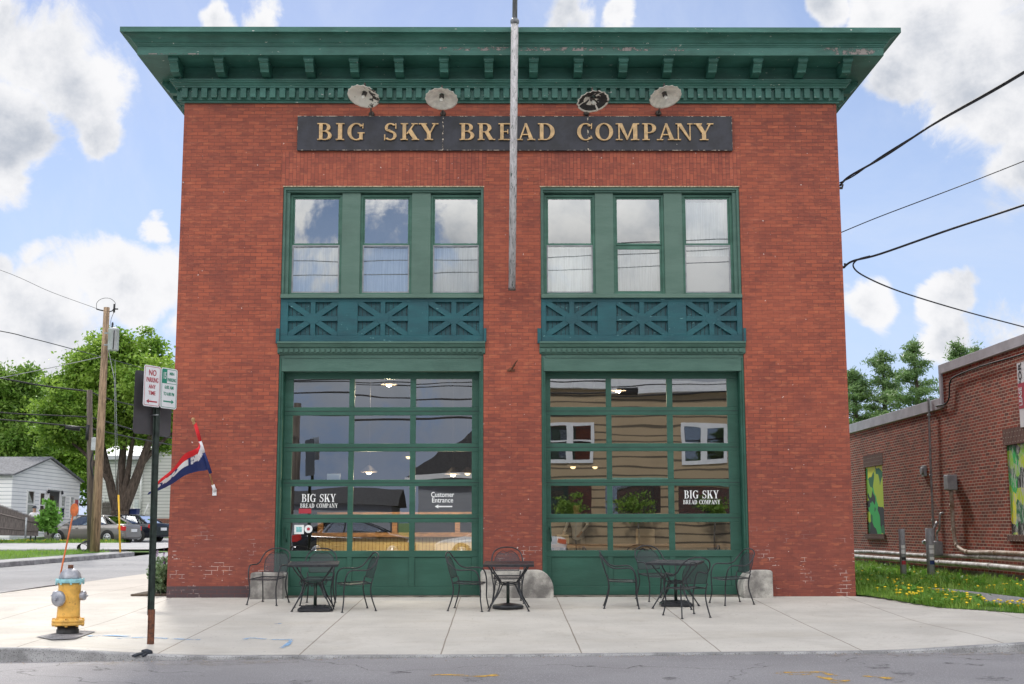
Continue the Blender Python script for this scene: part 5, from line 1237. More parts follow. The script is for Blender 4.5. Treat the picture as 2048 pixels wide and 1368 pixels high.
# lavender bed against the shop's side wall
bdx = [(-6.75, .45), (-6.03, .45), (-6.03, 3.4), (-6.7, 3.4)]
m2 = MB(); m2.prism(bdx, lambda u, v, d: (u, v, d+z_walk(u, v)), .004, .035); struct(m2.build('planting_bed', 'soil'))
lv = thing('lavender_plant', 'bushy grey green lavender with mauve flowers at the left corner of the building', 'plant', (-6.45, 1.3, .02)); pts = []; bl = []
m2 = MB()
for q in range(90):
    an = rng.uniform(0, 2*PI); l = rng.uniform(.45, .78); l *= .88; o = Vector((-6.30+rng.normal()*.07, 1.3+rng.normal()*.3, .03)); e = o+Vector((math.cos(an)*l*.30, math.sin(an)*l*.45, l*rng.uniform(.8, 1.0))); e.x = min(e.x, -6.04)
    m2.tube([o, o.lerp(e, .5)+Vector((0, 0, .04)), e], .005, 4)
    for s in np.linspace(.2, .95, 16): c = o.lerp(e, float(s)); pts.append(np.array(c)+rng.normal(size=(5, 3))*.025)
    if rng.random() < .3: bl.append(np.array(e+Vector((0, 0, .05)))+rng.normal(size=(14, 3))*np.array((.012, .012, .05)))
m2.build('stem', 'leaf_lavender', lv); leaves_obj('foliage', np.concatenate(pts), .3, .038, 'leaf_lavender', lv, aspect=.35); leaves_obj('flower', np.concatenate(bl), .3, .018, 'lavender_bloom', lv)
# grass and weeds
def grass(name, n, area, zfn, hmin, hmax, wd_, mat, keep=None, label='grass'):
    x0, x1, y0, y1 = area; V = []; Fc = []; cnt = 0
    X = rng.uniform(x0, x1, n); Y = rng.uniform(y0, y1, n); A = rng.uniform(0, 2*PI, n); Hh = rng.uniform(hmin, hmax, n)
    for x, y, a, hh in zip(X, Y, A, Hh):
        if keep and not keep(x, y): continue
        hh *= .55+.9*abs(math.sin(x*1.7+y*2.3)*math.cos(y*1.1-x*.7)); z = zfn(x, y)-.01; dx, dy = math.cos(a)*wd_/2, math.sin(a)*wd_/2; lx, ly = -math.sin(a)*hh*.45, math.cos(a)*hh*.45
        V += [(x-dx, y-dy, z), (x+dx, y+dy, z), (x+dx*.6+lx*.4, y+dy*.6+ly*.4, z+hh*.65), (x-dx*.6+lx*.4, y-dy*.6+ly*.4, z+hh*.65), (x+lx, y+ly, z+hh)]
        Fc += [(cnt, cnt+1, cnt+2, cnt+3), (cnt+3, cnt+2, cnt+4)]; cnt += 5
    me = bpy.data.meshes.new(name); me.from_pydata(V, [], Fc); me.materials.append(M[mat]); o = bpy.data.objects.new(name, me); col.objects.link(o); o['kind'] = 'stuff'; o['label'] = label; o['category'] = 'grass'; return o
def path_clear(x, y): return not in_poly(x, y, PATHP)
YK = lambda x, y: yard_in(x, y-.0) and path_clear(x, y) and math.sin(x*3.1+y*1.3)*math.sin(y*2.7-x*1.9)+rng.normal()*.35 > -.62
grass('grass', 42000, (6.02, 10, -3.15, 1), z_yard, .03, .15, .010, 'leaf_grass', YK, 'short weedy grass beside the sidewalk right of the red building')
grass('weeds', 26000, (6.02, 10, 0, 16), z_yard, .06, .21, .018, 'leaf_grass', YK, 'taller weeds along the foot of the neighbouring brick wall')
grass('grass', 9000, (10, 13, -3.1, -.6), z_yard, .05, .16, .010, 'leaf_grass', YK, 'short grass in front of the neighbouring brick building')
pts = []
for q in range(260): 
    x, y = rng.uniform(6.05, 10), rng.uniform(-3.0, 12)
    if YK(x, y): r_ = rng.uniform(.06, .16); pts.append(np.array((x, y, z_yard(x, y)+.05))+rng.normal(size=(26, 3))*np.array((r_, r_, .05)))
o = leaves_obj('broadleaf_weeds', np.concatenate(pts), 1.2, .05, 'leaf_shrub'); tag(o, 'low broad leaved weeds growing through the grass on the right', 'weeds')['kind'] = 'stuff'
grass('grass', 22000, (-22, -15.0, 8, 27), lambda x, y: z_side(y)+.15, .05, .16, .02, 'leaf_grass', lambda x, y: x < far_edge(y)-1.05, 'bright green grass verge beyond the side street')
grass('grass', 9000, (-36, -19.2, 40.3, 43.2), lambda x, y: z_side(y)+.15, .06, .2, .03, 'leaf_grass', None, 'grass at the foot of the picket fence')
m2 = MB(); k = 0
while k < 420:
    x, y = (rng.uniform(6.1, 10.2), rng.uniform(-3.05, 7)) if k % 5 else (rng.uniform(6.5, 9), rng.uniform(-3.0, -.5))
    if not (yard_in(x, y-.02) and path_clear(x, y)): continue
    if k % 3 and not (y < .6): 
        k += 1; continue
    z = z_yard(x, y)+rng.uniform(.05, .15); m2.lathe([(.004, -.05), (.004, 0), (.024, .004), (.027, .010), (.010, .018)], 7, (x, y, z), Matrix.Rotation(rng.uniform(-.5, .5), 3, 'X')); k += 1
tag(m2.build('dandelions', 'dandelion'), 'yellow dandelions scattered through the grass right of the building', 'dandelions')['kind'] = 'stuff'
m2 = MB()
for q in range(60): x, y = rng.uniform(-25, -19.5), rng.uniform(40.4, 43); m2.lathe([(.02, .0), (.035, .012), (.02, .03)], 6, (x, y, z_side(y)+.25))
tag(m2.build('dandelions', 'dandelion'), 'yellow dandelions in the strip in front of the parked grey car', 'dandelions')['kind'] = 'stuff'

# ------------------------------------------------------------------ clapboard houses
def siding(name, c, sp, line):
    m, T, p, out = newmat(name); o = T.n('ShaderNodeTexCoord').outputs['Object']; s = T.n('ShaderNodeSeparateXYZ'); T.set(s.inputs[0], o)
    f = T.m('FRACT', T.m('DIVIDE', s.outputs[2], sp)); ln = T.ramp(f, .76, .86)
    cc = T.mix(T.ramp(T.noise(o, .9, 5, .6), .35, .7), c, tuple(x*.93 for x in c)); cc = T.mix(T.m('MULTIPLY', ln, .8), cc, line)
    T.set(p.inputs['Base Color'], cc); p.inputs['Roughness'].default_value = .55
    b = T.n('ShaderNodeBump', i_Strength=.6, i_Distance=.03); T.set(b.inputs['Height'], T.m('MULTIPLY', f, -1.)); T.set(p.inputs['Normal'], b.outputs[0])
siding('clap_white', (.80, .80, .80), .20, (.36, .38, .42)); siding('clap_grey', (.62, .62, .60), .22, (.27, .28, .28)); siding('clap_tan', (.42, .31, .185), .34, (.03, .022, .015)); siding('clap_pale', (.28, .29, .32), .25, (.25, .27, .30))
glassmat('glass_house', .30, wav=0.)
def win(parent, A, B, z0, z1, n, fr='white_trim', name='window', sash=True, fw=.07, dark='dark_interior'):
    """window between plan points A and B (outer corners) facing direction n"""
    A, B, n = Vector((*A, 0)), Vector((*B, 0)), Vector((*n, 0)).normalized(); t = (B-A).normalized(); w_ = (B-A).length
    P = lambda u, d, z: A+t*u+n*d+Vector((0, 0, z))
    def bx(mb, u0, u1, d0, d1, a, b):
        vs = [P(u, d, z) for z in (a, b) for (u, d) in ((u0, d0), (u1, d0), (u1, d1), (u0, d1))]; mb.add(vs, [(0, 3, 2, 1), (4, 5, 6, 7), (0, 1, 5, 4), (1, 2, 6, 5), (2, 3, 7, 6), (3, 0, 4, 7)])
    m2 = MB(); bx(m2, 0, fw, -.02, .05, z0, z1); bx(m2, w_-fw, w_, -.02, .05, z0, z1); bx(m2, fw, w_-fw, -.02, .05, z1-fw, z1); bx(m2, fw-.02, w_-fw+.02, -.02, .07, z0, z0+fw)
    if sash: bx(m2, fw, w_-fw, -.01, .035, (z0+z1)/2-.03, (z0+z1)/2+.03)
    o = m2.build(name, fr, parent)
    m2 = MB(); m2.quad(P(fw, .012, z0+fw), P(w_-fw, .012, z0+fw), P(w_-fw, .012, z1-fw), P(fw, .012, z1-fw)); m2.build('pane', 'glass_house', o)
    m2 = MB(); m2.quad(P(fw, .004, z0+fw), P(w_-fw, .004, z0+fw), P(w_-fw, .004, z1-fw), P(fw, .004, z1-fw)); m2.build('blind', dark, o); return o
# white bungalow: gable end on the side street
HX, HY0, HY1 = -25.6, 43.8, 54.4
zE, zA, hb0 = 3.95, 5.05, .3
hs = thing('bungalow', 'low white clapboard bungalow with a dark front door and grey shingle roof', 'house', (HX, HY0, hb0))
ym = (HY0+HY1)/2-.1; HXL = -44
m2 = MB()
m2.add([(HX, HY0, hb0-.5), (HX, HY1, hb0-.5), (HX, HY1, zE), (HX, ym, zA), (HX, HY0, zE)], [(0, 1, 2, 3, 4)])
m2.quad((HX, HY0, hb0-.5), (HXL, HY0, hb0-.5), (HXL, HY0, zE), (HX, HY0, zE)); m2.quad((HX, HY1, hb0-.5), (HXL, HY1, hb0-.5), (HXL, HY1, zE), (HX, HY1, zE))
m2.add([(HXL, HY0, hb0-.5), (HXL, HY1, hb0-.5), (HXL, HY1, zE), (HXL, ym, zA), (HXL, HY0, zE)], [(0, 1, 2, 3, 4)]); m2.build('wall', 'clap_white', hs)
m2 = MB(); ov = .18; sl = (zA-zE)/(ym-HY0)
for s, y0 in ((1, HY0), (-1, HY1)):
    ye = y0-s*.25; ze = zE-.25*sl
    vs = [(HX+ov, ye, ze), (HX+ov, ym, zA+.02), (HXL-ov, ym, zA+.02), (HXL-ov, ye, ze)]; vs += [(x, y, z+.09) for x, y, z in vs]
    m2.add(vs, [(0, 1, 2, 3), (4, 5, 6, 7), (0, 1, 5, 4), (3, 2, 6, 7), (0, 3, 7, 4), (1, 2, 6, 5)])
m2.build('roof', 'shingle', hs)
m2 = MB()
for s, y0 in ((1, HY0), (-1, HY1)):
    m2.add([(HX+.03, y0-s*.2, zE-.2*sl-.1), (HX+.03, ym, zA-.1), (HX+.03, ym, zA+.0), (HX+.03, y0-s*.2, zE-.2*sl)], [(0, 1, 2, 3)])
m2.build('fascia', 'white_trim', hs)
for y0, y1, a, b in ((45.9, 47.0, 1.72, 3.22), (48.0-.25, 48.8-.2, 1.72, 3.16), (51.15, 51.95, 1.72, 3.08), (52.7, 53.4, 1.72, 3.05)): win(hs, (HX, y0), (HX, y1), a, b, (1, 0))
m2 = MB(); m2.box(HX-.02, HX+.05, 49.05, 50.75, 1.0, 3.25); dr = m2.build('front_door', 'door_black', hs)
m2 = MB(); m2.box(HX+.051, HX+.06, 49.3, 49.9, 1.3, 3.0); m2.build('door_glass', 'glass_house', dr)
m2 = MB(); m2.box(HX+.0, HX+.1, 48.9, 49.04, 1.0, 3.3); m2.box(HX, HX+.1, 50.76, 50.9, 1.0, 3.3); m2.box(HX, HX+.14, 48.9, 50.9, 3.31, 3.42); m2.build('door_trim', 'white_trim', hs)
for yy_ in (48.85, 51.0):
    m2 = MB(); m2.lathe([(.03, -.1), (.09, -.06), (.07, .08), (.02, .12)], 8, (HX+.12, yy_, 3.2)); m2.box(HX, HX+.1, yy_-.02, yy_+.02, 3.18, 3.22); m2.build('wall_lantern', 'door_black', hs)
m2 = MB(); m2.box(HX+.005, HX+.025, 54.0-.35, 54.15, 2.45, 2.85); m2.build('red_plaque', 'sign_red', hs)
m2 = MB(); m2.box(HX+.001, HX+1.7, 49.0, 51.8, -.2, 1.0)
for k in range(4): m2.box(HX+.1, HX+1.6, 51.8+k*.28, 52.08+k*.28, -.2, .8-k*.2)
m2.build('stoop', 'concrete_old', hs)
rl = []
for x in (HX+1.65,):
    m2 = MB(); m2.tube([(x, 49.05, 1.9), (x, 51.8, 1.9), (x, 53.2, 1.1)], .025, 6); m2.tube([(x, 49.05, 1.1), (x, 51.8, 1.1), (x, 53.2, .35)], .02, 6)
    for k in range(16):
        y = 49.05+k*.275; zt_ = 1.9 if y < 51.8 else 1.9-(y-51.8)/1.4*.8; m2.tube([(x, y, zt_-.8), (x, y, zt_)], .014, 5)
    m2.build('railing', 'black_iron', hs)
# grey two storey house at the back
gh = thing('grey_house', 'tall pale grey clapboard house with a gable and brick foundation behind the parked cars', 'house', (-20, 64, .8))
cxl = at(200, 1000, 66).x; cxm = at(284, 1000, 64).x; zb_ = at(284, 1046, 64).z
m2 = MB(); xr = cxm+9; zea = at(284, 928, 64).z; zap = zea+4.5*.95; m2.add([(cxm, 64, zb_-1), (xr, 64, zb_-1), (xr, 64, zea), ((cxm+xr)/2, 64, zap), (cxm, 64, zea)], [(0, 1, 2, 3, 4)]); m2.quad((cxm, 64, zb_-1), (cxm, 74, zb_-1), (cxm, 74, zea), (cxm, 64, zea))
zw_ = at(240, 919, 66).z; m2.quad((cxl, 66, zb_-1), (cxm, 66, zb_-1), (cxm, 66, zw_), (cxl, 66, zw_)); m2.quad((cxl, 66, zb_-1), (cxl, 74, zb_-1), (cxl, 74, zw_), (cxl, 66, zw_)); m2.build('wall', 'clap_grey', gh)
m2 = MB(); 
for s in (-1, 1):
    xe = cxm-.35 if s < 0 else xr+.35; xm_ = (cxm+xr)/2; ze = zea-.35*.95
    vs = [(xe, 63.6, ze), (xm_, 63.6, zap), (xm_, 75, zap), (xe, 75, ze)]; vs += [(x, y, z+.22) for x, y, z in vs]; m2.add(vs, [(0, 1, 2, 3), (4, 5, 6, 7), (0, 1, 5, 4), (3, 2, 6, 7), (0, 3, 7, 4), (1, 2, 6, 5)])
m2.build('roof', 'coping', gh)
m2 = MB(); m2.box(cxl-.4, cxm-.001, 65.6, 66.2, zw_-.02, zw_+.25); m2.add([(cxl-.4, 65.6, zw_+.251), (cxm, 65.6, zw_+.251), (cxm, 70, zw_+1.2), (cxl-.4, 70, zw_+1.2)], [(0, 1, 2, 3)]); m2.build('porch_roof', 'coping', gh)
m2 = MB(); m2.box(cxm-.02, xr+.02, 63.95, 63.999, zb_-1, at(320, 1037, 64).z); m2.build('foundation', 'brick_dark', gh)
m2 = MB(); m2.tube([(cxm-.08, 63.9, zb_), (cxm-.08, 63.9, zea-.2)], .06, 6); m2.build('downspout', 'white_trim', gh)
dA, dB = at(266, 1020, 66), at(281, 1020, 66); m2 = MB(); m2.box(dA.x, dB.x, 65.9, 65.99, zb_-.2, at(270, 1002, 66).z); d2 = m2.build('side_door', 'white_trim', gh); m2 = MB(); m2.box(dA.x+.12, dB.x-.12, 65.885, 65.899, zb_+.8, zb_+1.6); m2.build('door_glass', 'glass_house', d2)
win(gh, (at(200, 1000, 66).x+.1, 66), (at(209, 1000, 66).x, 66), at(0+200, 1006, 66).z, at(200, 992, 66).z, (0, -1))
win(gh, (at(301, 1000, 64).x, 64), (at(306, 1000, 64).x, 64), at(303, 1018, 64).z, at(303, 990, 64).z, (0, -1))
m2 = MB()
for k in range(4): m2.box(at(283+k*0, 1040, 63).x, at(300, 1040, 63).x, 62.6-k*.3, 62.9-k*.3, zb_-1, zb_+.35-k*.2)
for s in (0, 1): p, q = at(284+s*16, 1040, 63), at(297+s*10, 1008, 63); m2.tube([p, q], .06, 5)
m2.build('steps', 'white_trim', gh)
# picket fences
def picket(name, label, pA_, pB_, zt0, zt1, zb0, zb1, n, mat='wood_grey', post=True):
    A, B = Vector(pA_), Vector(pB_); t = thing(name, label, 'fence', (A.x, A.y, zb0)); m2 = MB(); d = (B-A); w_ = d.length/n; u_ = d.normalized(); nn = Vector((-u_.y, u_.x))
    for k in range(n):
        f = k/(n-1); c = A+d*f; zt_ = zt0+(zt1-zt0)*(f**1.15)+random.uniform(-.015, .015); zb__ = zb0+(zb1-zb0)*f
        m2.prism([(-w_*.45, zb__), (w_*.45, zb__), (w_*.45, zt_-.10), (w_*.12, zt_), (-w_*.12, zt_), (-w_*.45, zt_-.10)], lambda u, v, dd_, c=c: (c.x+u_.x*u+nn.x*dd_, c.y+u_.y*u+nn.y*dd_, v), 0, -.022)
    m2.build('pickets', mat, t); m2 = MB()
    for f in (.25, .72): 
        a = (A.x-nn.x*.03, A.y-nn.y*.03, zb0+(zt0-zb0)*f); b = (B.x-nn.x*.03, B.y-nn.y*.03, zb1+(zt1-zb1)*f); m2.tube([a, b], .04, 4)
    m2.build('rail', mat, t)
    m2 = MB()
    if post: m2.tube([(B.x-.5*u_.x, B.y-.25, zb1-.1), (B.x-.5*u_.x, B.y-.25, zt1+.05)], .05, 8); m2.build('post', 'galv', t)
    return t
f0, f1 = at(-40, 1040, 40.2), at(77, 1040, 40.2)
picket('picket_fence', 'weathered grey picket fence sloping down at the left edge of the photo', (f0.x, 40.2), (f1.x, 40.2), at(-40, 998, 40.2).z, at(77, 1037, 40.2).z, at(0, 1070, 40.2).z, at(77, 1072, 40.2).z, 64)
f2, f3 = at(204, 1040, 60), at(256, 1040, 60)
picket('board_fence', 'dark grey board fence behind the trunk of the maple', (f2.x, 60), (f3.x, 60), at(204, 1003, 60).z, at(256, 1003, 60).z, at(204, 1045, 60).z, at(256, 1045, 60).z, 26, post=False)
for i, (px, lab) in enumerate(((250, 'dark blue wheeled bin half hidden behind the leftmost of the two bins'), (262, 'blue wheeled bin right of the maple trunk, behind the black car'))):
    b = at(px, 1048, 57); b.z = at(px, 1052, 57).z; t = thing('wheeled_bin', lab, 'bin', tuple(b), group='wheeled bins by the fence')
    m2 = MB(); m2.prism([(-.28, 0), (.28, 0), (.34, 1.0), (-.34, 1.0)], lambda u, v, d: (b.x+u*1.25, b.y+d, b.z+v), -.35, .35); m2.build('body', 'bin_blue', t, bevel=.03); m2 = MB(); m2.box(b.x-.46, b.x+.46, b.y-.40, b.y+.38, b.z+1.001, b.z+1.07); m2.build('lid', 'bin_blue', t, bevel=.03)
    m2 = MB(); [m2.lathe([(.12, -.04), (.12, .04)], 12, (b.x+s*.36, b.y+.36, b.z+.12), Matrix.Rotation(PI/2, 3, 'Y')) for s in (-1, 1)]; m2.build('wheel', 'tyre', t)

# ------------------------------------------------------------------ cars
def car(label, loc, rz, paint_, plate_=True, name='parked_car'):
    t = thing(name, label, 'car', loc, rz, 'cars parked in the driveway') if name == 'parked_car' else thing(name, label, 'truck', loc, rz)
    B_ = lambda m2, nm, mt, par=None, **k: m2.build(nm, mt, par or t, local=True, **k)
    # lower body, x forward; stations: x, half width, sill, belt height
    stn = [(-2.40, .66, .34, .80), (-2.36, .78, .28, .93), (-2.2, .86, .24, .985), (-1.8, .895, .20, 1.0), (-1.2, .90, .20, .985), (-.6, .905, .20, .965), (.2, .905, .20, .95), (.9, .90, .20, .94), (1.25, .895, .20, .925), (1.7, .88, .20, .86), (2.05, .83, .22, .78), (2.28, .74, .26, .68), (2.40, .58, .32, .58)]
    m2 = MB(); N_ = 13
    for (x, w_, z0, zb) in stn:
        sec = [(w_*.86, z0), (w_*.97, z0+.08), (w_, z0+(zb-z0)*.40), (w_*.995, z0+(zb-z0)*.72), (w_*.95, zb-.035), (w_*.84, zb), (0, zb+.02)]
        m2.v += [(x, y, z) for y, z in sec]+[(x, -y, z) for y, z in sec[-2::-1]]
    for i in range(len(stn)-1):
        for k in range(N_): m2.f.append((i*N_+k, i*N_+(k+1) % N_, (i+1)*N_+(k+1) % N_, (i+1)*N_+k)); m2.sm.append(k != N_-1); m2.mi.append(0)
    m2.f += [tuple(range(N_)), tuple((len(stn)-1)*N_+k for k in range(N_))]; m2.sm += [False]*2; m2.mi += [0]*2
    body = B_(m2, 'body', paint_)
    # cabin: roof, pillars (paint) and glass
    lo_ = [(-1.75, .80, .99), (-1.30, .80, .985), (.95, .80, .945), (1.20, .74, .93)]; 
    rf = [(-1.10, 1.40), (-.70, 1.455), (-.1, 1.475), (.25, 1.44)]
    def rr(x): return .60 if -.9 < x < .2 else .57
    m2 = MB(); up_ = [(x, y, z) for x, z in rf for y in (-rr(x), -.3, .3, rr(x))]
    for i in range(4):
        x, z = rf[i]; m2.v += [(x, -.60, z-.03), (x, -.52, z), (x, 0, z+.02), (x, .52, z), (x, .60, z-.03)]
    for i in range(3):
        for k in range(4): m2.f.append((i*5+k, i*5+k+1, (i+1)*5+k+1, (i+1)*5+k)); m2.sm.append(True); m2.mi.append(0)
    for s in (-1, 1):
        for (a, b, r_) in (((1.22, s*.76, .93), (.27, s*.595, 1.41), .035), ((-.42, s*.80, .96), (-.40, s*.60, 1.43), .03), ((-1.80, s*.74, .99), (-1.12, s*.59, 1.375), .055), ((-1.35, s*.79, .99), (-.98, s*.60, 1.40), .035)):
            m2.tube([a, b], r_, 6)
        m2.tube([(.27, s*.60, 1.41), (-.3, s*.61, 1.44), (-1.1, s*.60, 1.38)], .03, 6)
    B_(m2, 'roof', paint_, bevel=0)
    for s in (-1, 1):
        m2 = MB(); m2.add([(1.15, s*.775, .945), (-1.4, s*.80, .985), (-1.03, s*.60, 1.385), (-.3, s*.605, 1.425), (.25, s*.59, 1.40)], [(0, 1, 2, 3, 4)]); B_(m2, 'side_window', 'glass_car')
    m2 = MB(); m2.quad((1.22, -.74, .94), (1.22, .74, .94), (.27, .57, 1.42), (.27, -.57, 1.42)); B_(m2, 'windshield', 'glass_car')
    m2 = MB(); m2.quad((-1.80, -.72, 1.0), (-1.80, .72, 1.0), (-1.12, .57, 1.38), (-1.12, -.57, 1.38)); B_(m2, 'rear_window', 'glass_car')
    m2 = MB(); m2.box(-1.3, 1.0, -.70, .70, .55, .93); B_(m2, 'interior', 'plastic_dark')
    for sx_ in (-1.45, 1.38):
        for s in (-1, 1):
            m2 = MB(); m2.lathe([(.385, -.02), (.385, .012)], 22, (sx_, s*.885, .33), Matrix.Rotation(PI/2, 3, 'X')); B_(m2, 'wheel_arch', 'plastic_dark')
            Rm = Matrix.Rotation(s*-PI/2, 3, 'X'); m2 = MB(); m2.lathe([(.22, -.2), (.31, -.19), (.325, -.15), (.325, .0), (.31, .025), (.225, .03), (.215, .0)], 24, (sx_, s*.90, .325), Rm); wh = B_(m2, 'wheel', 'tyre')
            m2 = MB(); m2.lathe([(.215, .01), (.21, .028), (.19, .03), (.05, .036), (.045, .045)], 20, (sx_, s*.90, .325), Rm); B_(m2, 'rim', 'rim', wh)
            m2 = MB()
            for k in range(6):
                a = k*PI/3; m2.lathe([(.030, .0375), (.030, .039)], 8, (sx_+.13*math.cos(a), s*.90, .325+.13*math.sin(a)), Rm)
            B_(m2, 'rim_hole', 'plastic_dark', wh)
    for s in (-1, 1):
        m2 = MB(); m2.prism([(-2.385, .66), (-2.385, .88), (-2.05, .93), (-2.02, .76), (-2.2, .67)], lambda u, v, d: (u, s*(d+(u+2.4)*.30), v), .66, .80); B_(m2, 'tail_light', 'tail_red', bevel=.02)
        m2 = MB(); m2.prism([(2.28, .55), (2.22, .66), (1.95, .76), (1.9, .66)], lambda u, v, d: (u+.02, s*(d-(u-2.0)*.35), v), .60, .845); B_(m2, 'headlight', 'head_clear', bevel=.02)
        m2 = MB(); m2.box(.72, .95, s*.90, s*1.03, .93, 1.05); B_(m2, 'mirror', paint_, bevel=.03)
        m2 = MB()
        for x in (-.6, .35): m2.box(x-.10, x+.05, s*.90, s*.925, .80, .825)
        B_(m2, 'door_handle', paint_)
        m2 = MB()
        for x in (-.45, .78): m2.box(x-.006, x+.006, s*.9005, s*.911, .30, .93)
        B_(m2, 'door_gap', 'plastic_dark')
    m2 = MB(); m2.box(-2.44, -2.39, -.26, .26, .60, .75); B_(m2, 'number_plate', 'sign_white')
    m2 = MB(); m2.prism([(-.80, .30), (.80, .30), (.84, .40), (.84, .55), (-.84, .55), (-.84, .40)], lambda u, v, d: (d-(.05 if abs(u) < .7 else -.06), u, v), -2.42, -2.25); B_(m2, 'rear_bumper', paint_, bevel=.03)
    return t
cp = at(183, 1084, 43.5); car('grey four door sedan parked nose left behind the two utility poles', (cp.x, 43.5, z_side(43.5)+.03), PI-.26, 'car_grey')
cp = at(243, 1078, 47.5); car('black four door sedan parked beyond the grey one, its red tail light showing', (cp.x, 48.3, z_side(48.3)+.03), PI-.34, 'car_black')

# ------------------------------------------------------------------ utility poles and wires on the left
p0, p1 = at(189, 1110, 26.2), at(213.5, 615, 26.4)
up = thing('utility_pole', 'tall light brown wooden utility pole carrying a pale transformer, leaning right', 'utility pole', (p0.x, p0.y, z_side(26)+.1))
m2 = MB(); m2.tube([p0-Vector((0, 0, .2)), p0.lerp(p1, .5), p1], [.185, .155, .115], 18); m2.build('shaft', 'wood_pole', up)
tc = at(227, 678, 26.0); m2 = MB(); m2.lathe([(.02, -.46), (.19, -.45), (.205, -.42), (.205, .34), (.215, .35), (.215, .38), (.16, .43), (.03, .46)], 20, tc); tr_ = m2.build('transformer', 'transformer', up)
m2 = MB(); m2.lathe([(.03, .44), (.045, .50), (.03, .54), (.045, .58), (.02, .66)], 10, (tc.x-.06, tc.y, tc.z)); m2.tube([(tc.x+.08, tc.y-.21, tc.z+.3), (tc.x+.09, tc.y-.25, tc.z), (tc.x+.07, tc.y-.22, tc.z-.42)], .018, 5); m2.build('bushing', 'cable', tr_)
m2 = MB(); m2.box(tc.x-.35, tc.x-.15, tc.y-.04, tc.y+.04, tc.z+.2, tc.z+.26); m2.box(tc.x-.35, tc.x-.15, tc.y-.04, tc.y+.04, tc.z-.26, tc.z-.2); m2.build('bracket', 'galv', up)
m2 = MB(); a, b = at(193, 618, 26.4), at(232, 618, 26.4); m2.tube([at(209, 622, 26.4), at(200, 620, 26.4), a], .028, 6); m2.tube([at(217, 624, 26.4), at(224, 622, 26.4), at(229, 616, 26.4)], .022, 6); m2.tube([at(229, 608, 26.4), at(228, 625, 26.4)], .04, 6); m2.tube([at(229, 618, 26.4), at(236, 618, 26.4)], .03, 6)
m2.tube(catmull([a, at(194, 605, 26.4), at(205, 597, 26.4), at(220, 597, 26.4), at(230, 605, 26.4), at(229, 612, 26.4)], 5), .010, 5); m2.tube(catmull([at(228, 624, 26.4), at(222, 640, 26.4), at(222, 655, 26.4)], 4), .010, 5); m2.build('insulator', 'cable', up)
m2 = MB(); m2.tube([at(217, 700, 26.3), at(229, 760, 26.3), at(232, 980, 26.3)], .016, 5); m2.build('guy_wire', 'galv', up)
q0, q1 = at(182, 1106, 27.6), at(179, 780, 27.6)
op = thing('utility_pole', 'short old grey utility pole standing just left of the tall brown one', 'utility pole', (q0.x, q0.y, z_side(27)+.1))
m2 = MB(); m2.tube([q0-Vector((0, 0, .2)), q1], [.14, .105], 14); m2.build('shaft', 'wood_pole_old', op)
m2 = MB(); c = at(188, 888, 27.4); m2.box(c.x-.09, c.x+.09, c.y-.08, c.y+.08, c.z-.25, c.z+.25); m2.build('meter_box', 'transformer', op, bevel=.02)
m2 = MB(); m2.tube([at(176, 850, 27.5), at(174, 880, 27.5)], .07, 8); m2.tube(catmull([at(186, 905, 27.5), at(181, 930, 27.5), at(188, 960, 27.5), at(187, 1000, 27.5)], 4), .03, 6); m2.build('cable_bundle', 'cable', op)
m2 = MB()
for k in range(6):
    c = at(164, 1101, 26.6); r_ = .17+.02*k; m2.tube([(c.x+.03*k+r_*1.15*math.cos(a), c.y+.05*k, c.z+.04+r_*.85*math.sin(a)+r_*.4) for a in L(0, 2*PI*23/24, 24)], .014, 5, closed=True)
tag(m2.build('cable_coil', 'cable'), 'coil of black cable on the grass at the foot of the old pole', 'cable')
y0_, y1_ = at(241, 1108, 26.0), at(237, 990, 26.0); m2 = MB(); m2.tube([y0_-Vector((0, 0, .1)), y1_], .035, 10); m3_ = MB(); m3_.tube([y1_, at(230, 720, 26.3)], .008, 5)
gm = thing('guy_marker', 'yellow plastic guy wire marker at the kerb right of the utility poles', 'marker', tuple(y0_)); m2.build('sleeve', 'yellow_plastic', gm); m3_.build('guy_wire', 'galv', gm)
GW = 'overhead wires'
def wire(label, pts, r, group=GW, name='overhead_wire', mat='cable'):
    P = [at(a, b, c) for a, b, c in pts]; m2 = MB(); m2.tube(catmull(P, 6), r, 6); return tag(m2.build(name, mat), label, 'wire', group)
wire('thick overhead cable crossing the maple from the left edge to the old pole top', [(-300, 700, 26), (0, 756, 27), (90, 772, 27.4), (179, 783, 27.6)], .035)
wire('middle overhead cable crossing the trees from the left edge to the old pole', [(-300, 800, 26), (0, 825, 27), (90, 830, 27.4), (180, 834, 27.6)], .028)
wire('lowest overhead cable with a dark splice, from the left edge to the old pole', [(-300, 815, 26), (0, 839, 27), (90, 847, 27.4), (180, 856, 27.6)], .032)
m2 = MB(); m2.tube([at(131, 854, 27.4), at(160, 858, 27.5)], .09, 8); tag(m2.build('cable_splice', 'cable'), 'fat black splice case on the lowest cable left of the old pole', 'splice')
wire('overhead cable running right from the old pole top towards the parking sign', [(179, 783, 27.6), (215, 797, 28), (274, 812, 30), (400, 835, 36)], .028)
wire('overhead cable falling right from the middle of the old pole', [(180, 834, 27.6), (225, 847, 28.5), (300, 868, 32), (400, 885, 38)], .026)
wire('lowest overhead cable falling right from the old pole', [(180, 856, 27.6), (225, 867, 28.5), (300, 882, 32), (400, 900, 38)], .026)
wire('thin bright service wire rising through the maple to the tall pole', [(-100, 775, 24), (60, 744, 25), (150, 725, 26), (206, 713, 26.3)], .016, mat='galv')
wire('dark overhead wire crossing the sky at the left edge, ending in the maple', [(-200, 630, 22), (0, 662, 24), (60, 676, 26), (130, 694, 30), (300, 740, 50)], .018)
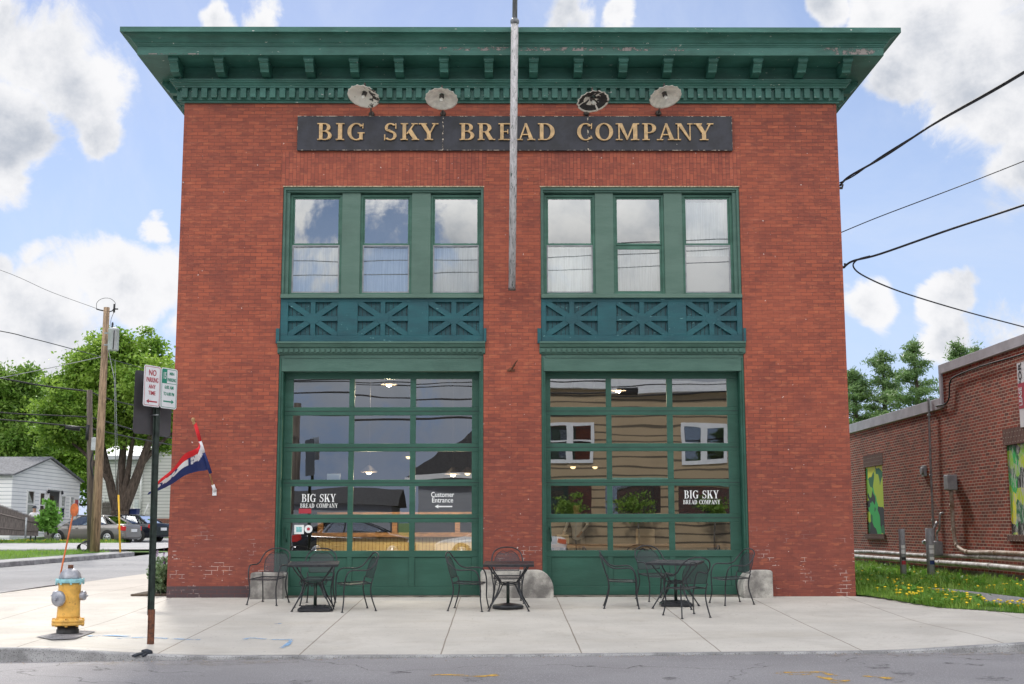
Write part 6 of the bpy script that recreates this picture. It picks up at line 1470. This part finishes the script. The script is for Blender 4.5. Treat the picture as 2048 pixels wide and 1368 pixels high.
wire('very thin high wire running from the left edge to the tall pole top', [(-200, 480, 22), (0, 540, 24), (100, 583, 25.5), (193, 617, 26.4)], .008)
# wires on the right
wire('thick twisted service cable rising from the building to the upper right corner', [(1679, 372, .6), (1700, 352, .5), (1770, 312, 0), (1880, 240, -1), (2048, 143, -2.4), (2400, -80, -5)], .020)
wire('second strand of the twisted service cable at the upper right', [(1679, 366, .62), (1710, 350, .5), (1770, 308, 0), (1880, 242, -1), (2048, 147, -2.4), (2400, -76, -5)], .012)
wire('thin single wire rising right from the middle of the building', [(1682, 465, .8), (1760, 433, .3), (1900, 380, -1), (2048, 322, -2.3), (2400, 180, -5)], .009)
wire('thick cable rising right from its loop beside the building', [(1686, 536, .8), (1706, 522, .7), (1760, 508, .4), (1900, 459, -.8), (2048, 410, -2.2), (2400, 290, -5)], .020)
wire('cable looping back and falling right over the neighbouring roof', [(1740, 512, .6), (1714, 520, .8), (1707, 534, 1.0), (1730, 553, 1.2), (1800, 583, 2), (1920, 620, 3.5), (2048, 654, 5), (2300, 720, 8)], .015)
for i, (a, b, c) in enumerate(((1682, 372, .6), (1687, 530, .8))):
    p = at(a, b, c); m2 = MB(); m2.tube([(6.0, p.y, p.z-.04), (p.x+.02, p.y, p.z-.04), (p.x+.03, p.y, p.z+.03)], .025, 6); m2.build('wire_bracket', 'iron', shop)

# ------------------------------------------------------------------ neighbouring brick building on the right
NX, NY0, NY1, NS = 10.05, -.6, 34., 6.75
nb = thing('brick_annex', 'low dark brick building with stepped grey coping and boarded windows on the right', 'building', (NX, 0, -.1))
zlo, zhi = 3.92, 4.72
ow = [(2.05-.0, 4.55, 1.0, 3.08), (8.9+1.2, 11.6+.0, 1.12, 3.02)]
A_ = lambda px: NX  # plane x = NX
def yat(px): v = ray(px, 1000); return EYE.y+v.y*(NX-EYE.x)/v.x
w1 = (yat(1767), yat(1732)); w2 = (yat(2090), yat(2017))
def zat(px, py): v = ray(px, py); return EYE.z+v.z*(NX-EYE.x)/v.x
wn = [(w1[0], w1[1], zat(1750, 1068), zat(1750, 932), 'mural_clean'), (w2[0], w2[1], zat(2017, 1069), zat(2017, 890), 'mural_worn')]
m2 = MB(); ysort = [NY0, wn[1][0], wn[1][1], NS, wn[0][0], wn[0][1], NY1]
def wq(y0, y1, z0, z1): m2.quad((NX, y0, z0), (NX, y1, z0), (NX, y1, z1), (NX, y0, z1))
wq(NY0, wn[1][0], .25, zhi); wq(wn[1][1], NS, .25, zhi); wq(wn[1][0], wn[1][1], .25, wn[1][2]); wq(wn[1][0], wn[1][1], wn[1][3], zhi)
wq(NS, wn[0][0], .25, zlo); wq(wn[0][1], NY1, .25, zlo); wq(wn[0][0], wn[0][1], .25, wn[0][2]); wq(wn[0][0], wn[0][1], wn[0][3], zlo)
m2.quad((NX, NY0, -.3), (26, NY0, -.3), (26, NY0, zhi), (NX, NY0, zhi)); m2.quad((NX, NS, zlo), (26, NS, zlo), (26, NS, zhi), (NX, NS, zhi)); m2.quad((NX, NY1, -.3), (26, NY1, -.3), (26, NY1, zlo), (NX, NY1, zlo)); m2.quad((26, NY0, -.3), (26, NY1, -.3), (26, NY1, zlo), (26, NY0, zlo))
for y0, y1, z0, z1, mt_ in wn:
    for y in (y0, y1): m2.quad((NX, y, z0), (NX+.07, y, z0), (NX+.07, y, z1), (NX, y, z1))
    m2.quad((NX, y0, z1), (NX, y1, z1), (NX+.07, y1, z1), (NX+.07, y0, z1))
m2.build('wall', 'brick_dark', nb)
m2 = MB(); m2.box(NX-.03, NX+.3, NY0, NY1, -.4, .249); m2.build('foundation', 'concrete_old', nb)
m2 = MB(); m2.box(NX+.3, 25.9, NY0+.2, NS, zhi-.35, zhi-.3); m2.box(NX+.3, 25.9, NS+.01, NY1-.2, zlo-.35, zlo-.3); m2.build('roof', 'shingle', nb)
m2 = MB(); m2.box(NX-.05, NX+.3, NY0-.04, NS+.04, zhi-.02, zhi+.20); m2.box(NX-.05, NX+.3, NS+.041, NY1, zlo-.02, zlo+.24); m2.box(NX-.05, NX+.3, NS-.10, NS+.04, zlo+.0, zhi-.021); m2.box(NX+.3, 26, NY0-.04, NY0+.2, zhi-.02, zhi+.20); m2.build('coping', 'coping', nb, bevel=.01)
for y0, y1, z0, z1, mt_ in wn:
    m2 = MB(); m2.box(NX+.03, NX+.06, y0+.001, y1-.001, z0+.001, z1-.001); m2.build('painted_board', mt_, nb)
    m2 = MB(); m2.box(NX-.05, NX+.028, y0-.06, y1+.06, z0-.13, z0); m2.build('sill', 'brick_dark_soldier', nb)
    m2 = MB(); m2.box(NX-.006, NX+.05, y0-.1, y1+.1, z1+.001, z1+.33); m2.build('lintel', 'brick_dark_soldier', nb)
# pipes, conduit and meter on that wall
def yz(px, py, off=.0):
    v = ray(px, py); k = (NX-off-EYE.x)/v.x; return EYE+v*k
def wallpipe(name, label, pts, r, mat, off=.08, cat='pipe', group=None):
    m2 = MB(); P = [yz(a, b, off) for a, b in pts]; m2.tube(catmull(P, 5), r, 8)
    for q in P[1:-1]: m2.tube([q-Vector((0, .04, 0)), q+Vector((0, .04, 0))], r*1.18, 8)
    return tag(m2.build(name, mat), label, cat, group)
wallpipe('gas_pipe', 'upper of the two white pipes running along the foot of the dark brick wall', [(1690, 1103), (1750, 1104), (1850, 1111), (1960, 1113), (2060, 1119), (2200, 1130)], .045, 'pipe_white', .10, group='white pipes')
wallpipe('gas_pipe', 'lower, thicker white pipe running along the foot of the dark brick wall', [(1690, 1111), (1770, 1117), (1880, 1125), (1980, 1132), (2060, 1140), (2200, 1155)], .055, 'pipe_white', .30, group='white pipes')
wallpipe('conduit', 'grey conduit dropping from a box and bending right along the dark brick wall', [(1902, 975), (1904, 1010), (1907, 1060), (1914, 1090), (1935, 1104), (1990, 1105), (2060, 1108), (2200, 1112)], .045, 'pipe_rusty', .12)
m2 = MB(); b = yz(1902, 965, .12); m2.box(b.x-.12, b.x+.1, b.y-.14, b.y+.14, b.z-.17, b.z+.17); tag(m2.build('junction_box', 'pipe_grey', bevel=.02), 'grey electrical box on top of the bending conduit', 'box')
wallpipe('vent_pipe', 'tall thin vertical pipe rising past the coping on the dark brick wall', [(1867, 1078), (1866, 1040), (1862, 950), (1858, 830), (1857, 796)], .028, 'galv', .10)
wallpipe('cable_run', 'black cable looping along the wall below the upper coping', [(1872, 812), (1890, 808), (1898, 795), (1900, 765), (1912, 752), (1960, 733), (2048, 707), (2180, 660)], .018, 'cable', .06, 'cable')
gmt = yz(1872, 1096, .25); gmr = thing('gas_meter', 'grey gas meter with its pipes behind the right hand bollard', 'gas meter', (gmt.x, gmt.y, 0))
m2 = MB(); m2.box(gmt.x-.12, gmt.x+.12, gmt.y-.17, gmt.y+.17, gmt.z-.18, gmt.z+.16); m2.build('body', 'pipe_grey', gmr, bevel=.05)
m2 = MB(); m2.tube(catmull([(gmt.x, gmt.y+.1, gmt.z+.15), (gmt.x, gmt.y+.1, gmt.z+.4), (gmt.x+.1, gmt.y+.12, gmt.z+.6)], 4), .03, 8); m2.tube(catmull([(gmt.x, gmt.y-.12, gmt.z+.15), (gmt.x, gmt.y-.12, gmt.z+.35), (gmt.x, gmt.y-.3, gmt.z+.45), (gmt.x+.02, gmt.y-.32, gmt.z+.75), (gmt.x+.1, gmt.y-.32, gmt.z+.8)], 4), .025, 8)
m2.tube([(gmt.x-.02, gmt.y+.15, gmt.z+.12), (gmt.x-.03, gmt.y+.75, gmt.z+.12)], .05, 8); m2.lathe([(.09, -.04), (.11, 0), (.09, .04)], 12, (gmt.x-.02, gmt.y+.5, gmt.z+.14)); m2.build('piping', 'galv', gmr)
mb_ = yz(1848, 942, .03); m2 = MB(); m2.box(mb_.x-.03, mb_.x+.06, mb_.y-.11, mb_.y+.11, mb_.z-.13, mb_.z+.13); m2.lathe([(.09, 0), (.09, .05)], 16, (mb_.x-.03, mb_.y, mb_.z), Matrix.Rotation(-PI/2, 3, 'Y')); tag(m2.build('electric_outlet', 'pipe_grey', bevel=.01), 'small grey round faced meter fixed high on the dark brick wall', 'meter')
for i, (px, py, tp, lab) in enumerate(((1803, 1145, 1058, 'grey steel bollard nearer the red building, plastered with stickers'), (1858, 1150, 1057, 'grey steel bollard in front of the gas meter with a blue sticker'))):
    Yb = 5.2-.0*i; a = at(px, tp, Yb); b = Vector((a.x, a.y, z_yard(a.x, a.y))); t = thing('bollard', lab, 'bollard', tuple(b), group='steel bollards by the brick wall')
    r_ = .067 if i == 0 else .085; m2 = MB(); m2.tube([b-Vector((0, 0, .2)), a, a+Vector((0, 0, .004))], [r_, r_, r_*.9], 18); m2.build('post', 'pipe_grey', t)
    for z, hh, mt_ in ((.55, .09, 'sign_white'), (.42, .06, 'cable' if i == 0 else 'sign_white'), (.32, .08, 'sign_red' if i == 0 else 'bin_blue'), (.66, .07, 'sign_white')):
        m2 = MB(); n_ = 8; m2.v = []
        for q in range(n_+1): an = -PI/2-.7+1.4*q/n_+.2*i; m2.v += [(b.x+(r_+.002)*math.cos(an), b.y+(r_+.002)*math.sin(an), b.z+z), (b.x+(r_+.002)*math.cos(an), b.y+(r_+.002)*math.sin(an), b.z+z+hh)]
        m2.f = [(2*q, 2*q+2, 2*q+3, 2*q+1) for q in range(n_)]; m2.sm = [True]*n_; m2.mi = [0]*n_; m2.build('sticker', mt_, t)
sa, sb = yz(2038, 790, .03).y, yz(2038, 790, .03).y-1.25; zt_, zb2 = zat(2040, 726), zat(2040, 856)
fs = thing('lease_sign', 'white and red banner on the dark brick wall, cut by the right photo edge', 'sign', (NX, (sa+sb)/2, zb2))
m2 = MB(); m2.box(NX-.04, NX-.012, sb, sa, zb2, zt_); m2.build('board', 'sign_white', fs)
m2 = MB(); m2.box(NX-.046, NX-.0402, sb+.001, sa-.001, zb2+.36, zb2+.86); m2.build('red_field', 'sign_red', fs)
text('FOR', 'lettering', 'cable', fs, .34, lambda u, v, d: (NX-.043-d, sa-.14+v*.6, zt_-.24+u*.7), bold=.008)
text('LEASE', 'lettering', 'sign_white', fs, .20, lambda u, v, d: (NX-.049-d, sa-.12+v, zb2+.6+u*.7), bold=.004)

# ------------------------------------------------------------------ across the street: what the glass reflects
th = thing('tan_house', 'tan clapboard building with white cornice across the street, seen in the right door glass', 'house', (6, -27.3, -.15))
OX0, OX1, OY = 1.1, 16, -27.2; ztp = 6.55
m2 = MB(); m2.quad((OX0, OY, -.2), (OX1, OY, -.2), (OX1, OY, ztp), (OX0, OY, ztp)); m2.quad((OX0, OY, -.2), (OX0, OY-9, -.2), (OX0, OY-9, ztp), (OX0, OY, ztp)); m2.quad((OX1, OY, -.2), (OX1, OY-9, -.2), (OX1, OY-9, ztp), (OX1, OY, ztp)); m2.build('wall', 'clap_tan', th)
m2 = MB(); m2.box(OX0-.3, OX1+.3, OY-9, OY+.35, ztp, ztp+.5); m2.build('cornice', 'white_trim', th)
for a, b in ((1.45, 3.4), (7.1, 8.9)): 
    for q in range(2): win(th, (a+q*(b-a)/2, OY), (a+(q+1)*(b-a)/2, OY), 3.75, 5.35, (0, 1), fw=.13, dark='cloth_dark')
m2 = MB(); m2.box(OX0+.2, OX1, OY+.01, OY+.12, 2.85, 3.12); m2.build('shop_frieze', 'mint_trim', th)
for a, b in ((1.6, 3.6), (4.0, 6.2), (6.6, 9.4)): win(th, (a, OY), (b, OY), 1.55, 2.84, (0, 1), fr='clap_tan', sash=False, dark='cloth_dark')
for i, (x, lab) in enumerate(((2.6, 'dark shrub under the shop window of the tan house, left one'), (5.0, 'dark shrub under the shop window of the tan house, middle one'), (8.0, 'dark shrub under the shop window of the tan house, right one'))):
    t = thing('potted_shrub', lab, 'bush', (x, OY+.7, -.1), group='shrubs across the street'); m2 = MB(); m2.lathe([(.2, 0), (.28, .4), (.3, .45)], 14, (x, OY+.7, -.14)); m2.tube([(x, OY+.7, .2), (x, OY+.7, 1.6)], .03, 6); m2.build('pot', 'concrete_old', t)
    leaves_obj('foliage', clumps([(x, OY+.7, 1.9, .8, .4, .55)], 30, 26, .13, 0), .6, .06, 'leaf_maple', t)
gb2 = thing('gabled_house', 'pale house with dark hip roof across the street, reflected in the left door', 'house', (-1, -35, -.15))
kx = 57.4/22.4
rx = lambda px: CX+(at(px, 900, 0).x-CX)*kx; rz_ = lambda py: CH+(at(900, py, 0).z-CH)*kx
gx0, gx1, gxa = rx(832), rx(832)+8.5, rx(945)+.3; gze, gza = rz_(945), rz_(862)
m2 = MB(); m2.quad((gx0, -35, -.2), (gx1, -35, -.2), (gx1, -35, gze), (gx0, -35, gze)); m2.quad((gx0, -35, -.2), (gx0, -44, -.2), (gx0, -44, gze), (gx0, -35, gze)); m2.build('wall', 'clap_pale', gb2)
m2 = MB(); gxm = (gx0+gx1)/2; m2.add([(gx0-.4, -34.6, gze), (gx1+.4, -34.6, gze), (gxm, -38, gze+3.6), (gx0-.4, -44, gze), (gx1+.4, -44, gze)], [(0, 1, 2), (0, 2, 3), (1, 4, 2), (3, 2, 4), (0, 3, 4, 1)]); m2.build('roof', 'shingle_dark', gb2)
m2 = MB(); m2.box(gx0-.45, gx1+.45, -34.6, -34.5, gze-.22, gze); m2.build('fascia', 'white_trim', gb2)
lg = thing('garage_row', 'low pale building with dark roof across the street, reflected in the left door', 'building', (-8, -33, -.15))
m2 = MB(); m2.box(-22, gx0-1.0, -38, -33.5, -.2, rz_(1005)); m2.build('wall', 'clap_pale', lg); m2 = MB(); m2.add([(-22.3, -33.2, rz_(1005)), (gx0-.7, -33.2, rz_(1005)), (gx0-.7, -36, rz_(972)), (-22.3, -36, rz_(972)), (-22.3, -38.5, rz_(1005)), (gx0-.7, -38.5, rz_(1005))], [(0, 1, 2, 3), (3, 2, 5, 4), (1, 5, 2), (0, 3, 4)]); m2.build('roof', 'shingle_dark', lg)
pp_ = Vector((-7.4, -20.3, -.2)); m2 = MB(); m2.tube([pp_, pp_+Vector((.15, 0, 5.5))], [.16, .14], 12); upo = thing('utility_pole', 'old wooden pole across the street, visible only as a reflection in the left door', 'utility pole', tuple(pp_)); m2.build('shaft', 'wood_pole_old', upo)
for i, (z, r_, sl) in enumerate(((6.9, .035, .03), (6.2, .022, .02), (6.0, .022, .0), (5.6, .03, .01), (7.9, .02, .04), (10.3, .016, .03), (10.7, .016, .02), (9.8, .016, .03), (4.9, .04, .02))):
    P = [Vector((x, -20.2+.1*i, z+sl*x+.002*x*x)) for x in L(-40, 40, 16)]; m2 = MB(); m2.tube(P, r_, 5)
    tag(m2.build('overhead_wire', 'cable'), ['thickest', 'second', 'third', 'fourth', 'fifth', 'sixth', 'seventh', 'eighth', 'lowest heavy'][i]+' street wire across the road, seen mirrored in the glass', 'wire', GW)
for x, z in ((4.2, 5.9), (8.8, 6.0)):
    m2 = MB(); m2.tube([(x-.35, -20.2, z), (x+.35, -20.2, z)], .13, 8); tag(m2.build('cable_splice', 'cable'), 'black splice case on the street wires, mirrored %s in the right door' % ('at the top middle' if x < 5 else 'at the top right'), 'splice')

# ------------------------------------------------------------------ two people: skinned bodies
def person(label, loc, rz, shirt, hair, cap=None, arms=((-.26, -.10, 1.08), (.26, -.10, 1.08)), lean=0.):
    V = []; Ed = []; R = []
    def add(p, r, par=None):
        V.append(Vector(p)); R.append(r)
        if par is not None: Ed.append((par, len(V)-1))
        return len(V)-1
    ly = -lean
    pel = add((0, 0, .95), .15); wst = add((0, ly*.3, 1.12), .13, pel); ch_ = add((0, ly*.8, 1.34), .155, wst); nk = add((0, ly, 1.49), .065, ch_); hd0 = add((0, ly*1.1-.01, 1.58), .075, nk); hd1 = add((0, ly*1.15-.015, 1.67), .088, hd0); hd2 = add((0, ly*1.2, 1.75), .06, hd1)
    add((0, ly*1.15-.105, 1.645), .016, hd1)
    for s in (-1, 1):
        hp = add((s*.09, 0, .90), .10, pel); kn = add((s*.11, -.02, .50), .062, hp); an = add((s*.12, .02, .09), .042, kn); add((s*.13, -.15, .04), .035, an)
        sh = add((s*.18, ly*.9, 1.42), .062, ch_); hx, hy, hz = arms[0 if s < 0 else 1]; el = add((s*.27, ly+.03, (1.42+hz)/2+.02), .045, sh); wr = add((hx, hy, hz), .028, el)
        pm_ = add((hx, hy-.06, hz-.03), .030, wr)
        for k in range(4): f1 = add((hx+(k-1.5)*.018, hy-.10, hz-.05), .009, pm_); add((hx+(k-1.5)*.02, hy-.135+.006*abs(k-1.5), hz-.075), .008, f1)
        th_ = add((hx-s*.035, hy-.06, hz-.035), .010, pm_); add((hx-s*.05, hy-.09, hz-.05), .009, th_)
        add((s*.085, ly*1.15+.0, 1.64), .012, hd1)
    me = bpy.data.meshes.new('body'); me.from_pydata([tuple(v) for v in V], Ed, []); o = bpy.data.objects.new('person', me); col.objects.link(o)
    o.modifiers.new('skin', 'SKIN'); sub = o.modifiers.new('sub', 'SUBSURF'); sub.levels = sub.render_levels = 1
    for i, sv in enumerate(me.skin_vertices[0].data): sv.radius = (R[i], R[i]*.85); sv.use_root = (i == 0)
    m3 = bpy.data.meshes.new_from_object(o.evaluated_get(bpy.context.evaluated_depsgraph_get())); bpy.data.objects.remove(o)
    for nm in (shirt, 'cloth_dark', 'skin'): m3.materials.append(M[nm])
    for p in m3.polygons:
        c = p.center; p.use_smooth = True
        hand = any((c-Vector(a)-Vector((0, -.05, 0))).length < .13 for a in arms)
        p.material_index = 2 if (c.z > 1.48 or hand) else (1 if c.z < .93 else 0)
    t = thing('person', label, 'person', loc, rz); b = bpy.data.objects.new('body', m3); col.objects.link(b); b.parent = t
    hc = Vector((0, ly*1.17, 1.70)); m2 = MB(); m2.lathe([(.098, -.03), (.103, .0), (.10, .04), (.075, .085), (.03, .105)], 18, hc+Vector((0, .012, .015))); m2.build('hair' if not cap else 'cap', cap or hair, t, local=True)
    if cap: m2 = MB(); m2.prism([(-.07, 0), (.07, 0), (.05, .09), (-.05, .09)], lambda u, v, d: (u, hc.y-.08-v, hc.z+.02-v*.2+d), 0, .012); m2.build('cap_brim', cap, t, local=True)
    m2 = MB(); [m2.lathe([(.003, -.01), (.012, 0), (.003, .01)], 8, (s*.032, hd_y, 1.675)) for s in (-1, 1) for hd_y in (ly*1.15-.082,)]; m2.build('eyes', 'cable', t, local=True)
    return t
pp2 = at(68, 1040, 42.0); person('person in dark cap and white shirt behind the low end of the picket fence', (pp2.x, 42.0, at(68, 1012, 42).z-1.80), .6, 'shirt_white', 'cloth_dark', cap='cloth_dark')
pp3 = at(1160, 1000, 2.5); person('person in a pale shirt standing far inside behind the left panes of the right door', (at(1157, 1000, 7.4).x, 7.4, .02), -.5, 'shirt_white', 'cloth_dark', arms=((-.20, -.42, 1.02), (.22, -.40, 1.02)), lean=.10)

# dead leaves and grit along the kerb and on the paving
m2 = MB()
for q in range(420):
    x = rng.uniform(-6, 14); on = rng.random() < .82; y = KY-.16-abs(rng.normal())*.16 if on else rng.uniform(-6.9, -.1); z = (z_road if on else z_walk)(x, y)+.006; a = rng.uniform(0, 6.3); l = rng.uniform(.006, .022)*(1 if on else .7)
    dx, dy = math.cos(a)*l, math.sin(a)*l; m2.add([(x-dx, y-dy, z), (x+dy*.5, y-dx*.5, z+.004), (x+dx, y+dy, z+.002), (x-dy*.5, y+dx*.5, z+.006)], [(0, 1, 2, 3)])
pm('litter', (.20, .12, .06), .9, .6, 3, c2=(.36, .30, .22))
tag(m2.build('leaf_litter', 'litter'), 'dry leaf crumbs and grit lying along the kerb of the front street', 'litter')['kind'] = 'stuff'
cx1 = car('black sedan parked across the front street, seen only mirrored in the left door', (-5.7, -26.6, -.15), 0., 'car_black'); cx1['group'] = 'cars parked across the front street'
cx2 = car('white sedan parked across the front street, seen only mirrored beside the middle pier', (-.2, -26.7, -.15), PI, 'car_white'); cx2['group'] = 'cars parked across the front street'
